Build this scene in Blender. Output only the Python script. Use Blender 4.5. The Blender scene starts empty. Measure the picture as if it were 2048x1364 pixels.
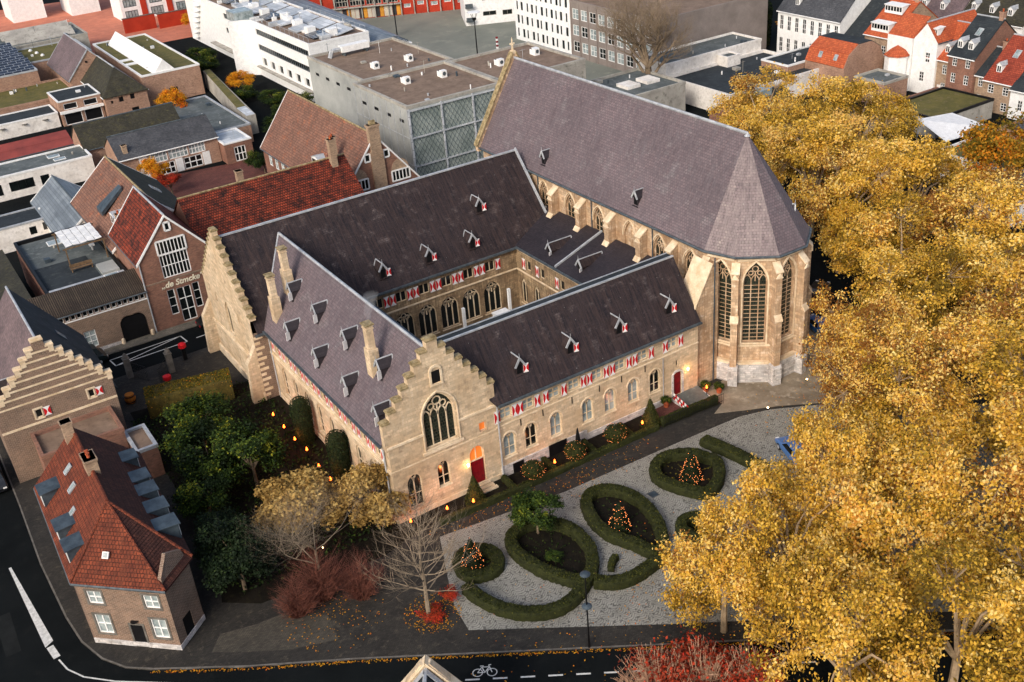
import bpy, math, random
import numpy as np
from mathutils import Matrix, Vector
random.seed(7); rng = np.random.default_rng(7)
S = bpy.context.scene
COL = S.collection
rad = math.radians

# ---------------------------------------------------------------- camera, sky, sun, exposure
cd = bpy.data.cameras.new("camera"); cam = bpy.data.objects.new("camera", cd); COL.objects.link(cam)
cd.sensor_fit = 'HORIZONTAL'; cd.sensor_width = 36.0; cd.lens = 37.956; cd.clip_start = 0.5; cd.clip_end = 3000
def cam_matrix(loc, pitch, roll, yaw):
    f = Vector((math.sin(yaw)*math.cos(pitch), math.cos(yaw)*math.cos(pitch), -math.sin(pitch)))
    r = Vector((math.cos(yaw), -math.sin(yaw), 0)); u = r.cross(f)
    r2 = r*math.cos(roll)+u*math.sin(roll); u2 = -r*math.sin(roll)+u*math.cos(roll)
    m = Matrix((r2, u2, -f)).transposed().to_4x4(); m.translation = loc
    return m
cam.matrix_world = cam_matrix(Vector((0, 0, 56)), rad(29.225), rad(-5.0416), rad(30.553))
S.camera = cam
SUN_AZ, SUN_EL = (-0.86, -0.5), 34.0        # direction the light comes from (x, y), elevation
world = bpy.data.worlds.new("World"); S.world = world; world.use_nodes = True
wn = world.node_tree.nodes; wl = world.node_tree.links
sky = wn.new("ShaderNodeTexSky"); sky.sky_type = 'NISHITA'; sky.sun_disc = False
sky.sun_elevation = rad(SUN_EL); sky.sun_rotation = math.atan2(SUN_AZ[0], SUN_AZ[1])
sky.air_density = 1.0; sky.dust_density = 4.0; sky.ozone_density = 1.0
wl.new(sky.outputs[0], wn["Background"].inputs[0]); wn["Background"].inputs[1].default_value = 0.15
sd = bpy.data.lights.new("sun", 'SUN'); sd.energy = 1.3; sd.angle = rad(18); sd.color = (1.0, 0.95, 0.88)
sun = bpy.data.objects.new("sun", sd); COL.objects.link(sun)
_d = Vector((SUN_AZ[0], SUN_AZ[1], math.tan(rad(SUN_EL))*math.hypot(*SUN_AZ))).normalized()
sun.rotation_euler = _d.to_track_quat('Z', 'Y').to_euler(); sun.location = (-60, -40, 90)
S.view_settings.view_transform = 'Standard'; S.view_settings.look = 'None'
S.view_settings.gamma = 1.0; S.view_settings.exposure = 0.4
S.cycles.max_bounces = 5; S.cycles.diffuse_bounces = 3; S.cycles.glossy_bounces = 2
S.cycles.transmission_bounces = 2; S.cycles.use_denoising = True
S.cycles.caustics_reflective = False; S.cycles.caustics_refractive = False

# ---------------------------------------------------------------- materials
MATS = {}
def lin(r, g, b):
    f = lambda c: (c/255/12.92) if c <= 10 else ((c/255+0.055)/1.055)**2.4
    return (f(r), f(g), f(b), 1)
def mk(name, c1, c2=None, rough=.85, ns=.8, spec=.25, brick=None, mortar=None, bump=.25, bs=14., streak=None, metal=0., c3=None, spots=0.):
    """c1/c2 blended by large noise; brick=(w,h,joint) unit pattern in metres on the metric UVs; streak = colour run down the slope"""
    if name in MATS: return MATS[name]
    m = bpy.data.materials.new(name); m.use_nodes = True; MATS[name] = m
    n = m.node_tree.nodes; l = m.node_tree.links; b = n["Principled BSDF"]
    b.inputs["Roughness"].default_value = rough; b.inputs["Specular IOR Level"].default_value = spec; b.inputs["Metallic"].default_value = metal
    if c2 is None: c2 = tuple(v*.72 for v in c1[:3])+(1,)
    def mix(f, a, bb, mode='MIX'):
        x = n.new("ShaderNodeMix"); x.data_type = 'RGBA'; x.blend_type = mode
        for s, v in ((x.inputs[0], f), (x.inputs[6], a), (x.inputs[7], bb)):
            if hasattr(v, 'is_output'): l.new(v, s)
            else: s.default_value = v
        return x.outputs[2]
    geo = n.new("ShaderNodeNewGeometry"); uv = n.new("ShaderNodeUVMap")
    def noise(scale, detail=6, vec=None, rg=.6):
        t = n.new("ShaderNodeTexNoise"); t.inputs["Scale"].default_value = scale; t.inputs["Detail"].default_value = detail; t.inputs["Roughness"].default_value = rg
        l.new(vec or geo.outputs["Position"], t.inputs["Vector"]); return t.outputs["Fac"]
    def ramp(f, a, c):
        r = n.new("ShaderNodeMapRange"); r.inputs[1].default_value = a; r.inputs[2].default_value = c; l.new(f, r.inputs[0]); return r.outputs[0]
    col = mix(ramp(noise(ns), .36, .66), c1, c2)
    if c3: col = mix(ramp(noise(ns*3.1, 8, rg=.7), .54, .70), col, c3)
    col = mix(.5, col, mix(ramp(noise(bs*.55, 3), .3, .7), (.78, .78, .78, 1), (1.2, 1.2, 1.2, 1)), 'MULTIPLY')
    hgt = noise(bs, 5)
    if brick:
        bt = n.new("ShaderNodeTexBrick"); bt.inputs["Scale"].default_value = 1
        bt.inputs["Brick Width"].default_value, bt.inputs["Row Height"].default_value, bt.inputs["Mortar Size"].default_value = brick
        bt.inputs["Mortar Smooth"].default_value = .2; bt.inputs["Bias"].default_value = 0
        l.new(uv.outputs[0], bt.inputs["Vector"])
        bt.inputs["Color1"].default_value = (.74, .74, .74, 1); bt.inputs["Color2"].default_value = (1.22, 1.18, 1.14, 1)
        bt.inputs["Mortar"].default_value = (1, 1, 1, 1)
        col = mix(1., col, bt.outputs["Color"], 'MULTIPLY')
        col = mix(bt.outputs["Fac"], col, mortar or tuple(v*.45 for v in c1[:3])+(1,))
        a = n.new("ShaderNodeMath"); a.operation = 'MULTIPLY_ADD'; l.new(bt.outputs["Fac"], a.inputs[0]); a.inputs[1].default_value = -1.2; l.new(hgt, a.inputs[2]); hgt = a.outputs[0]
    if streak:
        mp = n.new("ShaderNodeMapping"); mp.inputs["Scale"].default_value = (3.2, .2, 1); l.new(uv.outputs[0], mp.inputs[0])
        s1 = ramp(noise(1.6, 9, mp.outputs[0], .8), .42, .68)
        col = mix(s1, col, streak)
    if spots:
        v = n.new("ShaderNodeTexVoronoi"); v.inputs["Scale"].default_value = 1.1; l.new(geo.outputs["Position"], v.inputs["Vector"])
        col = mix(ramp(v.outputs["Distance"], spots, spots*.6), col, (.5, .5, .48, 1))
    l.new(col, b.inputs["Base Color"])
    if bump:
        bn = n.new("ShaderNodeBump"); bn.inputs["Strength"].default_value = bump; bn.inputs["Distance"].default_value = .06
        l.new(hgt, bn.inputs["Height"]); l.new(bn.outputs[0], b.inputs["Normal"])
    return m
def emit(name, col, k):
    if name in MATS: return MATS[name]
    m = bpy.data.materials.new(name); m.use_nodes = True; MATS[name] = m
    b = m.node_tree.nodes["Principled BSDF"]; b.inputs["Base Color"].default_value = col
    b.inputs["Emission Color"].default_value = col; b.inputs["Emission Strength"].default_value = k
    return m
def leafmat(name, stops, trans=.3, rough=.7, vary=.12):
    """leaf colour picked per leaf through the mesh attribute 'tint'"""
    m = bpy.data.materials.new(name); m.use_nodes = True; MATS[name] = m
    n = m.node_tree.nodes; l = m.node_tree.links
    at = n.new("ShaderNodeAttribute"); at.attribute_name = "tint"; oi = n.new("ShaderNodeObjectInfo"); ma = n.new("ShaderNodeMath"); ma.operation = 'MULTIPLY_ADD'; ma.use_clamp = True
    l.new(oi.outputs["Random"], ma.inputs[0]); ma.inputs[1].default_value = vary; sb = n.new("ShaderNodeMath"); sb.operation = 'SUBTRACT'; l.new(at.outputs["Fac"], sb.inputs[0]); sb.inputs[1].default_value = vary/2; l.new(sb.outputs[0], ma.inputs[2])
    r = n.new("ShaderNodeValToRGB"); l.new(ma.outputs[0], r.inputs[0])
    e = r.color_ramp.elements
    while len(e) < len(stops): e.new(.5)
    for i, (p, c) in enumerate(stops): e[i].position = p; e[i].color = c
    b = n["Principled BSDF"]; b.inputs["Roughness"].default_value = rough; b.inputs["Specular IOR Level"].default_value = .2
    l.new(r.outputs[0], b.inputs["Base Color"])
    t = n.new("ShaderNodeBsdfTranslucent"); l.new(r.outputs[0], t.inputs[0])
    x = n.new("ShaderNodeMixShader"); x.inputs[0].default_value = trans
    l.new(b.outputs[0], x.inputs[1]); l.new(t.outputs[0], x.inputs[2]); l.new(x.outputs[0], n["Material Output"].inputs[0])
    return m

M = dict(
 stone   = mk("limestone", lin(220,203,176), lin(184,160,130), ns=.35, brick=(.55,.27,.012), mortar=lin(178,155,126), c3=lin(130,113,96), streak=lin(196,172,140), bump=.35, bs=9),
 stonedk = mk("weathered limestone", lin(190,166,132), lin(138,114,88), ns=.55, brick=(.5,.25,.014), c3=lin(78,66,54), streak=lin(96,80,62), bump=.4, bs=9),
 churchs = mk("church limestone", lin(216,192,162), lin(166,136,106), ns=.45, brick=(.6,.3,.012), mortar=lin(154,128,100), c3=lin(242,228,208), streak=lin(150,118,88), bump=.5, bs=7),
 trim    = mk("pale stone trim", lin(230,212,184), lin(200,176,142), ns=1.2, bump=.2),
 lichen  = mk("lichened coping stone", lin(172,154,118), lin(112,98,68), ns=2.2, c3=lin(88,84,46), bump=.4),
 plaster = mk("white plaster", lin(236,232,226), lin(214,208,200), ns=.5, c3=lin(190,184,176), bump=.1, bs=5),
 plinth  = mk("whitewashed plinth", lin(214,212,212), lin(176,172,170), ns=.7, brick=(.5,.22,.01), mortar=lin(150,146,142), c3=lin(110,104,98), bump=.3),
 slate   = mk("purple slate", lin(116,102,106), lin(94,82,86), rough=.6, ns=.18, spec=.3, brick=(.3,.26,.02), mortar=lin(70,62,66), c3=lin(126,120,122), streak=lin(106,98,102), bump=.3, bs=10, spots=.035),
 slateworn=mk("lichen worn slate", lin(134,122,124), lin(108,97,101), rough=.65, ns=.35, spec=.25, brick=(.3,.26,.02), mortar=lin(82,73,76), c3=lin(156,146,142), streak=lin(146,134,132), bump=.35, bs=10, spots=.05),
 slateoldshade= mk("shaded weathered slate", lin(44,39,43), lin(32,28,33), rough=.6, ns=.3, spec=.25, brick=(.3,.22,.014), mortar=lin(28,24,26), c3=lin(96,88,88), streak=lin(72,57,53), bump=.35, bs=10, spots=.03),  # slope shade put into the dark base; streaks and lichen are wear
 slatelow= mk("dark aisle slate", lin(52,47,52), lin(42,38,43), rough=.55, ns=.4, spec=.4, brick=(.3,.24,.012), bump=.25, bs=10, spots=.025),
 zinc    = mk("zinc", lin(190,193,196), lin(154,158,163), rough=.5, metal=.2, ns=1.5, bump=.05),
 lead    = mk("dark lead", lin(82,94,102), lin(58,68,76), rough=.5, metal=.3, ns=1.2, bump=.1),
 gutter  = mk("grey gutter", lin(98,106,110), lin(70,78,84), rough=.5, metal=.3, ns=2, bump=0),
 black   = mk("black paint", lin(22,22,24), lin(14,14,16), rough=.5, ns=2, bump=0),
 glass   = mk("dark window glass", lin(24,30,30), lin(12,16,17), rough=.12, spec=.6, ns=.5, bump=0),
 curtain = mk("curtained glass", lin(168,178,178), lin(110,124,126), rough=.2, spec=.6, ns=1.3, bump=0),
 leaded  = mk("leaded church glass", lin(42,50,42), lin(24,30,26), rough=.22, spec=.5, ns=1.5, brick=(.25,.3,.016), mortar=lin(70,66,54), bump=.2),
 warmglow  = emit("lit pane and glowing panel", lin(214,112,44), .55),  # own glow for panes, and put into one orange-brown wood panel
 white   = mk("white paint", lin(238,238,236), lin(222,222,220), rough=.5, ns=1.5, bump=0),
 red     = mk("red shutter paint", lin(206,28,36), lin(176,22,30), rough=.45, ns=3, bump=0),
 darkred = mk("crimson door paint", lin(126,14,26), lin(96,10,20), rough=.45, ns=3, bump=0),
 wood    = mk("weathered wood", lin(120,98,74), lin(90,72,54), ns=3, bump=.2),
 iron    = mk("black iron", lin(20,20,22), lin(12,12,14), rough=.45, ns=3, bump=0),
 brick   = mk("red brown brick", lin(152,108,90), lin(126,86,72), ns=.6, brick=(.3,.1,.014), mortar=lin(126,104,92), c3=lin(104,74,64), bump=.4, bs=9),
 brickpk = mk("pinkish old brick", lin(176,142,122), lin(148,116,98), ns=.4, brick=(.3,.1,.012), mortar=lin(160,132,114), c3=lin(120,92,80), bump=.4, bs=7),
 bricktan= mk("tan brick", lin(176,152,128), lin(150,126,104), ns=.5, brick=(.3,.1,.012), mortar=lin(150,132,114), c3=lin(128,104,86), bump=.3, bs=8),
 brickdk = mk("sooty brick", lin(134,108,92), lin(102,80,68), ns=.7, brick=(.34,.12,.02), mortar=lin(150,134,118), c3=lin(74,58,50), bump=.5, bs=9),
 concrete= mk("concrete", lin(176,172,162), lin(146,142,134), ns=.4, c3=lin(110,106,98), bump=.15),
 roofgrav= mk("gravel roof", lin(134,114,98), lin(112,94,80), ns=.5, c3=lin(92,78,66), bump=.5, bs=3),
 bitumen = mk("grey roofing felt", lin(98,104,104), lin(74,80,80), ns=.35, c3=lin(124,128,124), bump=.15, bs=5),
 felt    = mk("black roofing felt", lin(50,56,60), lin(36,42,46), ns=.5, c3=lin(70,74,74), bump=.15),
 moss    = mk("mossy green roof", lin(104,96,50), lin(82,80,42), ns=.5, c3=lin(120,106,80), bump=.5, bs=8),
 mossdk  = mk("mossy dark slate", lin(66,64,54), lin(50,50,44), ns=.5, brick=(.3,.22,.012), c3=lin(84,80,50), bump=.3, bs=9),
 orange  = mk("orange pantile", lin(194,104,66), lin(164,84,56), ns=.5, brick=(.28,.34,.03), mortar=lin(150,62,34), c3=lin(206,118,70), bump=.5, bs=6),
 redtile = mk("red pantile", lin(162,78,58), lin(134,62,48), ns=.5, brick=(.28,.34,.03), mortar=lin(112,44,32), c3=lin(160,84,60), bump=.5, bs=6),
 oldtile = mk("soot patched pantile", lin(150,66,44), lin(34,28,28), ns=1.1, brick=(.3,.34,.035), mortar=lin(40,24,22), c3=lin(168,74,46), bump=.6, bs=6),
 rusttile= mk("mottled rust pantile", lin(140,70,46), lin(88,42,32), ns=.9, brick=(.26,.3,.03), mortar=lin(50,24,20), c3=lin(58,38,32), streak=lin(112,62,44), bump=.7, bs=6),
 tileshade= mk("shaded rust pantile", lin(84,52,44), lin(62,40,36), ns=.5, brick=(.26,.3,.03), c3=lin(96,58,44), bump=.6, bs=6),  # rust tile with the shade of the far slopes put into its colour
 browntile=mk("brown pantile", lin(140,104,88), lin(118,88,76), ns=.35, brick=(.3,.34,.03), mortar=lin(88,66,58), c3=lin(168,98,66), bump=.5, bs=6),
 greyroof= mk("grey slate", lin(86,88,92), lin(66,68,72), rough=.55, ns=.4, brick=(.3,.24,.012), bump=.25, bs=9),
 mauve   = mk("mauve slate", lin(118,102,104), lin(96,84,86), rough=.6, ns=.3, brick=(.3,.24,.012), bump=.3, bs=9),
 metalrf = mk("standing seam metal", lin(150,158,164), lin(120,128,134), rough=.4, metal=.5, ns=.5, brick=(40,.45,.03), bump=.4),
 corrug  = mk("weathered corrugated sheet", lin(84,74,64), lin(62,54,48), ns=.5, brick=(.22,40,.05), mortar=lin(40,35,31), c3=lin(60,60,48), bump=.8),
 panel   = mk("solar panel", lin(44,52,66), lin(36,44,58), rough=.25, spec=.5, ns=.5, brick=(1.6,1.0,.05), mortar=lin(150,154,158), bump=0),
 paleroof= mk("pale metal roof panels", lin(196,202,208), lin(170,178,186), rough=.4, ns=.4, brick=(3.2,1.2,.05), bump=.1),
 metalwall=mk("grey metal cladding", lin(174,176,172), lin(146,149,146), rough=.5, ns=.25, bump=.05),
 greenwhite=mk("greenish glass cladding", lin(176,186,180), lin(140,152,146), rough=.3, ns=.4, bump=0),
 redclad = mk("red cladding", lin(176,58,36), lin(156,48,30), rough=.6, ns=.4, bump=0),
 greywall= mk("grey brown render", lin(138,128,122), lin(122,112,106), ns=.4, bump=.1),
 terra   = mk("terracotta paving", lin(196,122,96), lin(176,108,86), ns=.4, c3=lin(150,100,84), bump=.1),
 asphalt = mk("asphalt", lin(23,26,27), lin(17,20,21), ns=.25, rough=.95, spec=.04, c3=lin(28,30,30), bump=.3, bs=25),
 paver   = mk("dark brick paving", lin(58,56,52), lin(42,41,39), ns=.5, brick=(.22,.11,.014), mortar=lin(40,38,36), c3=lin(88,82,72), bump=.5, bs=9),
 flag    = mk("grey paving", lin(118,114,104), lin(96,92,84), ns=.4, brick=(.4,.4,.012), c3=lin(132,122,104), bump=.3),
 gravelly= mk("sandy forecourt", lin(146,134,116), lin(112,100,84), ns=.35, c3=lin(172,160,142), bump=.4, bs=6),
 redpave = mk("red brick paving", lin(118,74,66), lin(94,58,54), ns=.5, brick=(.22,.11,.014), bump=.3),
 plazapv = mk("grey green plaza paving", lin(128,130,120), lin(108,112,104), ns=.08, c3=lin(140,140,128), bump=.1),
 soil    = mk("dark soil", lin(34,30,25), lin(22,20,16), ns=.8, spec=.08, c3=lin(44,42,24), bump=.6, bs=12),
 kerb    = mk("kerb stone", lin(112,108,102), lin(88,84,78), ns=1.5, bump=.2),
 line    = mk("road paint", lin(212,212,208), lin(178,178,174), ns=3, bump=.1),
 bark    = mk("grey brown bark", lin(132,116,96), lin(98,84,68), ns=2, bump=.5),
 pale    = mk("pale bark", lin(138,124,106), lin(104,92,78), ns=2, bump=.4),
 flagdk  = mk("worn brick path", lin(82,78,70), lin(62,59,54), ns=.6, brick=(.22,.11,.012), c3=lin(98,92,80), bump=.4),
 planebk = mk("plane bark", lin(172,150,122), lin(134,116,92), ns=2, bump=.3),
 twigpale= mk("pale reddish twig", lin(190,154,126), lin(150,112,90), ns=2, bump=.2),
 twig    = mk("reddish twig", lin(122,74,60), lin(88,54,46), ns=2, bump=.2),
 hedge   = mk("clipped box hedge", lin(50,54,22), lin(30,35,13), ns=2.2, c3=lin(62,62,28), bump=1., bs=18),
 tan     = mk("thatch tan hedge", lin(84,74,30), lin(56,50,20), ns=1.6, c3=lin(104,82,34), bump=1., bs=14),
)
def cobble():
    m = bpy.data.materials.new("fan laid cobbles"); m.use_nodes = True; n = m.node_tree.nodes; l = m.node_tree.links; b = n["Principled BSDF"]
    b.inputs["Roughness"].default_value = .75; uv = n.new("ShaderNodeUVMap"); sp = n.new("ShaderNodeSeparateXYZ"); l.new(uv.outputs[0], sp.inputs[0])
    nz = n.new("ShaderNodeTexNoise"); nz.inputs["Scale"].default_value = .7; nz.inputs["Detail"].default_value = 5; l.new(uv.outputs[0], nz.inputs["Vector"])
    def mt(op, a, c, d=None):
        x = n.new("ShaderNodeMath"); x.operation = op
        for i, v in enumerate((a, c, d)):
            if v is None: continue
            if hasattr(v, 'is_output'): l.new(v, x.inputs[i])
            else: x.inputs[i].default_value = v
        return x.outputs[0]
    # scalloped courses: arcs of 1.3 m width, 0.26 m apart
    ax = mt('ABSOLUTE', mt('SINE', mt('MULTIPLY', mt('ADD', sp.outputs[0], nz.outputs["Fac"]), 3.4), 0.), 0.)
    ph = mt('FRACT', mt('DIVIDE', mt('MULTIPLY_ADD', ax, .32, mt('MULTIPLY_ADD', nz.outputs["Fac"], .5, sp.outputs[1])), .21), 0.)
    vo = n.new("ShaderNodeTexVoronoi"); vo.inputs["Scale"].default_value = 6.5; l.new(uv.outputs[0], vo.inputs["Vector"])
    st = mt('MULTIPLY', mt('GREATER_THAN', ph, .22), mt('LESS_THAN', vo.outputs["Distance"], .72))
    r = n.new("ShaderNodeMix"); r.data_type = 'RGBA'; l.new(st, r.inputs[0]); r.inputs[6].default_value = lin(90,88,82)
    r2 = n.new("ShaderNodeMix"); r2.data_type = 'RGBA'; l.new(nz.outputs["Fac"], r2.inputs[0]); r2.inputs[6].default_value = lin(172,170,161); r2.inputs[7].default_value = lin(110,108,98)
    l.new(r2.outputs[2], r.inputs[7]); l.new(r.outputs[2], b.inputs["Base Color"])
    bp = n.new("ShaderNodeBump"); bp.inputs["Strength"].default_value = .5; bp.inputs["Distance"].default_value = .05; l.new(st, bp.inputs["Height"]); l.new(bp.outputs[0], b.inputs["Normal"])
    return m
M['cobble'] = cobble()

# ---------------------------------------------------------------- mesh and object helpers
WL = {}          # world position of the root an object hangs under
def mesh_from(name, v, f, mats, mi=None, uv=True, smooth=False, tint=None):
    me = bpy.data.meshes.new(name); me.from_pydata([tuple(p) for p in v], [], f)
    for m in (mats if isinstance(mats, (list, tuple)) else [mats]): me.materials.append(m)
    if mi is not None and any(mi): me.polygons.foreach_set("material_index", mi)
    if smooth: me.polygons.foreach_set("use_smooth", [True]*len(f))
    if uv and len(f):
        nl = len(me.loops); vi = np.empty(nl, np.int32); me.loops.foreach_get("vertex_index", vi)
        co = np.array(v, np.float64)[vi]; nf = len(me.polygons)
        nrm = np.empty(nf*3); me.polygons.foreach_get("normal", nrm); nrm = nrm.reshape(-1, 3)
        tot = np.empty(nf, np.int32); me.polygons.foreach_get("loop_total", tot); nn = np.repeat(nrm, tot, axis=0)
        nn = np.where(nn[:, 2:3] < -.01, -nn, nn)
        ua = np.stack([-nn[:, 1], nn[:, 0], np.zeros(nl)], 1); ln = np.linalg.norm(ua, axis=1, keepdims=True)
        flat = ln[:, 0] < .08; ua = np.where(flat[:, None], np.array([1., 0, 0]), ua/np.maximum(ln, 1e-6))
        va = np.where(flat[:, None], np.array([0, 1., 0]), np.cross(nn, ua))
        u = np.stack([(co*ua).sum(1), (co*va).sum(1)], 1).astype(np.float32)
        me.uv_layers.new(name="UVMap").data.foreach_set("uv", u.ravel())
    if tint is not None:
        a = me.attributes.new("tint", 'FLOAT', 'POINT'); a.data.foreach_set("value", np.asarray(tint, np.float32))
    me.update(); return me
class MB:
    def __init__(s): s.v = []; s.f = []; s.mi = []; s.m = 0
    def add(s, vs, fs):
        o = len(s.v); s.v += [tuple(p) for p in vs]; s.f += [tuple(i+o for i in q) for q in fs]; s.mi += [s.m]*len(fs); return s
    def poly(s, *p): return s.add(p, [tuple(range(len(p)))])
    def box(s, x0, y0, z0, x1, y1, z1):
        return s.add([(x0,y0,z0),(x1,y0,z0),(x1,y1,z0),(x0,y1,z0),(x0,y0,z1),(x1,y0,z1),(x1,y1,z1),(x0,y1,z1)],
                     [(0,3,2,1),(4,5,6,7),(0,1,5,4),(1,2,6,5),(2,3,7,6),(3,0,4,7)])
    def prism(s, pts, vec):
        n = len(pts); q = [(p[0]+vec[0], p[1]+vec[1], p[2]+vec[2]) for p in pts]
        return s.add(list(pts)+q, [tuple(range(n-1, -1, -1)), tuple(range(n, 2*n))]+[(i, (i+1) % n, n+(i+1) % n, n+i) for i in range(n)])
    def tube(s, a, b, r0, r1=None, n=6, cap=True):
        r1 = r0 if r1 is None else r1
        a = Vector(a); b = Vector(b); d = (b-a)
        if d.length < 1e-6: return s
        d.normalize(); u = d.orthogonal().normalized(); w = d.cross(u); vs = []
        for c, r in ((a, r0), (b, r1)):
            for i in range(n):
                t = 2*math.pi*i/n; vs.append(c+u*(r*math.cos(t))+w*(r*math.sin(t)))
        fs = [(i, (i+1) % n, n+(i+1) % n, n+i) for i in range(n)]
        if cap: fs += [tuple(range(n-1, -1, -1)), tuple(range(n, 2*n))]
        return s.add(vs, fs)
    def lathe(s, c, prof, n=12):
        vs = []; fs = []
        for r, z in prof:
            for i in range(n): vs.append((c[0]+r*math.cos(2*math.pi*i/n), c[1]+r*math.sin(2*math.pi*i/n), c[2]+z))
        for k in range(len(prof)-1):
            for i in range(n): fs.append((k*n+i, k*n+(i+1) % n, (k+1)*n+(i+1) % n, (k+1)*n+i))
        fs.append(tuple(range((len(prof)-1)*n, len(prof)*n)))
        return s.add(vs, fs)
    def mesh(s, name, mat, off=(0, 0, 0), **k):
        v = [(p[0]-off[0], p[1]-off[1], p[2]-off[2]) for p in s.v]
        return mesh_from(name, v, s.f, mat, s.mi, **k)
    def islands(s):
        """groups of faces whose boxes touch"""
        par = list(range(len(s.v)))
        def find(a):
            while par[a] != a: par[a] = par[par[a]]; a = par[a]
            return a
        for f in s.f:
            r = find(f[0])
            for i in f[1:]: par[find(i)] = r
        V = np.array(s.v, float); comp = {}
        for i in range(len(s.v)): comp.setdefault(find(i), []).append(i)
        G = [(V[c].min(0)-.015, V[c].max(0)+.015, {k}) for k, c in comp.items()]
        if len(G) > 40: return None
        ch = True
        while ch:
            ch = False
            for i in range(len(G)):
                for j in range(i+1, len(G)):
                    if np.all(G[i][0] <= G[j][1]) and np.all(G[j][0] <= G[i][1]):
                        G[i] = (np.minimum(G[i][0], G[j][0]), np.maximum(G[i][1], G[j][1]), G[i][2] | G[j][2]); G.pop(j); ch = True; break
                if ch: break
        if len(G) < 2: return None
        out = []
        for _, _, ks in G:
            m = MB(); mp = {}
            for f, mi in zip(s.f, s.mi):
                if find(f[0]) in ks:
                    for i in f:
                        if i not in mp: mp[i] = len(m.v); m.v.append(s.v[i])
                    m.f.append(tuple(mp[i] for i in f)); m.mi.append(mi)
            out.append(m)
        return out
    def build(s, name, mat, parent=None, split=True, **k):
        if parent is not None and split and len(s.v) < 2500:
            P = s.islands()
            if P:
                o = [m.build(name, mat, parent, False, **k) for m in P]; return o[0]
        w = WL.get(parent, Vector((0, 0, 0))); o = bpy.data.objects.new(name, s.mesh(name, mat, w, **k)); COL.objects.link(o)
        o.parent = parent; WL[o] = w; return o
    def top(s, name, mat, label, cat, base, group=None, kind=None, **k):
        """a thing that is one mesh, origin at its base"""
        w = Vector(base); o = bpy.data.objects.new(name, s.mesh(name, mat, w, **k)); COL.objects.link(o); o.location = w; WL[o] = w
        tag(o, label, cat, group, kind); return o
def tag(o, label=None, cat=None, group=None, kind=None):
    if label: o['label'] = label
    if cat: o['category'] = cat
    if group: o['group'] = group
    if kind: o['kind'] = kind
    return o
def T(name, label, cat, loc, group=None):
    o = bpy.data.objects.new(name, None); o.empty_display_size = .3; COL.objects.link(o); o.location = loc; WL[o] = Vector(loc)
    return tag(o, label, cat, group)
def put(name, me, parent, mw):
    """part placed from a shared mesh by a world matrix"""
    o = bpy.data.objects.new(name, me); COL.objects.link(o); o.parent = parent
    o.matrix_local = Matrix.Translation(-WL[parent]) @ mw; WL[o] = WL[parent]; return o
def kid(name, me, parent, ml=None):
    o = bpy.data.objects.new(name, me); COL.objects.link(o); o.parent = parent
    if ml is not None: o.matrix_local = ml
    return o
def struct(name, mb, mat, **k):
    o = mb.build(name, mat, None, **k); o['kind'] = 'structure'; return o

class FR:
    """a wall face: origin O, direction U along it, outward normal N"""
    def __init__(s, ox, oy, ux, uy):
        l = math.hypot(ux, uy); s.ox, s.oy, s.u = ox, oy, (ux/l, uy/l); s.n = (uy/l, -ux/l)
    def p(s, a, z, d=0.): return (s.ox+s.u[0]*a+s.n[0]*d, s.oy+s.u[1]*a+s.n[1]*d, z)
    def mat(s, a, z, d=0.):
        m = Matrix(((s.u[0], -s.n[0], 0, 0), (s.u[1], -s.n[1], 0, 0), (0, 0, 1, 0), (0, 0, 0, 1))); m.translation = s.p(a, z, d); return m
    def box(s, mb, a0, a1, z0, z1, d0, d1):
        P = s.p; return mb.prism([P(a0,z0,d0), P(a1,z0,d0), P(a1,z1,d0), P(a0,z1,d0)], (s.n[0]*(d1-d0), s.n[1]*(d1-d0), 0))
def arch(w, h, rise, n=5):
    if rise <= 0: return [(0, h), (w, h)]
    c = (rise*rise+w*w/4)/w; sp = h-rise; L = []
    a1 = math.atan2(rise, w/2-c)
    for i in range(n+1):
        a = math.pi+(a1-math.pi)*i/n; L.append((c+c*math.cos(a), sp+c*math.sin(a)))
    return L+[(w-x, z) for x, z in L[-2::-1]]
def wall(mb, F, L, z0, z1, holes=(), rec=.2, a0=0.):
    A = sorted({a0, L} | {round(v, 4) for h in holes for v in h[:2]}); Z = sorted({z0, z1} | {round(v, 4) for h in holes for v in h[2:4]})
    A = [a for a in A if a0-1e-6 <= a <= L+1e-6]; Z = [z for z in Z if z0-1e-6 <= z <= z1+1e-6]
    for i in range(len(A)-1):
        run = None
        for j in range(len(Z)-1):
            ca, cz = (A[i]+A[i+1])/2, (Z[j]+Z[j+1])/2
            if not any(h[0] < ca < h[1] and h[2] < cz < h[3] for h in holes):
                mb.poly(F.p(A[i], Z[j]), F.p(A[i+1], Z[j]), F.p(A[i+1], Z[j+1]), F.p(A[i], Z[j+1]))
    for h in holes:
        a, b, c, d = h[:4]; r = h[4] if len(h) > 4 else 0
        pts = [(a+x, c+z) for x, z in arch(b-a, d-c, r)]
        k = len(pts)//2
        if r > 0:
            for i in range(k): mb.poly(F.p(a, d), F.p(*pts[i]), F.p(*pts[i+1]))
            for i in range(k, len(pts)-1): mb.poly(F.p(b, d), F.p(*pts[i]), F.p(*pts[i+1]))
        ring = [(a, c)]+pts+[(b, c)]
        for i in range(len(ring)):
            p, q = ring[i], ring[(i+1) % len(ring)]
            mb.poly(F.p(p[0], p[1]), F.p(q[0], q[1]), F.p(q[0], q[1], -rec), F.p(p[0], p[1], -rec))
    return mb
WIN = {}
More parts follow.
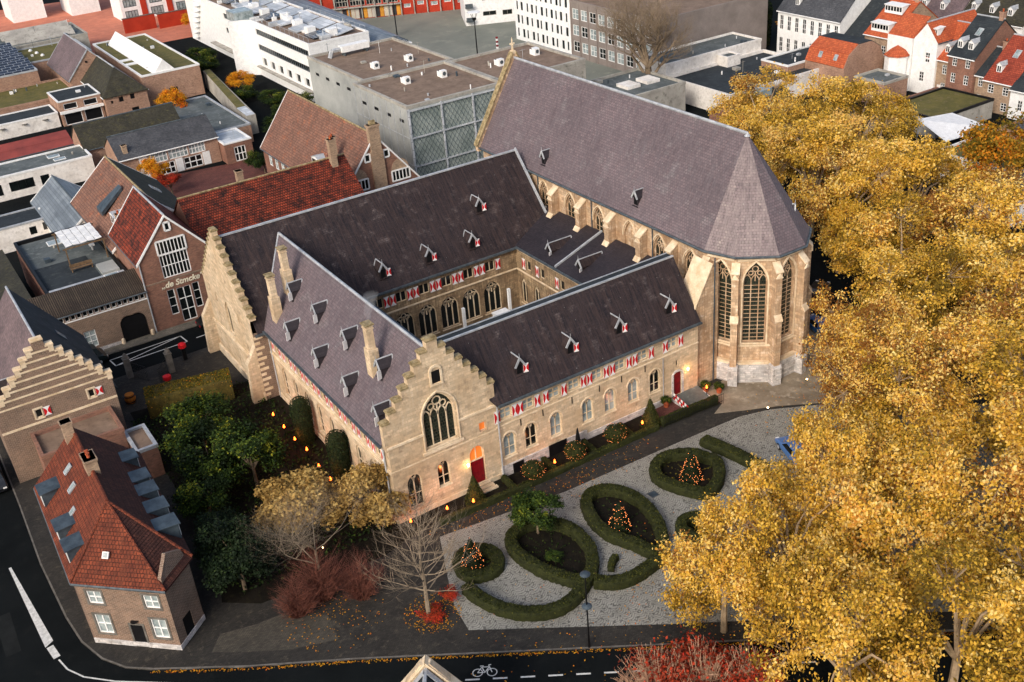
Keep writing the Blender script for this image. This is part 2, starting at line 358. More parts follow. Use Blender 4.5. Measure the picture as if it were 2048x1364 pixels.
def bar(mb, p, q, w, y0, y1):
    dx, dz = q[0]-p[0], q[1]-p[1]; l = math.hypot(dx, dz) or 1; nx, nz = -dz/l*w/2, dx/l*w/2
    mb.prism([(p[0]+nx, y0, p[1]+nz), (p[0]-nx, y0, p[1]-nz), (q[0]-nx, y0, q[1]-nz), (q[0]+nx, y0, q[1]+nz)], (0, y1-y0, 0))
def window(parent, F, a, z, w, h, cols=2, rows=2, fm='white', gm='glass', rise=0., rec=.2, fr=.07, br=.045, tracery=False, sill=None, name='window', d=0.):
    key = (round(w, 3), round(h, 3), cols, rows, fm, gm, rise, rec, fr, br, tracery, sill)
    if key not in WIN:
        pts = arch(w, h, rise, 6); ring = [(0, 0)]+pts+[(w, 0)]
        g = MB(); g.poly(*[(x, rec-.03, zz) for x, zz in ring])
        f = MB()
        for i in range(len(ring)):
            p, q = ring[i], ring[(i+1) % len(ring)]; c = (w/2, h/2)
            bar(f, p, q, fr*2, rec-.1, rec-.02)
        zt = h-rise
        def topz(x):
            for (x0, z0), (x1, z1) in zip(pts, pts[1:]):
                if x0-1e-6 <= x <= x1+1e-6: return z0+(z1-z0)*((x-x0)/(x1-x0) if x1 > x0 else 0)
            return h
        for i in range(1, cols):
            x = w*i/cols; bar(f, (x, 0), (x, topz(x) if not tracery else zt+.02), br, rec-.085, rec-.02)
        for j in range(1, rows):
            zz = (zt if tracery else h)*j/rows
            bar(f, (0, zz), (w, zz), br if not tracery else br*.5, rec-.08, rec-.02)
        if tracery:
            lw = w/cols
            for i in range(cols):           # pointed head over every light
                hp = arch(lw, lw*.95, lw*.95, 3)
                for p, q in zip(hp, hp[1:]): bar(f, (p[0]+i*lw, p[1]+zt), (q[0]+i*lw, q[1]+zt), br, rec-.085, rec-.02)
            def ringbar(cx, cz, r):
                for k in range(8):
                    t0, t1 = math.pi*k/4, math.pi*(k+1)/4
                    bar(f, (cx+r*math.cos(t0), cz+r*math.sin(t0)), (cx+r*math.cos(t1), cz+r*math.sin(t1)), br*.9, rec-.085, rec-.02)
            if cols >= 3:
                r = w*.13; ringbar(w/2, zt+rise*.62, r); ringbar(w*.31, zt+rise*.42, r*.75); ringbar(w*.69, zt+rise*.42, r*.75)
                bar(f, (w/2, zt), (w/2, zt+rise*.5), br, rec-.085, rec-.02)
            else: ringbar(w/2, zt+rise*.6, w*.16)
        WIN[key] = (f.mesh('window_frame', M[fm]), g.mesh('pane', M[gm]), None)
        if sill: WIN[key] = WIN[key][:2]+(MB().box(-.08, -.1, -.12, w+.08, rec, -.003).mesh('sill', M[sill]),)
    me = WIN[key]
    o = put(name, me[0], parent, F.mat(a, z, d)); kid('pane', me[1], o)
    if me[2]: kid('sill', me[2], o)
    return o
def slab(mb, pts, t=.16): return mb.prism([(p[0], p[1], p[2]-t) for p in pts], (0, 0, t))
def courses(mb, a, b, c, d, step=.3, lift=.03):
    """stepped slate or tile courses between eave a-b and ridge d-c"""
    a, b, c, d = map(Vector, (a, b, c, d)); L = max((d-a).length, (c-b).length); n = max(2, int(L/step))
    nr = (b-a).cross(d-a)
    if nr.length < 1e-6: nr = (b-a).cross(c-a)
    nr.normalize()
    if nr.z < 0: nr = -nr
    for i in range(n):
        t0, t1 = i/n, min(1, (i+1)/n+.001)
        p, q, r, s_ = a.lerp(d, t0), b.lerp(c, t0), b.lerp(c, t1), a.lerp(d, t1)
        mb.poly(p+nr*lift, q+nr*lift, r+nr*.004, s_+nr*.004); mb.poly(p, q, q+nr*lift, p+nr*lift)
    return mb
def face(x0, x1, y0, y1, k):
    return {'S': (FR(x0, y0, 1, 0), x1-x0), 'W': (FR(x0, y1, 0, -1), y1-y0), 'N': (FR(x1, y1, -1, 0), x1-x0), 'E': (FR(x1, y0, 0, 1), y1-y0)}[k]
def walls(par, x0, x1, y0, y1, h, wm, win=(), rec=.15, z0=0., name='wall'):
    for k in 'SWNE':
        F, L = face(x0, x1, y0, y1, k); mb = MB(); H = []
        for w in [w for w in win if w[0] == k]:
            H.append((w[1], w[1]+w[3], w[2], w[2]+w[4], w[5].get('rise', 0) if len(w) > 5 else 0))
        wall(mb, F, L, z0, h, H, rec); mb.build(name, M[wm], par)
        for w in [w for w in win if w[0] == k]:
            kw = dict(w[5]) if len(w) > 5 else {}; kw.setdefault('rec', rec)
            window(par, F, w[1], w[2], w[3], w[4], **kw)
def vflat(par, x0, x1, y0, y1, h, wm, rm, win=(), par_h=.35, pm=None, z0=0., rec=.15, pw=.25):
    walls(par, x0, x1, y0, y1, h, wm, win, rec, z0)
    mb = MB(); mb.box(x0+.02, y0+.02, h-.22, x1-.02, y1-.02, h-.02); r = mb.build('roof', M[rm], par)
    if par_h:
        c = MB(); o = .06
        c.box(x0-o, y0-o, h-.1, x1+o, y0+pw, h+par_h); c.box(x0-o, y1-pw, h-.1, x1+o, y1+o, h+par_h)
        c.box(x0-o, y0+pw, h-.1, x0+pw, y1-pw, h+par_h-.004); c.box(x1-pw, y0+pw, h-.1, x1+o, y1-pw, h+par_h-.004)
        c.build('parapet', M[pm or wm], par)
    rv = random.Random(int(x0*31+y0*17)); A = (x1-x0)*(y1-y0)
    for i in range(min(9, int(A/28)) if A > 30 and y0 > 100 else 0):
        vx, vy = rv.uniform(x0+1, x1-1), rv.uniform(y0+1, y1-1); q = MB(); k = rv.random()
        if k < .45: q.tube((vx,vy,h-.03),(vx,vy,h+rv.uniform(.3,.7)),rv.uniform(.08,.16),n=8)
        elif k < .8: w_ = rv.uniform(.4,1.1); q.box(vx-w_/2,vy-w_/2,h-.03,vx+w_/2,vy+w_/2,h+rv.uniform(.15,.5))
        else: q.tube((vx,vy,h-.03),(vx,vy,h+2.0),.03,n=5); q.tube((vx-.5,vy,h+1.8),(vx+.5,vy,h+1.8),.02,n=4)
        q.build('roof_vent', M[('zinc','white','lead','concrete')[i % 4]], par)
    return r
def vgable(par, x0, x1, y0, y1, ze, zr, axis, wm, rm, win=(), hip=(0, 0), over=.3, step=.32, lift=.03, rec=.15, z0=0., rm2=None, ridge='gutter', gut='gutter', verge=None, ends=True):
    """pitched roof: ridge along axis; hip=(low end, high end) hip lengths; rm2 = second slope's material"""
    walls(par, x0, x1, y0, y1, ze, wm, win, rec, z0)
    sw = (lambda a, c, z: (a, c, z)) if axis == 'x' else (lambda a, c, z: (c, a, z))
    a0, a1, c0, c1 = (x0, x1, y0, y1) if axis == 'x' else (y0, y1, x0, x1)
    cm = (c0+c1)/2; sl = (zr-ze)/((c1-c0)/2); zo = ze-over*sl
    e0 = a0-(over if hip[0] else .12); e1 = a1+(over if hip[1] else .12); r0 = a0+hip[0] if hip[0] else e0; r1 = a1-hip[1] if hip[1] else e1
    for i, (c, mt) in enumerate(((c0-over, rm), (c1+over, rm2 or rm))):
        mb = MB(); slab(mb, [sw(e0, c, zo), sw(e1, c, zo), sw(r1, cm, zr), sw(r0, cm, zr)], .14)
        courses(mb, sw(e0, c, zo), sw(e1, c, zo), sw(r1, cm, zr), sw(r0, cm, zr), step, lift); mb.build('roof', M[mt], par)
        if gut:
            g = MB(); p, q = sw(e0, c, zo-.1), sw(e1, c, zo-.1); g.tube(p, q, .1, n=6); g.build('gutter', M[gut], par)
    for hp, e, rr, aa in ((hip[0], e0, r0, a0), (hip[1], e1, r1, a1)):
        if hp:
            mb = MB(); slab(mb, [sw(e, c0-over, zo), sw(e, c1+over, zo), sw(rr, cm, zr)], .14)
            courses(mb, sw(e, c0-over, zo), sw(e, c1+over, zo), sw(rr, cm, zr), sw(rr, cm, zr), step, lift); mb.build('roof', M[rm], par)
        elif ends:
            MB().poly(sw(aa, c0, ze), sw(aa, c1, ze), sw(aa, cm, zr-.05)).build('gable', M[wm], par)
            if verge:
                g = MB(); ee = e+(.03 if aa == a1 else -.03)
                for c in (c0-over, c1+over):
                    p, q = sw(ee, c, zo), sw(ee, cm, zr); g.prism([(p[0], p[1], p[2]-.22), (q[0], q[1], q[2]-.22), (q[0], q[1], q[2]+.1), (p[0], p[1], p[2]+.1)], (sw(.12 if aa == a0 else -.12, 0, 0)))
                g.build('verge_board', M[verge], par)
    if ridge:
        g = MB(); g.tube(sw(r0, cm, zr+.03), sw(r1, cm, zr+.03), .13, n=6); g.build('ridge_cap', M[ridge], par)
def vlean(par, x0, x1, y0, y1, z_lo, z_hi, low, wm, rm, win=(), over=.25, step=.32, rec=.15, z0=0.):
    """lean-to: low side is 'S' or 'W'"""
    walls(par, x0, x1, y0, y1, z_lo, wm, win, rec, z0); mb = MB(); o = over
    if low == 'S': q = [(x0-.1, y0-o, z_lo), (x1+.1, y0-o, z_lo), (x1+.1, y1, z_hi), (x0-.1, y1, z_hi)]
    else: q = [(x0-o, y1+.1, z_lo), (x0-o, y0-.1, z_lo), (x1, y0-.1, z_hi), (x1, y1+.1, z_hi)]
    slab(mb, q, .14); courses(mb, *q, step, .025); mb.build('roof', M[rm], par)
    c = MB()
    if low == 'S':
        for x in (x0, x1): c.poly((x, y0, z_lo-.1), (x, y1, z_lo-.1), (x, y1, z_hi-.1))
        c.poly((x0, y1, z_lo), (x1, y1, z_lo), (x1, y1, z_hi-.1), (x0, y1, z_hi-.1))
    else:
        for y in (y0, y1): c.poly((x0, y, z_lo-.1), (x1, y, z_lo-.1), (x1, y, z_hi-.1))
        c.poly((x1, y0, z_lo), (x1, y1, z_lo), (x1, y1, z_hi-.1), (x1, y0, z_hi-.1))
    c.build('gable', M[wm], par); g = MB(); g.tube((q[0][0], q[0][1], z_lo-.08), (q[1][0], q[1][1], z_lo-.08), .09); g.build('gutter', M['gutter'], par)
def chimney(par, x, y, z0, z1, w=.7, m='bricktan', pots=1, l=None):
    l = l or w; mb = MB(); mb.box(x-w/2, y-l/2, z0, x+w/2, y+l/2, z1); mb.box(x-w/2-.07, y-l/2-.07, z1-.18, x+w/2+.07, y+l/2+.07, z1); o = mb.build('chimney', M[m], par)
    for i in range(pots):
        q = MB(); q.lathe((x, y+(i-(pots-1)/2)*.42, z1), [(.13, 0), (.13, .3), (.16, .32), (.16, .4), (.1, .4)], 8); q.build('chimney_pot', M['orange'], o)
    return o
# ---------------------------------------------------------------- ground
def sheet(name, pts, z, mat, t=0.):
    mb = MB()
    if t: mb.prism([(x, y, z-t) for x, y in pts], (0, 0, t))
    else: mb.poly(*[(x, y, z) for x, y in pts])
    return struct(name, mb, mat)
sheet('ground', [(-700,-500),(1100,-500),(1100,1100),(-700,1100)], 0, M['asphalt'])
KERB = [(1.3,107.0),(1.2,90),(1.0,80.4),(1.24,72.5),(1.6,69),(2.4,66.3),(3.6,64.3),(5.2,62.9),(10.9,58.9),(17,55.1),(35.7,42.6),(54.5,30.1),(80,13)]
sheet('pavement', KERB+[(96,34),(78,56),(79,78),(76,107),(40,107)], .1, M['paver'], .16)
mb = MB()
for p, q in zip(KERB, KERB[1:]):
    p3, q3 = Vector((*p, 0)), Vector((*q, 0)); d = (q3-p3).normalized(); nn = Vector((d.y, -d.x, 0)); L = (q3-p3).length; k = max(1, int(L/1.0))
    for i in range(k):
        a, b = p3.lerp(q3, i/k)+d*.01, p3.lerp(q3, (i+1)/k)-d*.01; w = -nn*.13
        mb.prism([(*a.xy, -.02), (*b.xy, -.02), (*(b+w).xy, -.02), (*(a+w).xy, -.02)], (0, 0, .135))
struct('kerb', mb, M['kerb'])
sheet('cobbled_square', [(25.2,52.4),(37,44.1),(56,31.3),(78,16.6),(90,32),(73,53),(66.45,57),(62,59.5),(59.1,60.4),(54.3,60.7),(40.1,61.3),(28.7,62.8),(26.3,57),(25.6,55.1)], .106, M['cobble'])
sheet('garden_path', [(27.6,62.95),(28.7,62.8),(40.1,61.3),(54.3,60.7),(59.1,60.4),(60,63),(51,63.35),(40,63.6),(29.2,64.4),(27.6,64.5)], .111, M['paver'])
sheet('forecourt', [(57.6,62.2),(60,60.9),(63,59.4),(66.45,57.2),(69.5,56.5),(73,57.5),(76,61),(77,68),(72,68),(62,66),(59.6,66),(59.3,63)], .115, M['gravelly'])
sheet('garden_soil', [(13.2,72),(11.6,66.5),(14,64.5),(24,63.5),(28.4,64.6),(40,63.7),(52.2,63.45),(52.2,66.35),(27.0,66.35),(26.9,92),(25.3,97),(13.6,99)], .108, M['soil'])
sheet('brick_path', [(10.3,63.3),(13,62.6),(15.6,62.4),(17.6,60.2),(17.2,57.4),(14.0,58.6),(11.2,60.4),(9.2,61.9)], .107, M['flagdk'])
sheet('terrace', [(52.25,63.7),(59.3,63.3),(60.6,66.3),(52.25,66.36)], .112, M['redpave'])
sheet('street_pavement', [(-40,113.2),(30,112.9),(30,114.6),(-40,114.6)], .1, M['flag'], .12)
sheet('plaza', [(84,158),(135,140),(150,200),(134,236),(100,252),(84,236)], .006, M['plazapv'])
sheet('terracotta_yard', [(20,262),(78,258),(82,330),(20,345)], .006, M['terra'])
sheet('school_yard', [(36,150),(52,147),(52,163.6),(36,166.6)], .006, M['redpave'])
sheet('courtyard_floor', [(36.8,73),(56,73),(56,92.3),(36.8,92.3)], .116, M['flag'])
def strip(mb, pts, w, z):
    for p, q in zip(pts, pts[1:]):
        p, q = Vector(p), Vector(q); d = (q-p).normalized(); n_ = Vector((-d.y, d.x))*w/2
        mb.poly((*(p+n_), z), (*(p-n_), z), (*(q-n_), z), (*(q+n_), z))
def marking(name, lines, w, z=.006, wpar=None):
    mb = MB()
    for l in lines: strip(mb, l, w, z)
    return struct(name, mb, M['line'])
for i, P in enumerate(([(12.4,54.6),(15.6,52.5),(14.6,51.0),(11.4,53.1)], [(27.0,44.2),(30.6,41.8),(29.9,40.7),(26.3,43.1)], [(-2.6,86),(-1.4,86),(-1.3,92),(-2.5,92)], [(-3.4,71),(-2.3,71),(-2.2,76),(-3.3,76)])): sheet('asphalt_patch', P, .004, mk('patched asphalt', lin(36,38,38), lin(28,30,30), ns=.6, spec=.05, bump=.3, bs=20))
d_ = Vector((.836, -.549)); o_ = Vector((24.2, 47.55))
marking('lane_dashes', [[tuple(o_+d_*(1.9*i)), tuple(o_+d_*(1.9*i+1.0))] for i in range(-1, 16)], .14)
mb = MB(); mb.poly((-1.25,81.6,.006),(-1.05,81.6,.006),(-.1,70.6,.006),(-.75,70.2,.006)); strip(mb, [(-.45,70.1),(-.25,68.6)], .5, .006); strip(mb, [(-.2,68.3),(.1,66.9),(.9,65.4),(2.6,63.6),(6,60.8)], .12, .006)
struct('lane_divider', mb, M['line'])
marking('parking_box', [[(14.9,111.6),(22.9,111.85)], [(22.9,111.85),(23.1,110.05)], [(23.1,110.05),(15.1,109.9)], [(15.1,109.9),(14.9,111.6)], [(15.1,109.9),(22.9,111.85)]], .14)
marking('lane_line', [[(24.2,110.2),(26,110.25)], [(27.2,110.3),(31,110.4)]], .14)
mb = MB()     # bicycle symbol painted on the road
u, v = d_, Vector((.549, .836)); c = Vector((24.05, 48.35))
P2 = lambda a, b: (c+u*a+v*b)
for cx in (-.5, .5):
    for k in range(14):
        t0, t1 = 2*math.pi*k/14, 2*math.pi*(k+1)/14; strip(mb, [P2(cx+.34*math.cos(t0), .34*math.sin(t0)), P2(cx+.34*math.cos(t1), .34*math.sin(t1))], .07, .007)
for p, q in (((-.5,0),(-.22,.5)), ((-.22,.5),(.3,.5)), ((.3,.5),(0,0)), ((0,0),(-.22,.5)), ((-.5,0),(0,0)), ((.5,0),(.24,.68)), ((.24,.68),(.42,.7)), ((-.35,.6),(-.1,.6))): strip(mb, [P2(*p), P2(*q)], .07, .0075)
struct('bicycle_marking', mb, M['line'])

# ---------------------------------------------------------------- the convent and its church
def shutter_mesh(w, h):
    key = ('sh', w, h)
    if key not in WIN:
        b = MB().box(0, -.045, 0, w, 0, h).mesh('shutter', M['white'])
        t = MB(); n = 5
        prof = [(w*.5*math.cos(math.pi/2*abs(2*i/n-1))**1.0*.92, h*(.04+.92*i/n)) for i in range(n+1)]
        t.prism([(0.004, -.052, h*.04)]+[(max(.004, x), -.052, z) for x, z in prof[1:-1]]+[(0.004, -.052, h*.96)], (0, .008, 0))
        WIN[key] = (b, t.mesh('red_panel', M['red']))
    return WIN[key]
def shutter(par, F, a, z, w=.56, h=1.12, d=.03):
    b, t = shutter_mesh(round(w, 2), round(h, 2)); o = put('shutter', b, par, F.mat(a, z, d)); kid('red_panel', t, o)
    kid('red_panel', t, o, Matrix(((-1,0,0,w),(0,1,0,0),(0,0,1,0),(0,0,0,1)))); return o
def twin(par, F, a, z, w, h, rec=.2, gm='curtain'):
    window(par, F, a, z, w, h, 2, 2, 'trim', gm, 0, rec, .06, .1, False, 'trim')
def stepgable(par, F, a0, a1, zs, ztop, n, tw, thick, mat, cut=None, zb=9.6, lich='lichen'):
    """crow-stepped gable above zb with one coping stone per step"""
    am = (a0+a1)/2; da = ((a1-a0)/2-tw/2)/n; dz = (ztop-zs)/n
    L = [(a0, zb)]
    for i in range(n): L += [(a0+i*da, zs+i*dz), (a0+(i+1)*da, zs+i*dz)]
    L += [(am-tw/2, ztop), (am+tw/2, ztop)]
    for i in range(n-1, -1, -1): L += [(a1-(i+1)*da, zs+i*dz), (a1-i*da, zs+i*dz)]
    L += [(a1, zb)]
    if cut: L += [(cut[1], zb), (cut[1], cut[2]), (cut[0], cut[2]), (cut[0], zb)]
    v = (-F.n[0]*thick, -F.n[1]*thick, 0)
    g = MB().prism([F.p(a, z, .012) for a, z in L], v).build('stepped_gable', M[mat], par)
    def cope(x0, x1, z):
        c = MB(); F.box(c, x0-.06, x1+.03, z+.003, z+.14, .08, -thick-.07); F.box(c, x0, x1, z+.14, z+.26, -.05, -thick+.05); c.build('coping_stone', M[lich], g)
    for i in range(n):
        cope(a0+i*da, a0+(i+1)*da-.03, zs+i*dz); cope(a1-(i+1)*da+.06, a1-i*da+.03, zs+i*dz)
    cope(am-tw/2, am+tw/2, ztop)
    return g
DORM = {}
def dormer(par, F, a, z, w=.75, h=.95, depth=1.1, sh=1, sm='slateoldshade'):
    """narrow slate dormer with zinc edges, finial and one open shutter; z = sill height on the roof"""
    key = (w, h, depth, sh, sm)
    if key not in DORM:
        b = MB(); r = .62                      # local: x across, y into the roof, z up
        b.prism([(0,0,-.25),(w,0,-.25),(w,0,h),(w/2,0,h+r),(0,0,h)], (0, .06, 0))
        b.prism([(0,.06,-.25),(0,.06,h),(0,depth,h)], (.05, 0, 0)); b.prism([(w-.05,.06,-.25),(w-.05,.06,h),(w-.05,depth,h)], (.05, 0, 0))
        rf = MB(); pk = depth+r*.4
        for s_ in (-1, 1):
            x = w/2+s_*(w/2+.1); rf.prism([(w/2,-.14,h+r+.02),(x,-.14,h-.1),(x,depth,h-.1),(w/2,pk,h+r+.02)], (0, 0, .05))
        zc = MB()
        for s_ in (-1, 1):
            x = w/2+s_*(w/2+.12); bar(zc, (w/2, h+r+.06), (x, h-.1), .17, -.22, -.12)
        for s_ in (-1, 1): zc.tube((w/2, pk, h+r+.06), (w/2+s_*(w/2+.1), depth, h-.06), .075, n=4)
        zc.tube((w/2,-.15,h+r+.09),(w/2,pk,h+r+.09),.06); zc.tube((w/2,-.15,h+r+.05),(w/2,-.15,h+r+.55),.035,.012)
        b.box(-.1,-.16,-.12,w+.1,.0,-.04)
        p = MB().box(.12,-.012,.06,w-.12,0,h-.02)
        s2 = MB(); s2.m = 0; s2.box(0,-.02,0,.46,.02,h-.1); s2.m = 1
        for k in (0, 1):
            x0, x1 = (.005, .2) if k == 0 else (.455, .26)
            s2.prism([(x0,-.03,.05),(x1,-.03,(h-.1)/2-.1),(x1,-.03,(h-.1)/2+.1),(x0,-.03,h-.15)], (0, .009, 0))
        DORM[key] = (b.mesh('dormer', M[sm]), rf.mesh('dormer_roof', M[sm]), zc.mesh('zinc_edge', M['zinc']), p.mesh('pane', M['black']), s2.mesh('shutter', [M['white'], M['red']]))
    m = DORM[key]; o = put('dormer', m[0], par, F.mat(a, z)); kid('dormer_roof', m[1], o); kid('zinc_edge', m[2], o); kid('pane', m[3], o)
    if sh: kid('shutter', m[4], o, Matrix.Translation((w+.02, -.02, .05)) @ Matrix.Rotation(rad(-12 if sh == 1 else -70), 4, 'Z'))
    return o

# --- wing with the big stepped front gable (ridge runs away from the square)
Wg = T('convent_wing', 'sandstone convent wing with stepped front gable, tall gothic window and two rows of dormers', 'building', (32, 79, 0), 'wings around the convent courtyard')
Ff = FR(26.95, 66.4, 1, 0); X = lambda x: x-26.95
hl = [(X(28.15), X(29.5), .9, 4.2, .8)]; hc = [(X(30.35), X(33.25), 5.95, 10.85, 2.1), (X(31.0), X(32.15), 1.8, 4.3, .7)]; hr = [(X(34.1), X(35.5), .45, 4.35, .75), (X(35.3), X(36.0), 5.5, 6.4)]
f = MB(); wall(f, Ff, X(29.6), 0, 9.6, hl, .3); wall(f, Ff, X(34.05), 0, 11.6, hc, .3, X(29.6)); wall(f, Ff, X(36.9), 0, 9.6, hr, .3, X(34.05)); f.build('front_wall', M['stone'], Wg)
for sx in (26.75, 35.6): MB().box(sx, 66.42, 7.3, sx+1.45, 66.95, 9.6).build('gable_shoulder', M['stone'], Wg)
stepgable(Wg, Ff, X(26.75), X(37.1), 9.75, 15.6, 7, .95, .6, 'stone', (X(29.6), X(34.05), 11.6))
window(Wg, Ff, X(30.35), 5.95, 2.9, 4.9, 4, 1, 'trim', 'leaded', 2.1, .3, .09, .11, True, 'trim')
window(Wg, Ff, X(31.0), 1.8, 1.15, 2.5, 2, 2, 'trim', 'glass', .7, .3, .06, .09, True, 'trim')
window(Wg, Ff, X(28.15), .9, 1.35, 3.3, 2, 2, 'trim', 'glass', .8, .3, .06, .09, True, 'trim')
window(Wg, Ff, X(35.3), 5.5, .7, .9, 1, 1, 'trim', 'warmglow', 0, .3, .06, .05)  # orange-brown wood panel; its warm tone is put in as a glow
window(Wg, Ff, X(34.1), 2.85, 1.4, 1.5, 2, 1, 'trim', 'warmglow', .75, .3, .07, .08, False)
dr = MB(); Ff.box(dr, X(34.15), X(34.79), .45, 2.8, -.28, -.2); Ff.box(dr, X(34.81), X(35.45), .45, 2.8, -.28, -.2); dr.build('door', M['darkred'], Wg)
dr = MB()
for i in range(3): Ff.box(dr, X(33.9)-.15*i, X(35.7)+.15*i, .11, .45-.11*i, .35*i, .35*(i+1))
dr.build('door_steps', M['trim'], Wg)
tr = MB()                                       # surround of the big window, band courses, small gable window
ap = [(X(30.2)+x, 5.8+z) for x, z in arch(3.2, 5.2, 2.2, 8)]
for p, q in zip([(ap[0][0], 5.8)]+ap, ap+[(ap[-1][0], 5.8)]): tr.prism([Ff.p(p[0], p[1], .1), Ff.p(q[0], q[1], .1), Ff.p(q[0]+(q[0]-X(31.8))*.06, q[1]+.1, .1), Ff.p(p[0]+(p[0]-X(31.8))*.06, p[1]+.1, .1)], (0, .1, 0))
Ff.box(tr, X(26.85), X(30.2), 7.45, 7.65, .12, 0); Ff.box(tr, X(33.45), X(37), 7.45, 7.65, .12, 0); Ff.box(tr, X(26.9), X(36.95), .1, .55, .1, 0)
Ff.box(tr, X(29.9), X(33.7), 5.55, 5.78, .16, 0); Ff.box(tr, X(27), X(36.9), 5.1, 5.22, .05, 0)
tr.build('stone_moulding', M['trim'], Wg)
nw = MB(); Ff.box(nw, X(31.5), X(32.3), 11.8, 12.9, .02, .014); o = nw.build('gable_opening', M['black'], Wg)
nw = MB(); Ff.box(nw, X(31.32), X(31.5), 11.7, 13.0, .12, .012); Ff.box(nw, X(32.3), X(32.48), 11.7, 13.0, .12, .012); Ff.box(nw, X(31.32), X(32.48), 11.6, 11.74, .16, .012)
for i in range(6):
    t0, t1 = math.pi*i/6, math.pi*(i+1)/6; c0, c1 = math.cos(t0), math.cos(t1)
    nw.prism([Ff.p(X(31.9)+.58*c0, 12.95+.5*math.sin(t0), .12), Ff.p(X(31.9)+.58*c1, 12.95+.5*math.sin(t1), .12), Ff.p(X(31.9)+.36*c1, 12.95+.3*math.sin(t1), .12), Ff.p(X(31.9)+.36*c0, 12.95+.3*math.sin(t0), .12)], (0, .1, 0))
nw.build('stone_surround', M['trim'], o)
Fw = FR(26.95, 92.2, 0, -1)                     # side facing the dark garden
ups = [1.5+2.72*i for i in range(9)]; gws = [2.2+2.75*i for i in range(8)]
f = MB(); wall(f, Fw, 25.8, 0, 7.6, [(a, a+1.1, 5.75, 6.85) for a in ups]+[(a, a+1.25, 1.3, 4.5, 1.0) for a in gws], .22); f.build('side_wall', M['stone'], Wg)
for a in ups: twin(Wg, Fw, a, 5.75, 1.1, 1.1, .22, 'glass'); shutter(Wg, Fw, a-.6, 5.7); shutter(Wg, Fw, a+1.14, 5.7)
for a in gws: window(Wg, Fw, a, 1.3, 1.25, 3.2, 2, 3, 'trim', 'glass', 1.0, .22, .06, .09, True, 'trim')
f = MB(); Fw.box(f, 0, 25.8, 5.0, 5.22, .12, 0); Fw.box(f, 0, 25.8, .1, .6, .1, 0); f.build('string_course', M['trim'], Wg)
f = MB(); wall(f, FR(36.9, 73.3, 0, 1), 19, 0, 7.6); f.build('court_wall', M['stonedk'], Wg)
f = MB(); q = [(26.65,66.95,7.7),(26.65,92.25,7.7),(31.95,98.15,14.3),(31.95,66.95,14.3)]; slab(f, q, .15); courses(f, *q, .27, .022); f.build('roof', M['slate'], Wg)
f = MB(); q = [(37.25,66.95,7.7),(37.25,92.25,7.7),(31.95,98.15,14.3),(31.95,66.95,14.3)]; slab(f, q, .15); courses(f, *q, .27, .022); f.build('roof', M['slate'], Wg)
f = MB(); f.tube((31.95,66.95,14.36),(31.95,98.1,14.36),.14); f.tube((26.7,92.3,7.85),(31.95,98.15,14.4),.12); f.build('ridge_cap', M['zinc'], Wg)
f = MB(); f.box(26.42,66.9,7.5,26.64,92.2,7.68); f.box(37.26,73.2,7.5,37.48,92.2,7.68); f.build('gutter', M['gutter'], Wg)
f = MB(); f.tube((26.8,67.1,7.5),(26.8,67.1,.1),.07); f.tube((26.85,91.8,7.5),(26.85,91.8,.1),.07); f.build('downpipe', M['zinc'], Wg)
k_ = 6.6/5.3
for (x, z), ys in (((27.5, 8.85), (86.9, 80.5, 74.4, 68.6)), ((29.4, 11.2), (89.8, 84.0, 77.7, 71.2))):
    for y in ys: dormer(Wg, FR(x-.15, y+.4, 0, -1), 0, z-.1, sh=2, sm='slatelow')
for x, y, zt in ((27.9, 90.9, 13.6), (29.7, 91.3, 15.7), (29.4, 72.6, 15.4)):
    c = MB(); zb = 7.7+(x-26.65)*k_-.6; zm = zb+(zt-zb)*.55
    c.box(x-.42, y-.5, zb, x+.42, y+.5, zm); c.prism([(x-.42,y-.5,zm),(x+.42,y-.5,zm),(x+.42,y+.5,zm),(x-.42,y+.5,zm)], (0,0,.001)); c.box(x-.3, y-.36, zm, x+.3, y+.36, zt); c.box(x-.36, y-.42, zt-.35, x+.36, y+.42, zt-.25); c.box(x-.36,y-.42,zt-.1,x+.36,y+.42,zt)
    o = c.build('chimney', M['stone'], Wg); MB().box(x-.42, y-.48, zt, x+.42, y+.48, zt+.1).build('chimney_cap', M['lichen'], o)

# --- long wing along the square
Sg = T('convent_wing', 'sandstone convent wing facing the hedged square with red and white shutters above arched windows', 'building', (48, 69.8, 0), 'wings around the convent courtyard')
Fs = FR(36.9, 66.4, 1, 0); X = lambda x: x-36.9
UP = [(37.4,1.15),(39.68,1.15),(42.35,1.2),(44.48,1.2),(47.05,1.12),(49.6,1.12),(52.18,1.12),(55.65,1.15)]
GW = [38.1, 40.3, 42.95, 46.4, 48.9, 51.55, 54.1]
H = [(X(a), X(a)+w, 5.82, 6.82) for a, w in UP]+[(X(c)-.6, X(c)+.6, 1.9, 4.25, .6) for c in GW]+[(X(56.3), X(57.3), .45, 3.0, .45), (X(56.6), X(56.95), 3.6, 4.35, .2)]
f = MB(); wall(f, Fs, 22.4, 0, 7.65, H, .25); f.build('front_wall', M['stone'], Sg)
for a, w in UP: twin(Sg, Fs, X(a), 5.82, w, 1.0, .25, 'curtain')
for i, c in enumerate(GW): window(Sg, Fs, X(c)-.6, 1.9, 1.2, 2.35, 2, 2, 'trim', 'curtain' if i not in (1, 6) else 'glass', .6, .25, .06, .09, True, 'trim')
window(Sg, Fs, X(56.6), 3.6, .35, .75, 1, 1, 'trim', 'glass', .2, .25, .04, .03)
for x in (36.78, 38.56, 39.1, 40.86, 41.75, 43.66, 45.74, 46.42, 48.25, 48.95, 50.8, 51.5, 53.38, 55.03, 56.86): shutter(Sg, Fs, X(x)+.02, 5.66, .54, 1.24)
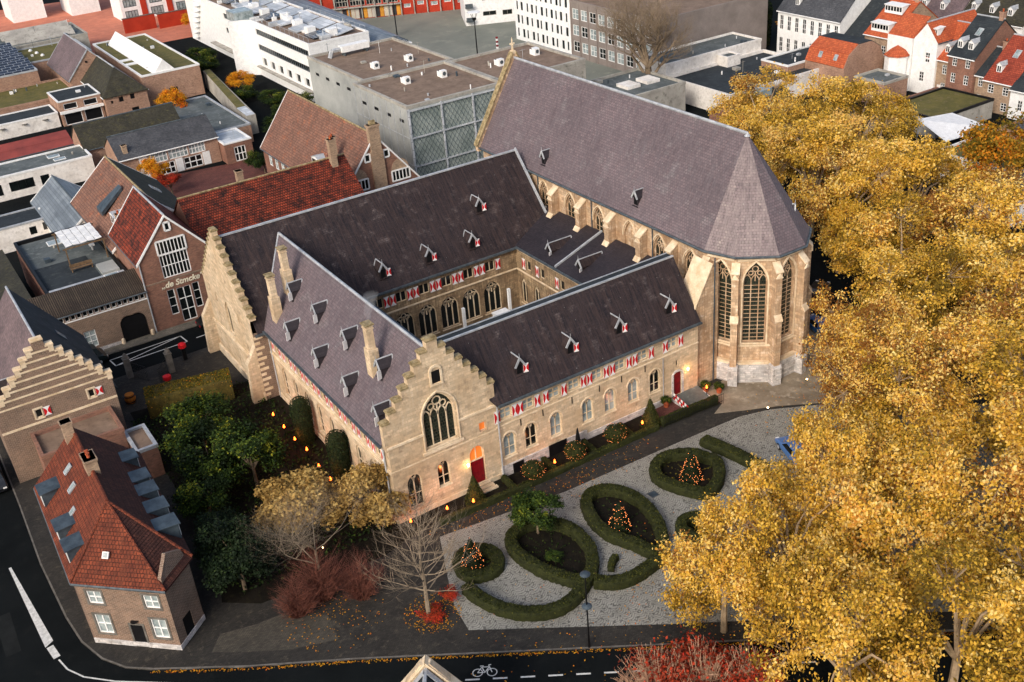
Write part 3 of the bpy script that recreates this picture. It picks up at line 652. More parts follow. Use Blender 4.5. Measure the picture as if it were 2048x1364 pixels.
d = MB(); Fs.box(d, X(56.3), X(57.3), .45, 3.0, -.2, -.14); d.build('door', M['darkred'], Sg)
f = MB(); Fs.box(f, X(56.08), X(56.3), .1, 2.9, .08, 0); Fs.box(f, X(57.3), X(57.52), .1, 2.9, .08, 0)
for a, b in zip([(X(56.1)+x, .4+z) for x, z in arch(1.4, 2.85, .6, 5)], [(X(56.1)+x, .4+z) for x, z in arch(1.4, 2.85, .6, 5)][1:]): f.prism([Fs.p(a[0], a[1], .1), Fs.p(b[0], b[1], .1), Fs.p(b[0], b[1]-.2, .1), Fs.p(a[0], a[1]-.2, .1)], (0, .1, 0))
f.build('door_surround', M['plinth'], Sg)
f = MB(); Fs.box(f, 0, 22.4, 5.22, 5.36, .07, 0); Fs.box(f, 0, 22.4, 7.36, 7.62, .1, 0); f.build('string_course', M['trim'], Sg)
f = MB(); Fs.box(f, .1, 9.2, .1, 1.15, .16, 0); Fs.box(f, 9.2, 18.2, .1, .7, .12, 0); f.build('plinth', M['plinth'], Sg)
for a, b, h0, h1 in ((1.2, 2.3, .12, 1.1), (5.0, 6.9, .12, 1.3)):       # dark basement hatches
    f = MB(); Fs.box(f, a, b, h0, h1, .22, .16); f.build('basement_hatch', M['black'], Sg)
f = MB()
for c in GW:                                                          # relieving arches and wall anchors
    P = [(X(c)-.78+x, 2.1+z) for x, z in arch(1.56, 2.4, .82, 5)]
    f = MB()
    for a, b in zip(P, P[1:]): f.prism([Fs.p(a[0], a[1], .05), Fs.p(b[0], b[1], .05), Fs.p(b[0]*.9+X(c)*.1, b[1]-.13, .05), Fs.p(a[0]*.9+X(c)*.1, a[1]-.13, .05)], (0, .05, 0))
    f.build('relieving_arch', M['trim'], Sg)
f = MB()
for x in (39.3, 41.6, 44.7, 47.7, 50.2, 52.9): Fs.box(f, X(x), X(x)+.07, 4.5, 5.15, .05, 0)
f.build('wall_anchor', M['iron'], Sg)
f = MB(); q = [(36.95,65.95,7.7),(59.2,65.95,7.7),(59.2,69.8,13.0),(33.3,69.8,13.0)]; slab(f, q, .15); courses(f, *q, .25, .022); f.build('roof', M['slateoldshade'], Sg)
f = MB(); q = [(36.95,74.4,7.7),(59.2,74.4,7.7),(59.2,70.7,12.95),(33.4,70.7,12.95)]; slab(f, q, .15); f.build('roof', M['slateoldshade'], Sg)
f = MB(); f.box(33.4,69.95,12.8,59.2,70.65,12.98); f.build('roof_walkway', M['felt'], Sg)
f = MB(); f.box(33.3,69.72,12.95,59.2,69.9,13.08); f.box(33.4,70.66,12.9,59.2,70.76,13.04); f.build('ridge_cap', M['zinc'], Sg)
f = MB(); f.box(37.0,65.72,7.5,59.25,65.94,7.68); f.build('gutter', M['gutter'], Sg)
f = MB(); f.tube((37.05,66.2,7.5),(37.05,66.2,.1),.07); f.tube((55.0,66.3,5.2),(55.0,66.3,.1),.04); f.build('downpipe', M['zinc'], Sg)
f = MB(); f.poly((59.2,66.4,0),(59.2,74,0),(59.2,74,7.7),(59.2,70.7,12.9),(59.2,69.8,12.9),(59.2,66.4,7.7)); wall(f, FR(59.2,74,-1,0), 22.3, 0, 7.7); f.build('back_wall', M['stonedk'], Sg)
for x in (40.05, 45.3, 50.6, 56.3): dormer(Sg, FR(x-.4, 67.0, 1, 0), 0, 9.05, sh=1)

# --- wing behind the courtyard
Ng = T('convent_wing', 'convent wing behind the courtyard with streaked dark slate roof and a stepped end gable', 'building', (43, 99, 0), 'wings around the convent courtyard')
Fn = FR(37.0, 92.2, 1, 0); f = MB(); xs = [1.3+2.72*i for i in range(7)]
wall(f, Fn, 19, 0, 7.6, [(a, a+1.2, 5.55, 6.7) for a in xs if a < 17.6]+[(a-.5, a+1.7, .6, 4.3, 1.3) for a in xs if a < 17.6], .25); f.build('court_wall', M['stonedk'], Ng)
for a in xs:
    if a > 17.6: continue
    window(Ng, Fn, a, 5.55, 1.2, 1.15, 2, 1, 'trim', 'glass', 0, .25, .06, .09); shutter(Ng, Fn, a-.72, 5.5, .6, 1.25); shutter(Ng, Fn, a+1.26, 5.5, .6, 1.25)
    window(Ng, Fn, a-.5, .6, 2.2, 3.7, 3, 1, 'trim', 'glass', 1.3, .25, .09, .12, True, 'trim')
f = MB(); Fn.box(f, 0, 19, 4.75, 4.9, .1, 0); Fn.box(f, 0, 19, 7.2, 7.55, .1, 0); f.build('string_course', M['trim'], Ng)
Fg = FR(25.5, 105.9, 0, -1); f = MB()           # end gable, faces the street
gh = [(5.9, 7.5, 4.6, 8.4, 1.4), (9.7, 10.1, 7.2, 8.2), (10.9, 11.3, 4.6, 5.5), (3.2, 3.6, 7.2, 8.2), (9.6, 11.2, .8, 3.6, 1.0)]
wall(f, Fg, 13.7, 0, 9.0, gh, .25); f.build('gable_wall', M['stone'], Ng)
stepgable(Ng, Fg, -.15, 13.85, 9.3, 16.2, 10, .8, .6, 'stone', None, 9.0)
window(Ng, Fg, 5.9, 4.6, 1.6, 3.8, 2, 1, 'trim', 'glass', 1.4, .25, .08, .1, True, 'trim')
window(Ng, Fg, 9.6, .8, 1.6, 2.8, 2, 1, 'trim', 'warmglow', 1.0, .25, .08, .1, True, 'trim')
for h_ in gh[1:4]: window(Ng, Fg, h_[0], h_[2], h_[1]-h_[0], h_[3]-h_[2], 1, 1, 'trim', 'glass', 0, .25, .04, .03)
f = MB(); Fg.box(f, -.1, 13.8, 3.9, 4.15, .16, 0); Fg.box(f, -.1, 13.8, .1, 1.0, .2, 0); f.build('string_course', M['trim'], Ng)
for a in (0.1, 13.3):
    f = MB(); P = Fg.p; f.prism([P(a-.3,0,0), P(a-.3,0,1.3), P(a-.3,4.5,1.1), P(a-.3,6.2,0)], (Fg.u[0]*.7, Fg.u[1]*.7, 0)); f.build('buttress', M['stone'], Ng)
f = MB(); wall(f, FR(25.5, 92.2, 1, 0), 1.5, 0, 7.6); f.build('return_wall', M['brickdk'], Ng)
for i in range(12):
    f = MB(); FR(25.5, 92.2, 1, 0).box(f, .02, .55+.35*(i % 2), .5+.58*i, .5+.58*i+.3, .03, 0); f.build('quoin', M['trim'], Ng)
f = MB(); wall(f, FR(61.5, 105.9, -1, 0), 36, 0, 7.6); f.build('rear_wall', M['stonedk'], Ng)
f = MB(); q = [(25.9,91.85,7.55),(61.0,91.85,7.55),(61.0,99,15.4),(25.9,99,15.4)]; slab(f, q, .15); courses(f, *q, .27, .022); f.build('roof', M['slateoldshade'], Ng)
f = MB(); q = [(25.9,106.2,7.55),(61.0,106.2,7.55),(61.0,99,15.4),(25.9,99,15.4)]; slab(f, q, .15); courses(f, *q, .27, .022); f.build('roof', M['slateoldshade'], Ng)
f = MB(); f.box(25.9,98.85,15.36,61.0,99.15,15.5); f.prism([(60.9,91.9,7.6),(61.15,91.9,7.6),(61.15,99,15.45),(60.9,99,15.45)], (0,0,.25)); f.build('ridge_cap', M['zinc'], Ng)
f = MB(); f.box(37.2,91.6,7.36,56.2,91.84,7.56); f.box(25.6,91.6,7.36,26.9,91.84,7.56); f.box(25.6,106.2,7.36,61,106.4,7.56); f.build('gutter', M['gutter'], Ng)
for x, y in ((40.2, 92.7), (45.6, 92.7), (50.9, 92.7), (53.5, 95.1)): dormer(Ng, FR(x-.4, y, 1, 0), 0, 7.55+(y-91.85)*1.098+.15, sh=1)

# --- aisle range between courtyard and church
Eg = T('convent_aisle', 'low convent aisle with dark lean-to slate roof between courtyard and church', 'building', (57, 83, 0))
Fe = FR(55.9, 92.2, 0, -1); f = MB(); hs = [(1.9, 2.8), (4.5, 5.4), (8.2, 9.1), (11.8, 12.7), (15.0, 15.9)]; hg = [(.6, 1.8), (3.1, 4.3), (5.6, 6.8), (8.1, 9.3), (10.6, 11.8), (13.1, 14.3), (15.6, 16.8)]
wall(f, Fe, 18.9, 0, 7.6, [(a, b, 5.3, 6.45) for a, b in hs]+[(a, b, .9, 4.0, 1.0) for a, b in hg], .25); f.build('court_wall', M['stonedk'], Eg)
for a, b in hs: window(Eg, Fe, a, 5.3, b-a, 1.15, 1, 1, 'trim', 'glass', 0, .25, .06, .05); shutter(Eg, Fe, a-.64, 5.25, .56, 1.25)
for a, b in hg: window(Eg, Fe, a, .9, 1.2, 3.1, 2, 1, 'trim', 'glass', 1.0, .25, .07, .1, True, 'trim')
f = MB(); Fe.box(f, 0, 18.9, 4.75, 4.9, .1, 0); Fe.box(f, 0, 18.9, 7.2, 7.55, .1, 0); f.build('string_course', M['trim'], Eg)
f = MB(); q = [(55.75,73.2,7.7),(55.75,92.2,7.7),(61.95,94.3,9.85),(61.95,73.2,9.85)]; slab(f, q, .15); courses(f, *q, .27, .02); f.build('roof', M['slatelow'], Eg)
f = MB(); f.prism([(55.75,84.3,7.72),(55.75,84.5,7.72),(61.9,84.5,9.86),(61.9,84.3,9.86)], (0,0,.2)); f.tube((55.75,92.2,7.78),(61.6,94.3,9.85),.1); f.build('lead_roll', M['zinc'], Eg)
f = MB(); f.box(55.5,73.6,7.5,55.74,91.7,7.68); f.build('gutter', M['gutter'], Eg)
for y in (87.0, 81.6): dormer(Eg, FR(56.9, y+.4, 0, -1), 0, 8.05, w=.8, h=.5, depth=2.6, sh=2)

# --- gothic church
Ch = T('gothic_church', 'gothic church with huge purple slate roof, buttresses and a tall-windowed polygonal choir', 'church', (67.25, 87, 0))
EV = [(61.5,68.1),(62.6,65.1),(65.6,62.75),(68.9,62.75),(71.9,65.1),(73.0,68.1)]; CEN = (67.25, 69.3)
WV = [(CEN[0]+(x-CEN[0])*.935, CEN[1]+(y-CEN[1])*.935) for x, y in EV]
Fc = FR(61.9, 107.7, 0, -1); wys = [100.0, 94.93, 89.9, 84.8, 79.6, 75.0, 70.4]
f = MB(); wall(f, Fc, 107.7-WV[0][1], 0, 13.3, [(107.7-y-.95, 107.7-y+.95, 9.2, 12.5, 1.7) for y in wys], .35); f.build('nave_wall', M['churchs'], Ch)
for i, y in enumerate(wys):
    if i == 4:
        g = MB(); ring = [(-.95, 0)]+[(x-.95, z) for x, z in arch(1.9, 3.3, 1.7, 6)]+[(.95, 0)]; g.poly(*[Fc.p(107.7-y+x, 9.2+z, -.25) for x, z in ring]); Fc.box(g, 107.7-y-.04, 107.7-y+.04, 9.2, 11.6, -.25, -.15); g.build('blind_window', M['churchs'], Ch)
    else: window(Ch, Fc, 107.7-y-.95, 9.2, 1.9, 3.3, 3, 3, 'churchs', 'leaded', 1.7, .35, .1, .1, True, 'trim')
    g = MB(); P = [(107.7-y-1.12+x, 9.3+z) for x, z in arch(2.24, 3.5, 1.9, 7)]
    for a, b in zip(P, P[1:]): g.prism([Fc.p(a[0], a[1], .12), Fc.p(b[0], b[1], .12), Fc.p(b[0]*.93+(107.7-y)*.07, b[1]-.12, .12), Fc.p(a[0]*.93+(107.7-y)*.07, a[1]-.12, .12)], (.12, 0, 0))
    g.build('hood_mould', M['trim'], Ch)
f = MB(); wall(f, FR(72.6, 68.3, 0, 1), 39.4, 0, 13.3); wall(f, FR(72.6, 107.7, -1, 0), 10.7, 0, 13.3); f.build('nave_wall', M['churchs'], Ch)
for i in range(5):
    a, b = WV[i], WV[i+1]; L = math.hypot(b[0]-a[0], b[1]-a[1]); F = FR(*a, b[0]-a[0], b[1]-a[1]); w = 2.15 if i != 2 else 2.0; m0 = L/2-w/2
    f = MB(); wall(f, F, L, 0, 13.3, [(m0, m0+w, 4.3, 12.6, 2.0)], .4); f.build('choir_wall', M['churchs'], Ch)
    window(Ch, F, m0, 4.3, w, 8.3, 3, 15, 'churchs', 'leaded', 2.0, .4, .09, .09, True, 'trim')
    g = MB(); P = [(m0-.18+x, 4.1+z) for x, z in arch(w+.36, 8.75, 2.25, 8)]; P = [(m0-.18, 4.1)]+P+[(m0+w+.18, 4.1)]
    for p, q in zip(P, P[1:]):
        s_ = lambda t: (t[0]+(.13 if t[0] < L/2-.05 else -.13 if t[0] > L/2+.05 else 0), t[1]-(.14 if t[1] > 10.5 else 0))
        g.prism([F.p(*p, .1), F.p(*q, .1), F.p(*s_(q), .1), F.p(*s_(p), .1)], (-F.n[0]*.1, -F.n[1]*.1, 0))
    g.build('hood_mould', M['trim'], Ch)
    g = MB(); P = F.p; g.prism([P(.1,2.35,0), P(.1,2.35,.42), P(.1,2.1,.42), P(.1,2.1,0)], (F.u[0]*(L-.2), F.u[1]*(L-.2), 0)); g.prism([P(.1,4.1,.02), P(.1,4.1,.2), P(.1,3.95,.2), P(.1,3.95,.02)], (F.u[0]*(L-.2), F.u[1]*(L-.2), 0)); F.box(g, .12, L-.12, 12.85, 13.1, .15, 0); g.build('string_course', M['trim'], Ch)
    g = MB(); F.box(g, -.1, L+.1, 0, 2.1, .4, 0); g.build('plinth', M['plinth'], Ch)
def buttress(bx, by, nx, ny, top, wid=.72, out=1.15, zb=0., low=True):
    l = math.hypot(nx, ny); nx, ny = nx/l, ny/l; F = FR(bx-(-ny)*wid/2, by-nx*wid/2, -ny, nx)
    if F.n[0]*nx+F.n[1]*ny < 0: F = FR(bx+(-ny)*wid/2, by+nx*wid/2, ny, -nx)
    P = F.p; V = (F.u[0]*wid, F.u[1]*wid, 0); g = MB(); o1, o2 = out, out*.72
    z1 = zb+(top-zb)*.55; z2 = top
    prof = [(-.15, zb), (o1, zb), (o1, z1), (o2, z1+.55), (o2, z2-.7), (0, z2), (-.15, z2)]
    g.prism([P(0, z, d) for d, z in prof], V); o = g.build('buttress', M['churchs'], Ch)
    c = MB(); W2 = (F.u[0]*(wid+.16), F.u[1]*(wid+.16), 0)
    c.prism([P(-.08, z1+.03, o1+.08), P(-.08, z1+.62, o2-.02), P(-.08, z1+.5, o2-.06), P(-.08, z1-.1, o1+.04)], W2)
    c.prism([P(-.08, z2-.72, o2+.12), P(-.08, z2+.08, -.02), P(-.08, z2-.06, -.02), P(-.08, z2-.84, o2+.06)], W2)
    c.prism([P(wid/2, z2-.75, o2+.13), P(-.05, z2-1.3, o2+.13), P(wid+.05, z2-1.3, o2+.13)], (-F.n[0]*.2, -F.n[1]*.2, 0))
    c.build('weathering_stone', M['trim'], o)
    if low:
        c = MB(); F.box(c, -.14, wid+.14, 0, 1.95, out+.15, -.1); c.prism([P(-.14, 1.95, out+.15), P(-.14, 2.25, out-.05), P(-.14, 2.25, -.1), P(-.14, 1.95, -.1)], (F.u[0]*(wid+.28), F.u[1]*(wid+.28), 0)); c.build('buttress_foot', M['plinth'], o)
for y in (97.8, 92.45, 87.4, 82.3, 77.2, 72.6): buttress(61.9, y, -1, 0, 12.7, out=1.35, zb=5, low=False)
for i in range(6): buttress(*WV[i], WV[i][0]-CEN[0], WV[i][1]-CEN[1], 12.6, out=.95, wid=.62)
for y in (97.8, 92.4, 87.4, 82.3, 77.2, 72.6): buttress(72.6, y, 1, 0, 12.7, out=1.35, zb=0, low=False)
f = MB(); f.prism([(59.25,66.7,0),(62.0,66.7,0),(62.0,66.7,12.4),(61.2,66.7,12.4),(59.25,66.7,8.6)], (0, 2.4, 0)); f.build('stair_pier', M['churchs'], Ch)
f = MB(); f.prism([(59.1,66.6,8.62),(61.2,66.6,12.5),(61.2,66.6,12.7),(59.1,66.6,8.8)], (0, 2.6, 0)); f.build('weathering_stone', M['trim'], Ch)
AP = (67.25, 68.9, 22.95)
for x in (61.5, 73.0):
    f = MB(); q = [(x,68.1,13.5),(x,107.8,13.5),(67.25,107.8,22.95),AP]; slab(f, q, .2); courses(f, *q, .28, .022); f.build('roof', M['slate'], Ch)
for a, b in zip(EV, EV[1:]):
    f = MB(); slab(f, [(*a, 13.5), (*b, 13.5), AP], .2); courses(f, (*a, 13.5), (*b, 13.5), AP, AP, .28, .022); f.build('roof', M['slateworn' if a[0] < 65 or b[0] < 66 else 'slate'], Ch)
f = MB(); f.tube((67.25,68.9,23.0),(67.25,107.8,23.0),.16); f.lathe((67.25,68.9,22.75), [(.3,0),(.16,.2),(.03,.4)], 8); f.build('ridge_cap', M['zinc'], Ch)
f = MB(); E2 = [(61.35,107.8)]+[(CEN[0]+(x-CEN[0])*1.02, CEN[1]+(y-CEN[1])*1.02) for x, y in EV]+[(73.15,107.8)]
for a, b in zip(E2, E2[1:]): f.tube((*a, 13.38), (*b, 13.38), .13, n=6)
f.build('gutter', M['gutter'], Ch)
f = MB(); f.prism([(61.2,107.6,13.0),(73.3,107.6,13.0),(73.3,107.6,13.7),(67.55,107.6,23.4),(66.95,107.6,23.4),(61.2,107.6,13.7)], (0, .6, 0)); g_ = f.build('gable', M['churchs'], Ch)
f = MB()
for s_ in (-1, 1): f.prism([(67.25+s_*6.2,107.5,13.6),(67.25+s_*.25,107.5,23.45),(67.25+s_*.25,107.5,23.7),(67.25+s_*6.2,107.5,13.85)], (0, .8, 0))
f.build('gable_coping', M['lichen'], g_)
f = MB(); f.box(67.0,107.65,23.4,67.5,108.15,23.8); f.lathe((67.25,107.9,23.8), [(.16,0),(.1,.5),(.2,.6),(.1,.75),(.08,1.2),(.03,1.5)], 6); f.box(66.95,107.82,24.5,67.55,107.98,24.68); f.build('finial_cross', M['trim'], g_)
for y, k in ((94.98, 0), (78.8, 0)): dormer(Ch, FR(62.1, y+.35, 0, -1), 0, 14.5, w=.65, h=.85, depth=.8, sh=0, sm='slatelow')
dormer(Ch, FR(70.1, 65.6, .75, .66), 0, 14.6, w=.65, h=.85, depth=.8, sh=0, sm='slatelow')
f = MB()
for y in (95.9, 85.9, 75.9): f.tube((61.75,y,13.3),(61.75,y,9.8),.06)
f.tube((61.45,66.6,13.2),(61.45,66.6,.2),.07); f.build('downpipe', M['lead'], Ch)
# ---------------------------------------------------------------- neighbours
LD = {}
def boxdormer(par, F, a, z, w=1.3, h=1.0, depth=1.5, mb_='lead', fm='white', gm='glass', cols=2, pitched=False):
    key = (w, h, depth, mb_, fm, gm, cols, pitched)
    if key not in LD:
        b = MB(); r = .45 if pitched else 0
        b.prism([(0,0,-.4),(w,0,-.4),(w,0,h),(w/2,0,h+r),(0,0,h)], (0, .05, 0))
        for x in (0, w-.05): b.prism([(x,.05,-.4),(x,.05,h),(x,depth,h)], (.05, 0, 0))
        rf = MB()
        if pitched:
            for s_ in (-1, 1): rf.prism([(w/2,-.12,h+r),(w/2+s_*(w/2+.1),-.12,h-.06),(w/2+s_*(w/2+.1),depth,h-.06),(w/2,depth+.5,h+r)], (0, 0, .06))
        else: rf.prism([(-.12,-.15,h+.0),(w+.12,-.15,h+.0),(w+.12,depth+.2,h+.12),(-.12,depth+.2,h+.12)], (0, 0, .08))
        fr = MB()
        for p, q in (((.06,0),(w-.06,0)), ((.06,h-.08),(w-.06,h-.08)), ((.1,0),(.1,h-.05)), ((w-.1,0),(w-.1,h-.05)))+tuple(((w*i/cols,0),(w*i/cols,h-.05)) for i in range(1, cols)): bar(fr, p, q, .09, -.04, .0)
        LD[key] = (b.mesh('dormer', M[mb_]), rf.mesh('dormer_roof', M['zinc' if pitched else mb_]), fr.mesh('window_frame', M[fm]), MB().box(.1,-.012,.03,w-.1,-.002,h-.08).mesh('pane', M[gm]))
    m = LD[key]; o = put('dormer', m[0], par, F.mat(a, z)); kid('dormer_roof', m[1], o); kid('window_frame', m[2], o); kid('pane', m[3], o); return o
def skylight(par, c, u, v, w, h, fm='zinc'):
    """glazed roof light: centre c, unit vectors along and up the slope"""
    c, u, v = Vector(c), Vector(u).normalized(), Vector(v).normalized(); n_ = u.cross(v).normalized()
    n_ = n_ if n_.z > 0 else -n_; q = [c+u*(sx*w/2)+v*(sy*h/2) for sx, sy in ((-1,-1),(1,-1),(1,1),(-1,1))]
    o = MB().prism([tuple(p) for p in q], tuple(n_*.12)).build('skylight', M[fm], par)
    q = [c+n_*.123+u*(sx*(w/2-.08))+v*(sy*(h/2-.08)) for sx, sy in ((-1,-1),(1,-1),(1,1),(-1,1))]; MB().poly(*[tuple(p) for p in q]).build('pane', M['curtain'], o)
wh = lambda c=2, r=2, g='glass', **k: dict(cols=c, rows=r, fm='white', gm=g, **k)
HG = 'houses behind the yellow trees'

# --- brick house with rust tiled hip roof on the street corner
K = T('corner_house', 'two storey brick corner house with rust red hipped tile roof and grey lead dormers', 'house', (6.5, 73, 0))
EP = [(2.24,68.21),(7.52,63.08),(10.29,65.48),(11.06,81.6),(2.59,82.25)]
WP = [(2.52,68.3),(7.52,63.5),(9.95,65.6),(10.7,81.3),(2.85,82.0)]
for i in range(5):
    a, b = WP[i], WP[(i+1) % 5]; F = FR(*a, b[0]-a[0], b[1]-a[1]); L = math.hypot(b[0]-a[0], b[1]-a[1]); f = MB(); H = []
    if i == 0: H = [(.65,1.8,4.0,5.2), (5.1,6.25,4.0,5.2), (.65,1.85,1.15,2.95), (5.1,6.3,1.15,2.95), (3.35,4.3,.15,2.2)]
    if i == 1: H = [(.9, 2.0, .15, 2.2)]
    if i == 4: H = [(1.5,2.6,3.6,5.0),(5,6.1,3.6,5.0),(9,10.1,3.6,5.0),(2,3.1,.8,2.3),(6,7.1,.8,2.3),(10,11.1,.8,2.3)]
    wall(f, F, L, 0, 6.0, H, .14); f.build('wall', M['brickdk'], K)
    for h in H:
        if h[3]-h[2] > 2: g = MB(); F.box(g, h[0], h[1], h[2], h[3], -.12, -.06); g.build('door', M['black'], K)
        else: window(K, F, h[0], h[2], h[1]-h[0], h[3]-h[2], 2, 2, 'white', 'curtain' if i == 0 else 'glass', rec=.14, fr=.09, br=.09)
        if i == 0:
            g = MB(); F.box(g, h[0]-.16, h[0], h[2]-.14, h[3]+.16, .04, 0); F.box(g, h[1], h[1]+.16, h[2]-.14, h[3]+.16, .04, 0); F.box(g, h[0], h[1], h[3], h[3]+.16, .04, 0); F.box(g, h[0], h[1], h[2]-.14, h[2], .06, 0); g.build('stone_surround', M['kerb'], K)
    f = MB(); F.box(f, -.03, L+.03, 0, .55, .05, 0); f.build('plinth', M['plinth'] if i < 2 else M['brickdk'], K)
    if i in (0, 4): f = MB(); f.tube((*EP[i], 5.9), (*EP[(i+1) % 5], 5.9), .1); f.build('gutter', M['gutter'], K)
F = FR(*WP[0], WP[1][0]-WP[0][0], WP[1][1]-WP[0][1]); f = MB(); f.lathe(F.p(3.83, 2.62, .06), [(.3,-.02),(.3,.02)], 10); o = f.build('wall_medallion', M['black'], K)
RF, RB = (6.42,70.36,10), (6.72,82.4,10)
for pts, mt in (([(*EP[4],6),(*EP[0],6),RF,RB], 'rusttile'), ([(*EP[0],6),(*EP[1],6),RF,RF], 'rusttile'), ([(*EP[1],6),(*EP[2],6),RF,RF], 'tileshade'), ([(*EP[2],6),(*EP[3],6),RB,RF], 'tileshade')):  # slopes turned from the sun take the tile with painted shade
    f = MB(); slab(f, pts if pts[2] != pts[3] else pts[:3], .14); courses(f, *pts, .26, .045); f.build('roof', M[mt], K)
f = MB(); a, b = WP[1], WP[2]; f.prism([(*a, 5.7), (*b, 5.7), (b[0]-.3, b[1]+.1, 6.9), ((a[0]+b[0])/2-.25, (a[1]+b[1])/2+.3, 7.7), (a[0]+.05, a[1]+.15, 6.7)], (-.18, .22, 0)); f.build('corner_gable', M['brickdk'], K)
f = MB(); f.tube(RF, RB, .14); f.tube(RF, (*EP[1], 6.1), .1); f.tube(RF, (*EP[2], 6.1), .12); f.tube(RF, (*EP[0], 6.1), .09); f.build('ridge_tile', M['rusttile'], K, split=False)
MB().poly((*EP[3], 5.95), (*EP[4], 5.95), RB).build('gable', M['brickdk'], K)
for y in (79.0, 73.5, 70.6): boxdormer(K, FR(2.75, y+.75, 0, -1), 0, 6.5, 1.5, 1.05, 1.5)
for y in (79.3, 75.9, 73.8, 71.2, 68.6): boxdormer(K, FR(10.35, y-.7, 0, 1), 0, 6.45, 1.4, 1.05, 1.6)
chimney(K, 6.6, 75.6, 9.2, 11.0, .9, 'bricktan', 2, 1.5); chimney(K, 6.3, 81.6, 9.0, 11.2, .8, 'bricktan', 0)
sl = Vector((4.2, 0, 4)).normalized()
for x, y in ((4.9, 76.2), (4.2, 74.0), (5.2, 78.5)): skylight(K, (x, y, 6+(x-2.4)*.98), (0, 1, 0), sl, .55, .9)
skylight(K, (5.0, 67.6, 7.55), Vector((.717,-.697,0)), Vector((.45,.47,.76)), .5, .5, 'plaster')

# --- stepped gable house on the left
L_ = T('step_gable_house', 'brick house with stepped gable striped by pale stone bands and mauve slate roof', 'house', (7.1, 100, 0))
F = FR(2.0, 93.5, 1, 0); H = [(3.1,3.75,5.85,6.75),(7.85,8.45,6.1,6.95)]
f = MB(); wall(f, F, 10.2, 0, 7.2, H, .12); f.build('front_wall', M['brickdk'], L_)
g0 = stepgable(L_, F, -.1, 10.3, 7.9, 13.1, 7, 1.0, .55, 'brickdk', None, 7.2, 'trim')
for i in range(7):
    z = 7.55+i*.742; w = 10.2-1.32*i; f = MB(); F.box(f, 5.1-w/2+.05, 5.1+w/2-.05, z, z+.16, .06, .013); f.build('stone_band', M['trim'], g0)
for s_ in range(14):
    i, sd_ = s_//2, s_ % 2; f = MB(); x = -.1+i*.67 if sd_ == 0 else 10.3-i*.67; F.box(f, min(x, x+(.45 if sd_ == 0 else -.45)), max(x, x+(.45 if sd_ == 0 else -.45)), 7.3+i*.742, 7.88+i*.742, .05, .013); f.build('quoin', M['trim'], g0)
for h in H:
    window(L_, F, h[0], h[2], h[1]-h[0], h[3]-h[2], 1, 1, 'trim', 'glass', rec=.12, fr=.09); shutter(L_, F, h[1]+.08, h[2], .6, h[3]-h[2], .04)
    f = MB(); F.box(f, h[0]-.15, h[0], h[2]-.1, h[3]+.15, .05, 0); F.box(f, h[0], h[1]+.1, h[3], h[3]+.15, .05, 0); F.box(f, h[0], h[1]+.1, h[2]-.15, h[2], .05, 0); f.build('stone_surround', M['trim'], L_)
f = MB(); F.box(f, 0, 10.2, 5.3, 5.5, .08, 0); f.build('string_course', M['trim'], L_)
for fc in (FR(2.0,107,0,-1), FR(12.2,93.5,0,1)): f = MB(); wall(f, fc, 13.5, 0, 6.2); f.build('wall', M['brickdk'], L_)
f = MB(); wall(f, FR(12.2,107,-1,0), 10.2, 0, 6.2); f.poly((2,107,6.2),(12.2,107,6.2),(7.1,107,13.2)); f.build('rear_wall', M['brickdk'], L_)
for x, mt in ((1.7, 'mauve'), (12.5, 'felt')):  # east slope is slate too; its shade is put in as black felt colour
    f = MB(); q = [(x,94.0,5.9),(x,107.2,5.9),(7.1,107.2,13.2),(7.1,94.0,13.2)]; slab(f, q); courses(f, *q, .27, .022); f.build('roof', M[mt], L_)
f = MB(); f.tube((7.1,94,13.25),(7.1,107.2,13.25),.12); f.build('ridge_cap', M['zinc'], L_)
for y in (96.2, 101.5): dormer(L_, FR(2.9, y+.4, 0, -1), 0, 7.6, sh=2)
for y, z in ((97, 8.2), (101, 9.5)): skylight(L_, (12.5-(z-5.9)*.74, y, z), (0,1,0), (-.6,0,.8), 1.0, 1.2, 'lead')
f = T('brick_annex', 'low red brick annex with gravel roof below the striped stepped gable', 'building', (7.8, 91, 0))
vflat(f, 4.2, 11.3, 88.9, 93.45, 4.3, 'brick', 'roofgrav', pm='brick'); vflat(f, 6.6, 9.3, 87.0, 88.9, 3.6, 'brick', 'roofgrav')
f = T('garden_shed', 'small red walled shed with gravel roof and zinc edge beside the garden', 'shed', (12.2, 88, 0)); vflat(f, 11.4, 13.3, 86.2, 90.4, 3.2, 'brick', 'roofgrav', pm='zinc', par_h=.2)

# --- street row behind: gabled cafe house, gate building, terrace
B = T('gabled_brick_house', 'red brick house with white gable boards, large white grid window and script lettering', 'house', (25, 120, 0))
big = dict(cols=8, rows=3, fm='white', gm='glass', fr=.1, br=.09)
vgable(B, 21.1, 28.7, 114.5, 126, 8.9, 13.3, 'y', 'brick', 'oldtile', [('S',2.2,6.05,3.2,2.84,dict(big, rows=2)), ('S',2.1,1.5,.85,3.1,wh(1,3)), ('S',3.2,.3,1.6,4.2,dict(wh(2,3), br=.09)), ('S',5.0,1.5,.8,3.1,wh(1,3))], over=.4, verge='white', ridge='zinc')
f = MB(); F = FR(21.1,114.5,1,0)
window(B, F, 2.2, 8.9, 3.2, 1.6, 8, 1, 'white', 'glass', rec=.06, fr=.1, br=.09, d=.08); window(B, F, 3.55, 11.5, .6, .95, 1, 1, 'white', 'glass', rec=.05, fr=.1, d=.07)
cu = bpy.data.curves.new('lettering', 'FONT'); cu.body = '\u201ede Stmcke\u201d'; cu.size = .95; cu.extrude = .03; cu.shear = .25; cu.offset = .018
to = bpy.data.objects.new('lettering', cu); COL.objects.link(to); bpy.context.view_layer.update()
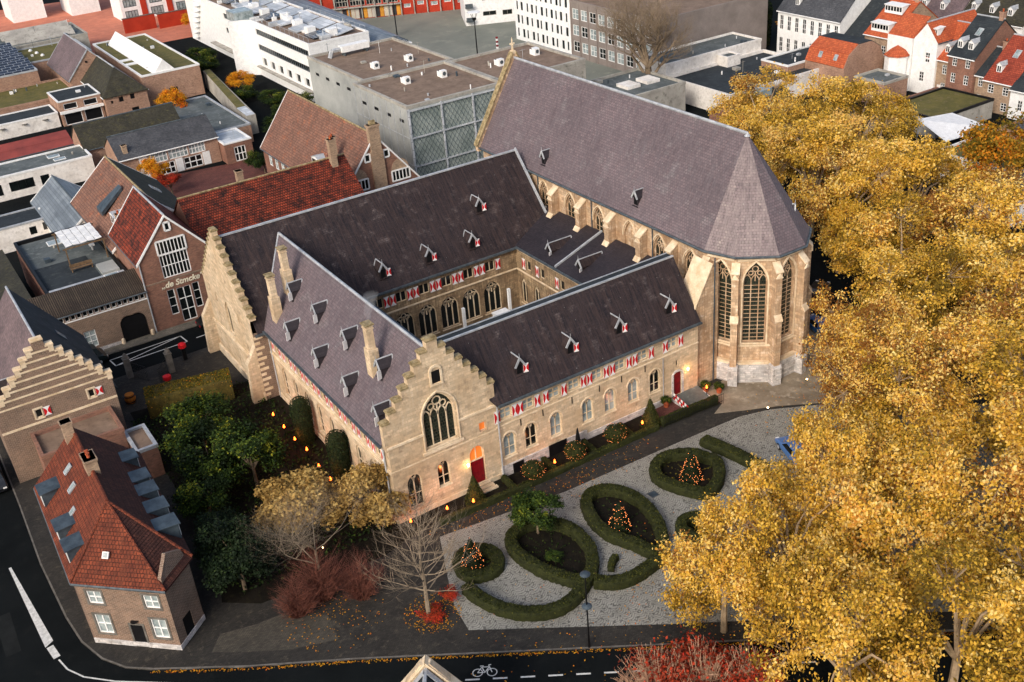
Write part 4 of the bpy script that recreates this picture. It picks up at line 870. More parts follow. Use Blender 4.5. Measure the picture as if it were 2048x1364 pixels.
me = bpy.data.meshes.new_from_object(to.evaluated_get(bpy.context.evaluated_depsgraph_get())); bpy.data.objects.remove(to); me.materials.clear(); me.materials.append(mk('cream letter paint', lin(240,232,208), bump=0)); me.name = 'lettering'
put('lettering', me, B, Matrix.Translation((22.75, 114.46, 4.95)) @ Matrix.Rotation(rad(90), 4, 'X'))
f = MB(); F.box(f, -.02, 7.62, 5.75, 5.9, .06, 0); f.build('string_course', M['brickdk'], B)
f = MB(); F.tube = None; f.tube((21.0,114.4,8.6),(21.0,114.4,.1),.08); f.build('downpipe', M['zinc'], B)
vgable(B, 28.72, 50.0, 114.6, 130.0, 5.6, 11.8, 'x', 'brick', 'oldtile', over=.3, ridge='lichen', step=.34, lift=.05)
chimney(B, 48.3, 121.5, 10.4, 14.4, .8, 'bricktan', 1); chimney(B, 37.0, 124.2, 10.5, 12.6, .8, 'bricktan', 0)
B2 = T('brown_roof_wing', 'long brick wing with brown tiled roof and white framed dormer behind the lettered house', 'house', (26.5, 136, 0))
vgable(B2, 20.9, 32.0, 126.1, 147, 6.5, 11.2, 'y', 'brickpk', 'browntile', [('S',2,3,1,1.4,wh()), ('W',3,2.5,1.2,1.6,wh()), ('W',8,2.5,1.2,1.6,wh())], over=.35, rm2='mossdk', verge='white', step=.34, lift=.04, ridge='lichen')
f = MB(); f.prism([(22.0,134.2,7.9),(22.0,136.8,7.9),(25.2,136.2,10.2),(25.2,134.8,10.2)], (0,0,.5)); f.build('dormer_roof', M['lead'], B2)
boxdormer(B2, FR(22.4, 131.4, 0, -1), 0, 7.9, 2.2, 1.2, 1.8, 'white', pitched=True); chimney(B2, 22.6, 127.3, 7, 10.2, .7, 'bricktan', 1)
skylight(B2, (29.6,137,8.6), (0,1,0), (-.76,0,.64), 1.6, 1.4)
Gt = T('gate_building', 'low brick building with arched black gateway and a row of small windows under the eaves', 'building', (15, 116, 0))
sw_ = [('S', .25+.63*i, 4.55, .48, .62, dict(cols=1, rows=1, fm='white', gm='glass', fr=.05)) for i in range(18)]
vlean(Gt, 9.3, 21.0, 114.5, 118.2, 5.35, 6.8, 'S', 'brickdk', 'corrug', sw_+[('S',8.1,.1,2.9,2.95,dict(rise=.9, cols=1, rows=1, fm='black', gm='black')), ('S',4.15,.75,1.25,2.0,wh(2,3,'curtain')), ('S',2.35,.75,1.15,2.1,wh(2,3,'curtain'))])
f = MB(); F = FR(9.3,114.5,1,0); F.box(f, 0, 11.7, 5.2, 5.34, .05, 0); F.box(f, 0, 11.7, 4.36, 4.5, .05, 0); f.build('white_band', M['white'], Gt)
f = MB(); F.box(f, 0, 7.9, 0, .45, .07, 0); f.build('plinth', M['plinth'], Gt)
for x in (17.25, 20.55): f = MB(); f.lathe((x, 114.3, .1), [(.22,0),(.2,.5),(.1,.62)], 8); f.build('guard_stone', M['trim'], Gt)
Tr = T('terrace_building', 'flat roofed building carrying a roof terrace with dark parapet', 'building', (16.4, 129, 0))
vflat(Tr, 11.8, 20.8, 118.3, 140.2, 5.0, 'brick', 'bitumen', pm='black', par_h=.45)
MB().box(12.1, 119.0, 4.99, 20.5, 121.6, 5.6).build('roof_upstand', M['zinc'], Tr); MB().box(12.1,122.2,4.985,18.2,130.5,5.02).build('deck', M['felt'], Tr)
skylight(Tr, (13.6,119.6,5.62), (1,0,0), (0,1,0), 1.6, 1.1, 'white'); skylight(Tr, (19.0,120.8,5.62), (1,0,0), (0,1,0), 1.6, 1.0, 'white'); skylight(Tr, (16.0,137.5,5.0), (1,0,0), (0,1,0), 1.6, 1.6, 'white'); MB().box(18.4,123.0,5.0,20.4,126.2,5.3).build('glass_hatch', M['metalwall'], Tr)
Pg = T('pergola', 'timber pergola with white woven canopy on the roof terrace', 'pergola', (18, 131, 5.02))
for x in (15.9, 20.3):
    for y in (128, 134): f = MB(); f.box(x-.07, y-.07, 5.02, x+.07, y+.07, 7.3); f.build('post', M['wood'], Pg)
for y in (128, 134): f = MB(); f.box(15.6, y-.06, 7.3, 20.6, y+.06, 7.45); f.build('beam', M['wood'], Pg)
for i in range(6):
    f = MB(); y = 128.1+i*.98
    for j in range(5): x = 16.0+j*.86; f.prism([(x,y,7.55+.1*((i+j) % 2)),(x+.8,y,7.55+.1*((i+j+1) % 2)),(x+.8,y+.9,7.55+.1*((i+j) % 2)),(x,y+.9,7.55+.1*((i+j+1) % 2))], (0,0,.05))
    f.build('canopy_strip', M['white'], Pg, split=False)['kind'] = 'stuff'
Bn = T('bench', 'wooden terrace bench in front of the pergola', 'bench', (17, 126.4, 5.02))
MB().box(15.6,126.2,5.4,18.2,126.6,5.46).build('seat', M['wood'], Bn)
for x in (15.7, 18.0): MB().box(x,126.25,5.02,x+.1,126.55,5.4).build('leg', M['wood'], Bn)
MB().box(15.6,126.62,5.5,18.2,126.68,5.9).build('backrest', M['wood'], Bn)
t = T('dark_roof_house', 'low house with sagging dark slate roof and white edge left of the terrace', 'house', (4, 130, 0)); vlean(t, -6, 10.2, 119.0, 139, 3.2, 5.4, 'W', 'plaster', 'mossdk')
skylight(t, (6.2,124,4.95), (0,1,0), (1,0,.14), 1.1, 1.1)
t = T('white_house', 'white rendered flat house with two small black windows and garden', 'house', (12, 152, 0)); vflat(t, 3, 20, 152, 157.5, 3.4, 'plaster', 'felt', [('S',12.2,1.6,.9,1.1,dict(cols=1,rows=1,fm='black')), ('S',14.0,1.8,.9,1.1,dict(cols=1,rows=1,fm='black'))], pm='zinc', par_h=.15)
t = T('metal_roof_barn', 'gabled barn with seamed grey metal roof and pale end wall', 'building', (22, 150, 0)); vgable(t, 17.5, 24.6, 140.8, 160, 3.6, 6.4, 'y', 'plaster', 'metalrf', over=.25, verge='white')
t = T('white_bungalow', 'long white bungalow with wide picture window and felt roof', 'house', (19, 177, 0))
vflat(t, 4, 29.4, 174, 181, 3.6, 'plaster', 'bitumen', [('S',12.6,1.1,3.6,1.5,dict(cols=3,rows=1,fm='black')), ('S',17.2,.1,1.3,2.4,dict(cols=1,rows=1,fm='black')), ('S',9.3,.9,2.2,1.7,dict(cols=2,rows=1,fm='black'))], pm='white', par_h=.2)
for x, y in ((24.5, 178.4), (25.0, 176.3)): skylight(t, (x, y, 3.6), (1,0,0), (0,1,0), 1.8, 1.2, 'white')
t = T('school_hall', 'brick school hall with white grid windows and grey pitched roof', 'building', (40, 170, 0))
cw = dict(cols=5, rows=2, fm='white', gm='curtain', fr=.12, br=.12); dw = dict(cols=3, rows=2, fm='white', gm='glass', fr=.14, br=.14)
vgable(t, 31.8, 47.4, 166.6, 175, 4.3, 6.8, 'x', 'brickpk', 'greyroof', [('S',4.2,2.3,3.1,1.7,cw), ('S',7.5,2.3,3.1,1.7,cw), ('S',10.8,2.3,2.6,1.7,cw), ('S',5.8,.15,2.4,1.9,dw), ('S',9.6,.15,3.0,1.9,dw)], over=.35, gut='white', rm2='mossdk')
f = MB(); F = FR(31.8,166.6,1,0); F.box(f, 2.9, 4.15, .1, 4.2, .05, 0); F.box(f, 8.3, 9.5, .1, 2.2, .05, 0); F.box(f, 12.7, 13.9, .1, 2.2, .05, 0); f.build('white_panel', M['white'], t)
chimney(t, 33.2, 167.6, 4.3, 6.0, .7, 'bricktan', 0)
t = T('school_annex', 'small brick annex with pale flat roof beside the school hall', 'building', (49.5, 167, 0)); vflat(t, 47.5, 52, 164, 171, 3.3, 'brick', 'paleroof', [('S',1.4,.15,1.9,2.4,dw)], pm='white', par_h=.12)
t = T('mossy_hall', 'long hall with mossy dark slate roof behind the school', 'building', (37, 181, 0)); vgable(t, 29.2, 45.4, 177.8, 186, 3.8, 6.8, 'x', 'brickpk', 'mossdk', over=.3)
t = T('felt_roof_hall', 'wide low hall with streaked grey felt roof', 'building', (50, 184, 0)); vflat(t, 45.6, 55.0, 172.2, 195, 3.0, 'brickpk', 'bitumen', pm='zinc', par_h=.2)
t = T('red_roof_row', 'low row with faded red metal roof and old brick wall', 'building', (20, 189, 0))
M['redmetal'] = mk('faded red metal roof', lin(146,70,60), lin(116,56,50), rough=.5, ns=.3, bump=.1)
vlean(t, 6, 29.4, 187.6, 192, 2.3, 3.6, 'S', 'brickpk', 'redmetal', over=.3, step=3)
t = T('white_wall_building', 'long white garage wall with porthole vents', 'building', (22, 211, 0)); vflat(t, 4, 31.4, 207.9, 214.5, 2.6, 'plaster', 'felt', pm='white', par_h=.15)
for x in (21.6, 25.4, 29.0): f = MB(); f.lathe((x, 207.85, 1.9), [(.5,-.05),(.5,.05)], 10); f.build('vent', M['kerb'], t)
t = T('garage_block', 'two storey garage block with black flat roof and dark doors', 'building', (35.6, 211, 0))
gd = dict(cols=1, rows=1, fm='white', gm='black', fr=.1); vflat(t, 31.8, 39.4, 207.3, 216, 4.5, 'brickpk', 'felt', [('S',.5,.1,3.1,2.1,gd), ('S',4.1,.1,3.1,2.1,gd), ('S',.8,2.9,2.4,1.1,gd), ('S',4.4,2.9,2.4,1.1,gd)], pm='white', par_h=.12)
f = MB(); FR(31.8,207.3,1,0).box(f, -.1, 7.7, 2.3, 2.75, .5, 0); f.build('canopy', M['white'], t)
t = T('hipped_brick_house', 'old pinkish brick house with hipped dark slate roof and tiny windows', 'house', (43.5, 212, 0))
tw_ = dict(cols=1, rows=1, fm='black', gm='black', fr=.05); vgable(t, 39.6, 47.4, 205.6, 222, 4.2, 8.0, 'y', 'brickpk', 'mossdk', [('S',2.5,2.6,.8,.9,tw_), ('S',4.6,2.7,.8,.9,tw_), ('S',1.0,2.6,.4,.5,tw_), ('S',4.4,.2,1.3,.9,tw_), ('W',3,1,.6,1.6,tw_)], hip=(4.2, 0), rm2='mauve', gut='white', ridge='zinc')
t = T('old_brick_barn', 'tall old brick barn with steep brown slate roof and round vent holes', 'building', (42, 231, 0)); vgable(t, 37.4, 46.6, 222.1, 241, 4.6, 9.6, 'y', 'brickpk', 'mauve', over=.3, verge='zinc', ridge='zinc')
for x, z in ((41.2, 7.3), (43.2, 7.4), (40.8, 5.2)): f = MB(); f.tube((x,222.0,z),(x,222.08,z),.22,n=10); f.build('vent_hole', M['black'], t)
t = T('brick_outhouse', 'low pinkish brick outhouse against the old barn', 'building', (33, 225, 0)); vflat(t, 14, 37.3, 216.5, 231, 3.0, 'brickpk', 'moss', pm='brickpk')
t = T('solar_roof_hall', 'long hall roofed with rows of dark solar panels', 'building', (26, 243, 0)); vflat(t, 4, 33.5, 231.2, 256.5, 5.6, 'brickpk', 'bitumen', par_h=.2, pm='zinc')
for i in range(4): f = MB(); y = 232.5+6.0*i; f.prism([(4.5,y,5.6),(33.2,y,5.6),(33.2,y+4.8,7.0),(4.5,y+4.8,7.0)], (0,0,.12)); f.build('panel_row', M['panel'], t)
t = T('green_roof_hall', 'low hall with mossy green roof and white roof domes', 'building', (40, 246, 0)); vflat(t, 33.6, 46.5, 241.2, 256, 5.0, 'brickpk', 'moss', par_h=.2, pm='zinc')
for x, y in ((36.4,253), (37.0,249.5), (37.5,246.2)): f = MB(); f.lathe((x,y,4.98), [(.4,0),(.38,.2),(.2,.4)], 8); f.build('roof_dome', M['white'], t)
t = T('shed_roof_factory', 'factory with long pale roof lights on a grey felt roof', 'building', (40, 262, 0)); vflat(t, 14, 49.5, 256.6, 272, 5.6, 'concrete', 'bitumen', par_h=.25, pm='concrete')
for y0, x0, x1 in ((265.5,33,48), (259,33,47.5)): f = MB(); f.prism([(x0,y0,5.58),(x1,y0,5.58),(x1,y0+3.2,6.9),(x0,y0+3.2,6.9)], (0,0,.15)); f.build('roof_light', M['concrete'], t)
t = T('white_skylight_hall', 'hall with moss covered roof split by a white ridge skylight', 'building', (54, 222, 0)); vflat(t, 47.6, 58.8, 208, 244, 5.6, 'brickpk', 'moss', [('S',4.6,.1,1.6,2.4,tw_)], par_h=.25, pm='white')
f = MB(); f.prism([(50,208.2,5.6),(52.2,208.2,8.0),(54.3,208.2,5.6)], (0,33,0)); f.build('ridge_skylight', M['white'], t)
f = MB()
for i in range(26):
    y = 209+i*1.22
    for j in range(3): f.prism([(54.15-j*.62,y+.6*(j % 2),5.85+j*.7),(54.15-j*.62,y+.7+.6*(j % 2),5.85+j*.7),(53.75-j*.62,y+.7+.6*(j % 2),6.3+j*.7),(53.75-j*.62,y+.6*(j % 2),6.3+j*.7)], (.03,0,.03))
f.build('lattice_glazing', M['felt'], t, split=False)['kind'] = 'stuff'
for y in (219, 223): MB().box(47.9,y,5.55,50.2,y+1.4,5.75).build('roof_strip', M['white'], t)
t = T('concrete_garden_wall', 'thick concrete wall with moss covered top beside the modern garden', 'wall', (58, 194, 0))
f = MB(); f.prism([(60.4,212,0),(61.8,212,0),(57.4,176,0),(55.8,176,0)], (0,0,3.3)); f.build('wall_body', M['concrete'], t); f = MB(); f.prism([(60.5,211.8,3.3),(61.7,211.8,3.3),(57.8,182,3.3),(56.3,182,3.3)], (0,0,.1)); f.build('moss_cap', M['moss'], t); f = MB(); f.prism([(56.2,181.8,3.3),(57.7,181.8,3.3),(57.3,176.1,3.3),(55.8,176.1,3.3)], (0,0,.09)); f.build('lead_cap', M['paleroof'], t)
# top edge
for i, (x0, x1, y) in enumerate(((43.5,52,316), (57.5,65,311))): t = T('white_gable_block', 'plain white windowless block %s' % ('with a low grey roof at the end of the terracotta yard' if i == 0 else 'with a dark drainpipe on its corner beside the apartment row'), 'building', ((x0+x1)/2, y+5, 0)); vflat(t, x0, x1, y, y+12, 9, 'white', 'paleroof', par_h=.3)
t = T('white_red_row', 'white apartment row with red brick piers and coloured ground floor panels', 'building', (73, 295, 0))
rw = dict(cols=4, rows=1, fm='black', gm='curtain', fr=.12, br=.1); vflat(t, 65.5, 88, 290, 300, 12, 'white', 'bitumen', [('S',a,b,3.2,1.9,rw) for a in (.8,7.4,14.0) for b in (.6,3.4,7.5)])
for a in (5.0, 11.6, 18.2): f = MB(); FR(65.5,290,1,0).box(f, a, a+1.5, 0, 12, .2, 0); f.build('brick_pier', M['redclad'], t)
for i, x in enumerate((66, 74, 82)): t = T('yard_wall', ['dark red brick yard wall below the skylight hall', 'red brick yard wall with drainpipe below the apartment row', 'red brick yard wall next to the white balcony tower'][i], 'wall', (x, 274, 0)); MB().box(x-4, 276+i*-2, 0, x+3.8, 276.4+i*-2, 3.4).build('wall_body', M['redclad'], t); MB().box(x-4.1, 275.9+i*-2, 3.4, x+3.9, 276.5+i*-2, 3.55).build('coping', M['kerb'], t)
# ---------------------------------------------------------------- behind and to the right
t = T('tiled_brick_house', 'brick house with big brown tiled roof, central chimney on its gable and arched brickwork', 'house', (55.3, 138, 0))
tw4 = dict(cols=4, rows=1, fm='white', gm='glass', fr=.1, br=.12)
vgable(t, 49.8, 60.9, 124, 152.5, 5.6, 12.6, 'y', 'brick', 'browntile', [('W',2.0+2.4*i,3.0,1.3,1.9,wh(2,2,'curtain')) for i in range(7)], over=.35, verge='white', step=.34, lift=.045, ridge='lichen')
F = FR(49.8,124,1,0); window(t, F, 1.2, 5.75, 2.6, 1.4, 5, 1, 'white', 'glass', rec=.06, fr=.1, br=.12, d=.08); window(t, F, 7.3, 5.75, 2.6, 1.4, 5, 1, 'white', 'glass', rec=.06, fr=.1, br=.12, d=.08)
for a in (3.75, 6.5): window(t, F, a, 9.3, .75, 1.0, 1, 1, 'white', 'glass', rec=.05, fr=.1, d=.07)
for a in (1.2, 7.3):
    f = MB(); P = [(a+x, 7.2+z) for x, z in arch(2.6, 1.5, 1.5, 7)]; f.prism([F.p(a, 7.2, .05)]+[F.p(x, z, .05) for x, z in P]+[F.p(a+2.6, 7.2, .05)], (0, .05, 0)); f.build('brick_arch', M['bricktan'], t)
f = MB(); F.box(f, 4.6, 6.4, 0, 10.5, .3, 0); F.box(f, 4.75, 6.25, 10.5, 14.0, .3, -.5); F.box(f, 4.65, 6.35, 13.7, 14.0, .4, -.6); o = f.build('chimney', M['bricktan'], t); MB().box(54.9,123.9,14.0,55.7,124.3,14.5).build('chimney_cap', M['lichen'], o)
chimney(t, 51.6, 129.2, 7.0, 12.0, .8, 'bricktan', 1)
f = MB(); f.prism([(50.6,132.2,6.5),(50.6,135.4,6.5),(53.6,134.6,10.2),(53.6,133.0,10.2)], (0,0,.35)); f.build('dormer_roof', M['browntile'], t)
boxdormer(t, FR(50.7, 135.3, 0, -1), 0, 6.8, 3.0, 1.2, 2.2, 'white', pitched=True)
# grey gallery block in three roofs
t = T('grey_gallery_block', 'grey clad gallery block with brown gravel roofs and diamond mesh facade', 'building', (73.5, 149, 0))
slit = dict(cols=1, rows=1, fm='black', gm='black', fr=.04); GH = 12.0
vflat(t, 64.6, 80.6, 132.5, 149.6, GH, 'metalwall', 'roofgrav', [('W',2.4+4.0*i,9.6,1.4,.5,slit) for i in range(4)], pm='concrete', pw=.4)
vflat(t, 66.2, 82.2, 149.65, 170.4, GH, 'metalwall', 'roofgrav', [('W',2.4+4.0*i,9.6,1.4,.5,slit) for i in range(5)], pm='concrete', pw=.4)
vflat(t, 80.65, 96, 133.4, 149.0, GH, 'concrete', 'roofgrav', pm='concrete', pw=.4)
for y in [132.5+2.13*i for i in range(9)]: f = MB(); FR(64.6,149.6,0,-1).box(f, 149.6-y-.05, 149.6-y+.05, 0, GH-.1, .06, 0); f.build('panel_joint', M['zinc'], t)
for z in (3.6, 7.6): f = MB(); FR(64.6,149.6,0,-1).box(f, 0, 17.1, z, z+.1, .05, 0); f.build('panel_joint', M['zinc'], t)
F = FR(64.6,132.5,1,0); FW = 15.9
for a in (0, 5.2, 10.4, 15.65): f = MB(); F.box(f, a, a+.25, 0, GH-.1, .3, .1); f.build('facade_post', M['paleroof'], t)
for z in (3.4, 7.6, 11.5): f = MB(); F.box(f, 0, FW, z, z+.2, .29, .1); f.build('facade_rail', M['paleroof'], t)
f = MB()
for i in range(-16, 24):
    for s_ in (-1, 1):
        a0 = i*.72; pts = []
        for k in range(2): pts.append((a0+s_*k*7.5+(0 if s_ == 1 else 7.5), .3+11.3*k))
        (a, z), (b, z2) = pts
        if a > b: a, z, b, z2 = b, z2, a, z
        if b <= .3 or a >= FW-.2: continue
        if a < .3: z += (z2-z)*(.3-a)/(b-a); a = .3
        if b > FW-.2: z2 = z+(z2-z)*(FW-.2-a)/(b-a); b = FW-.2
        f.prism([F.p(a, z-.035, .22), F.p(b, z2-.035, .22), F.p(b, z2+.035, .22), F.p(a, z+.035, .22)], (0, .04, 0))
f.build('diamond_mesh', M['lead'], t, split=False)['kind'] = 'stuff'
f = MB(); F.box(f, .3, FW-.2, .3, GH-.3, .03, 0); f.build('glass_cladding', M['greenwhite'], t)
AC = ['beside the parapet joint', 'near the roof joint', 'above the mesh facade', 'on the lower roof', 'behind the church gable cross', 'at the far roof edge']
for i, (x, y) in enumerate(((71.3,155.3), (77.2,155.0), (70.7,143.8), (76.3,142.6), (85.7,141.3), (92.9,142.2))):
    t = T('air_conditioner', 'white air conditioning unit on gravel roof '+AC[i], 'air conditioner', (x, y, GH-.02), 'cooling units on the gallery roof'); z = GH-.02
    MB().box(x-.45,y-.4,z,x+.45,y+.4,z+1.05).build('casing', M['white'], t); f = MB(); f.tube((x,y-.42,z+.6),(x,y-.39,z+.6),.3,n=12); f.build('fan_grille', M['gutter'], t); MB().box(x-.4,y+.4,z,x+.55,y+1.2,z+.8).build('vent_hood', M['white'], t); MB().box(x-.28,y+.48,z+.8,x+.45,y+1.1,z+.83).build('grille', M['lead'], t)
t = T('roof_duct', 'large white ventilation duct lying on the gravel roof', 'duct', (72.5, 167.3, GH-.02)); z = GH-.02
MB().box(70.8,166.4,z+.6,75.8,167.9,z+1.6).build('casing', M['white'], t); f = MB(); f.tube((70.8,167.2,z+1.1),(69.3,167.2,z+1.1),.38); f.tube((69.3,167.2,z+1.1),(68.8,167.2,z),.38); f.build('elbow', M['zinc'], t)
for x in (71.2, 75.2): MB().box(x,166.5,z,x+.2,167.8,z+.6).build('support', M['gutter'], t)
# white modern block with ribbon windows
t = T('white_modern_block', 'long white modern block with ribbon windows and curved stair tower', 'building', (78, 215, 0))
rb = lambda c: dict(cols=c, rows=1, fm='gutter', gm='glass', fr=.06, br=.22)
vflat(t, 72, 84, 184, 211.6, 10.6, 'white', 'roofgrav', [('W',1.0,z,26,1.15,rb(26)) for z in (5.4, 8.4)]+[('W',2+4.2*i,2.4,2.2,1.6,dict(cols=1,rows=1,fm='white',gm='glass')) for i in range(6)], par_h=.3, rec=.3)
vflat(t, 72.6, 84, 214.2, 257, 10.6, 'white', 'roofgrav', [('W',26,z,15,1.15,rb(14)) for z in (5.4, 8.4)]+[('W',27.5+4*i,2.4,2.0,1.6,dict(cols=1,rows=1,fm='white',gm='glass')) for i in range(4)], par_h=.3, rec=.3)
MB().box(71.2,184,1.9,71.99,211.5,2.15).build('ledge', M['concrete'], t); MB().box(71.4,214.9,1.9,72.59,240,2.15).build('ledge', M['concrete'], t)
f = MB(); arc = [(67.9+4.3*math.sin(k*.2)*1.0, 214.2-2.3*(1-math.cos(k*.2))-.9*k/8) for k in range(9)]; inner = [(x+.1, y+.7) for x, y in arc]
f.prism([(x, y, 0) for x, y in arc]+[(x, y, 0) for x, y in reversed(inner)], (0,0,10.9)); f.build('curved_tower', M['white'], t)
MB().box(69.5,214.5,10.5,73.5,219,12.3).build('glass_lantern', M['curtain'], t)
for i in range(7): f = MB(); f.tube((72.3,252-i*.9,1.2+1.3*i),(72.3,252-i*.9,2.1+1.3*i),1.0,n=12); f.build('balcony', M['white'], t)
n_ = 0
for i in range(9):
    y = 186+i*7.6; f = MB(); x = 78.6; f.prism([(x,y,10.7),(x+3.4,y,11.3),(x+3.4,y+6.8,11.3),(x,y+6.8,10.7)], (0,0,.12)); f.build('roof_panel', M['paleroof'], t)
    f = MB(); x = 74.3; f.prism([(x,y+1,10.7),(x+3.2,y+1,11.0),(x+3.2,y+5,11.0),(x,y+5,10.7)], (0,0,.3)); f.build('roof_panel', M['paleroof' if i % 3 else 'panel'], t)
    f = MB(); f.box(75.2+(i % 3)*.7,y+5.2,10.6,76.8+(i % 3)*.7,y+6.9,12.0); f.build('roof_box', M['white'], t)
rr_ = random.Random(17)
for i in range(46):
    y = rr_.uniform(185, 255); x = rr_.uniform(72.8, 83); w, l, h = rr_.uniform(.4, 1.8), rr_.uniform(.5, 2.6), rr_.uniform(.3, 1.3); zz = 10.55
    if 210.5 < y < 215: continue
    f = MB(); f.box(x, y, zz, x+w, y+l, zz+h)
    if i % 3 == 0: f.tube((x+w/2, y+l/2, zz+h-.02), (x+w/2, y+l/2, zz+h+.7), .12)
    f.build('roof_unit', M[('white','zinc','paleroof','concrete')[i % 4]], t)
for x in (72.3, 83.6): f = MB(); f.tube((x,184.4,11.8),(x,211,11.8),.03); [f.tube((x,184.4+2.2*k,10.8),(x,184.4+2.2*k,11.8),.025) for k in range(13)]; f.build('roof_railing', M['zinc'], t)
t = T('arcade_wing', 'arcade wing with long rounded metal roof along the plaza', 'building', (88, 210, 0))
vflat(t, 84.5, 91.5, 182, 250, 7.6, 'white', 'bitumen', par_h=.1)
f = MB(); prof = [(84.9+.75*k, 7.9+1.6*math.sin(math.pi*(k+.5)/9)) for k in range(9)]
f.prism([(x, 182, z) for x, z in prof]+[(x, 182, z-.25) for x, z in reversed(prof)], (2.5, 68, 0)); f.build('barrel_roof', M['metalrf'], t)
for i in range(15): MB().box(84.6,184+4.4*i,7.6,85.4,184.8+4.4*i,8.6).build('roof_support', M['trim'], t)
# plaza edge
def oblock(par, a, b, depth, h, wm, rm, holes=(), rec=.2):
    F = FR(*a, b[0]-a[0], b[1]-a[1]); L = math.hypot(b[0]-a[0], b[1]-a[1]); f = MB(); wall(f, F, L, 0, h, [(q[0], q[0]+q[2], q[1], q[1]+q[3]) for q in holes], rec)
    f.build('front_wall', M[wm], par); f = MB()
    c, d = F.p(L, 0, -depth)[:2], F.p(0, 0, -depth)[:2]
    for p, q in ((b, c), (c, d), (d, a)): f.poly((*p,0), (*q,0), (*q,h), (*p,h))
    f.build('wall', M[wm], par); MB().prism([(*p, h-.2) for p in (a, b, c, d)], (0,0,.2)).build('roof', M[rm], par)
    for q in holes: window(par, F, q[0], q[1], q[2], q[3], rec=rec, **q[4])
    return F, L
t = T('red_apartment_block', 'red clad apartment block with glazed bays and coloured panels facing the plaza', 'building', (118, 242, 0))
bay = dict(cols=5, rows=2, fm='concrete', gm='glass', fr=.12, br=.14); sm = dict(cols=1, rows=1, fm='white', gm='curtain', fr=.1)
F, L = oblock(t, (84,254.5), (134,227.5), 14, 14, 'redclad', 'bitumen', [(22+3.9*i, z, 3.5, 2.3, bay) for i in range(4) for z in (3.1, 6.1, 9.1)]+[(38.5+3.2*i, z+.4*(i % 2), 1.6, .9, sm) for i in range(5) for z in (1.6, 5.0, 8.6)]+[(17+2.0*i, z, 1.2, .8, sm) for i in range(2) for z in (2, 5.5, 9)])
cols = [lin(206,196,176), lin(214,150,58), lin(60,60,62), lin(196,190,178)]
for i in range(16): f = MB(); F.box(f, 22+.98*i, 22.9+.98*i, .15, 2.6, .08, 0); f.build('coloured_panel', mk('panel %d' % (i*7 % 4), cols[i*7 % 4], ns=.3, bump=0), t)
for i in range(12): f = MB(); F.box(f, 16+3.1*i, 16.25+3.1*i, 0, 13.8, .5, .1); f.build('facade_post', M['concrete'], t)
F.box(f := MB(), 21.5, 38, 2.75, 2.95, .9, 0); f.build('balcony_slab', M['concrete'], t)
t = T('white_cube_block', 'white cube apartment block with dark strip windows on the plaza', 'building', (130, 215, 0))
sw2 = dict(cols=2, rows=1, fm='concrete', gm='glass', fr=.08); F, L = oblock(t, (121.5,213.7), (137,206.4), 12, 13, 'white', 'bitumen', [(4.0,1.8,3,1.0,sw2), (8.4,1.6,2.2,1.1,sw2), (11.5,1.9,1.2,.8,sw2), (4.0,5.2,3,1.0,sw2), (8.4,5.2,2.2,1.1,sw2), (11.5,5.4,1.2,.8,sw2), (4,8.6,3,1,sw2), (8.4,8.6,2.2,1.1,sw2)])
for z in (2.6, 5.6, 8.6): f = MB(); F.box(f, .1, 1.8, z-1.6, z-1.45, 1.2, 0); F.box(f, .1, 1.8, z-1.5, z-.6, 1.2, 1.1); f.build('balcony', M['gutter'], t)
t = T('white_slot_block', 'white block with tall narrow dark slot windows beside the grey office', 'building', (127, 184, 0))
sl_ = dict(cols=1, rows=1, fm='gutter', gm='glass', fr=.05); random.seed(3)
vflat(t, 122.8, 134, 174.6, 195, 12, 'white', 'bitumen', [('W', .9+1.75*i+random.uniform(-.25,.25), .8+2.75*k, .55+.25*((i+k) % 2), 1.7, sl_) for i in range(11) for k in range(4)])
t = T('grey_office_block', 'grey brown office block with rows of blind-covered windows and blank side wall', 'building', (136, 162, 0))
ow = lambda i: dict(cols=2, rows=2, fm='white', gm='curtain' if i % 3 else 'glass', fr=.1, br=.06)
vflat(t, 122.5, 149, 148.4, 174.5, 10.4, 'greywall', 'roofgrav', [('W', .7+2.75*i, 1.2+3.1*k, 2.0, 2.0, ow(i*2+k)) for i in range(9) for k in range(3)], pm='greywall', par_h=.5)
for i in range(10): f = MB(); FR(122.5,174.5,0,-1).box(f, .05+2.75*i, .3+2.75*i, 0, 10.4, .12, 0); f.build('pilaster', M['greywall'], t)
t = T('white_workshop', 'white rendered workshop with stair box and stained parapet', 'building', (130, 136, 0))
vflat(t, 117.5, 139.5, 140.2, 147.5, 5.4, 'plaster', 'bitumen', par_h=.3); vflat(t, 129, 132, 137.5, 140.1, 4.8, 'plaster', 'bitumen', par_h=.2)
vflat(t, 117.5, 140, 124.5, 140.1, 3.2, 'plaster', 'felt', pm='plaster', par_h=.5)
t = T('concrete_annex', 'stained concrete annex with roof light boxes between church and bare tree', 'building', (108, 138, 0)); vflat(t, 102.3, 113, 130, 142, 5.4, 'concrete', 'bitumen', par_h=.4)
for x in (104.5, 108.5): MB().box(x,134,5.4,x+2.6,137,5.9).build('roof_light', M['plaster'], t)
t = T('glass_roof_shed', 'small shed with green glass ridge behind the church roof', 'shed', (116, 118, 0)); vgable(t, 110, 122, 114.5, 121, 3.6, 5.6, 'x', 'brick', 'mossdk', over=.2); MB().box(116,116,5.3,118,119.5,6.4).build('glass_lantern', M['curtain'], t)
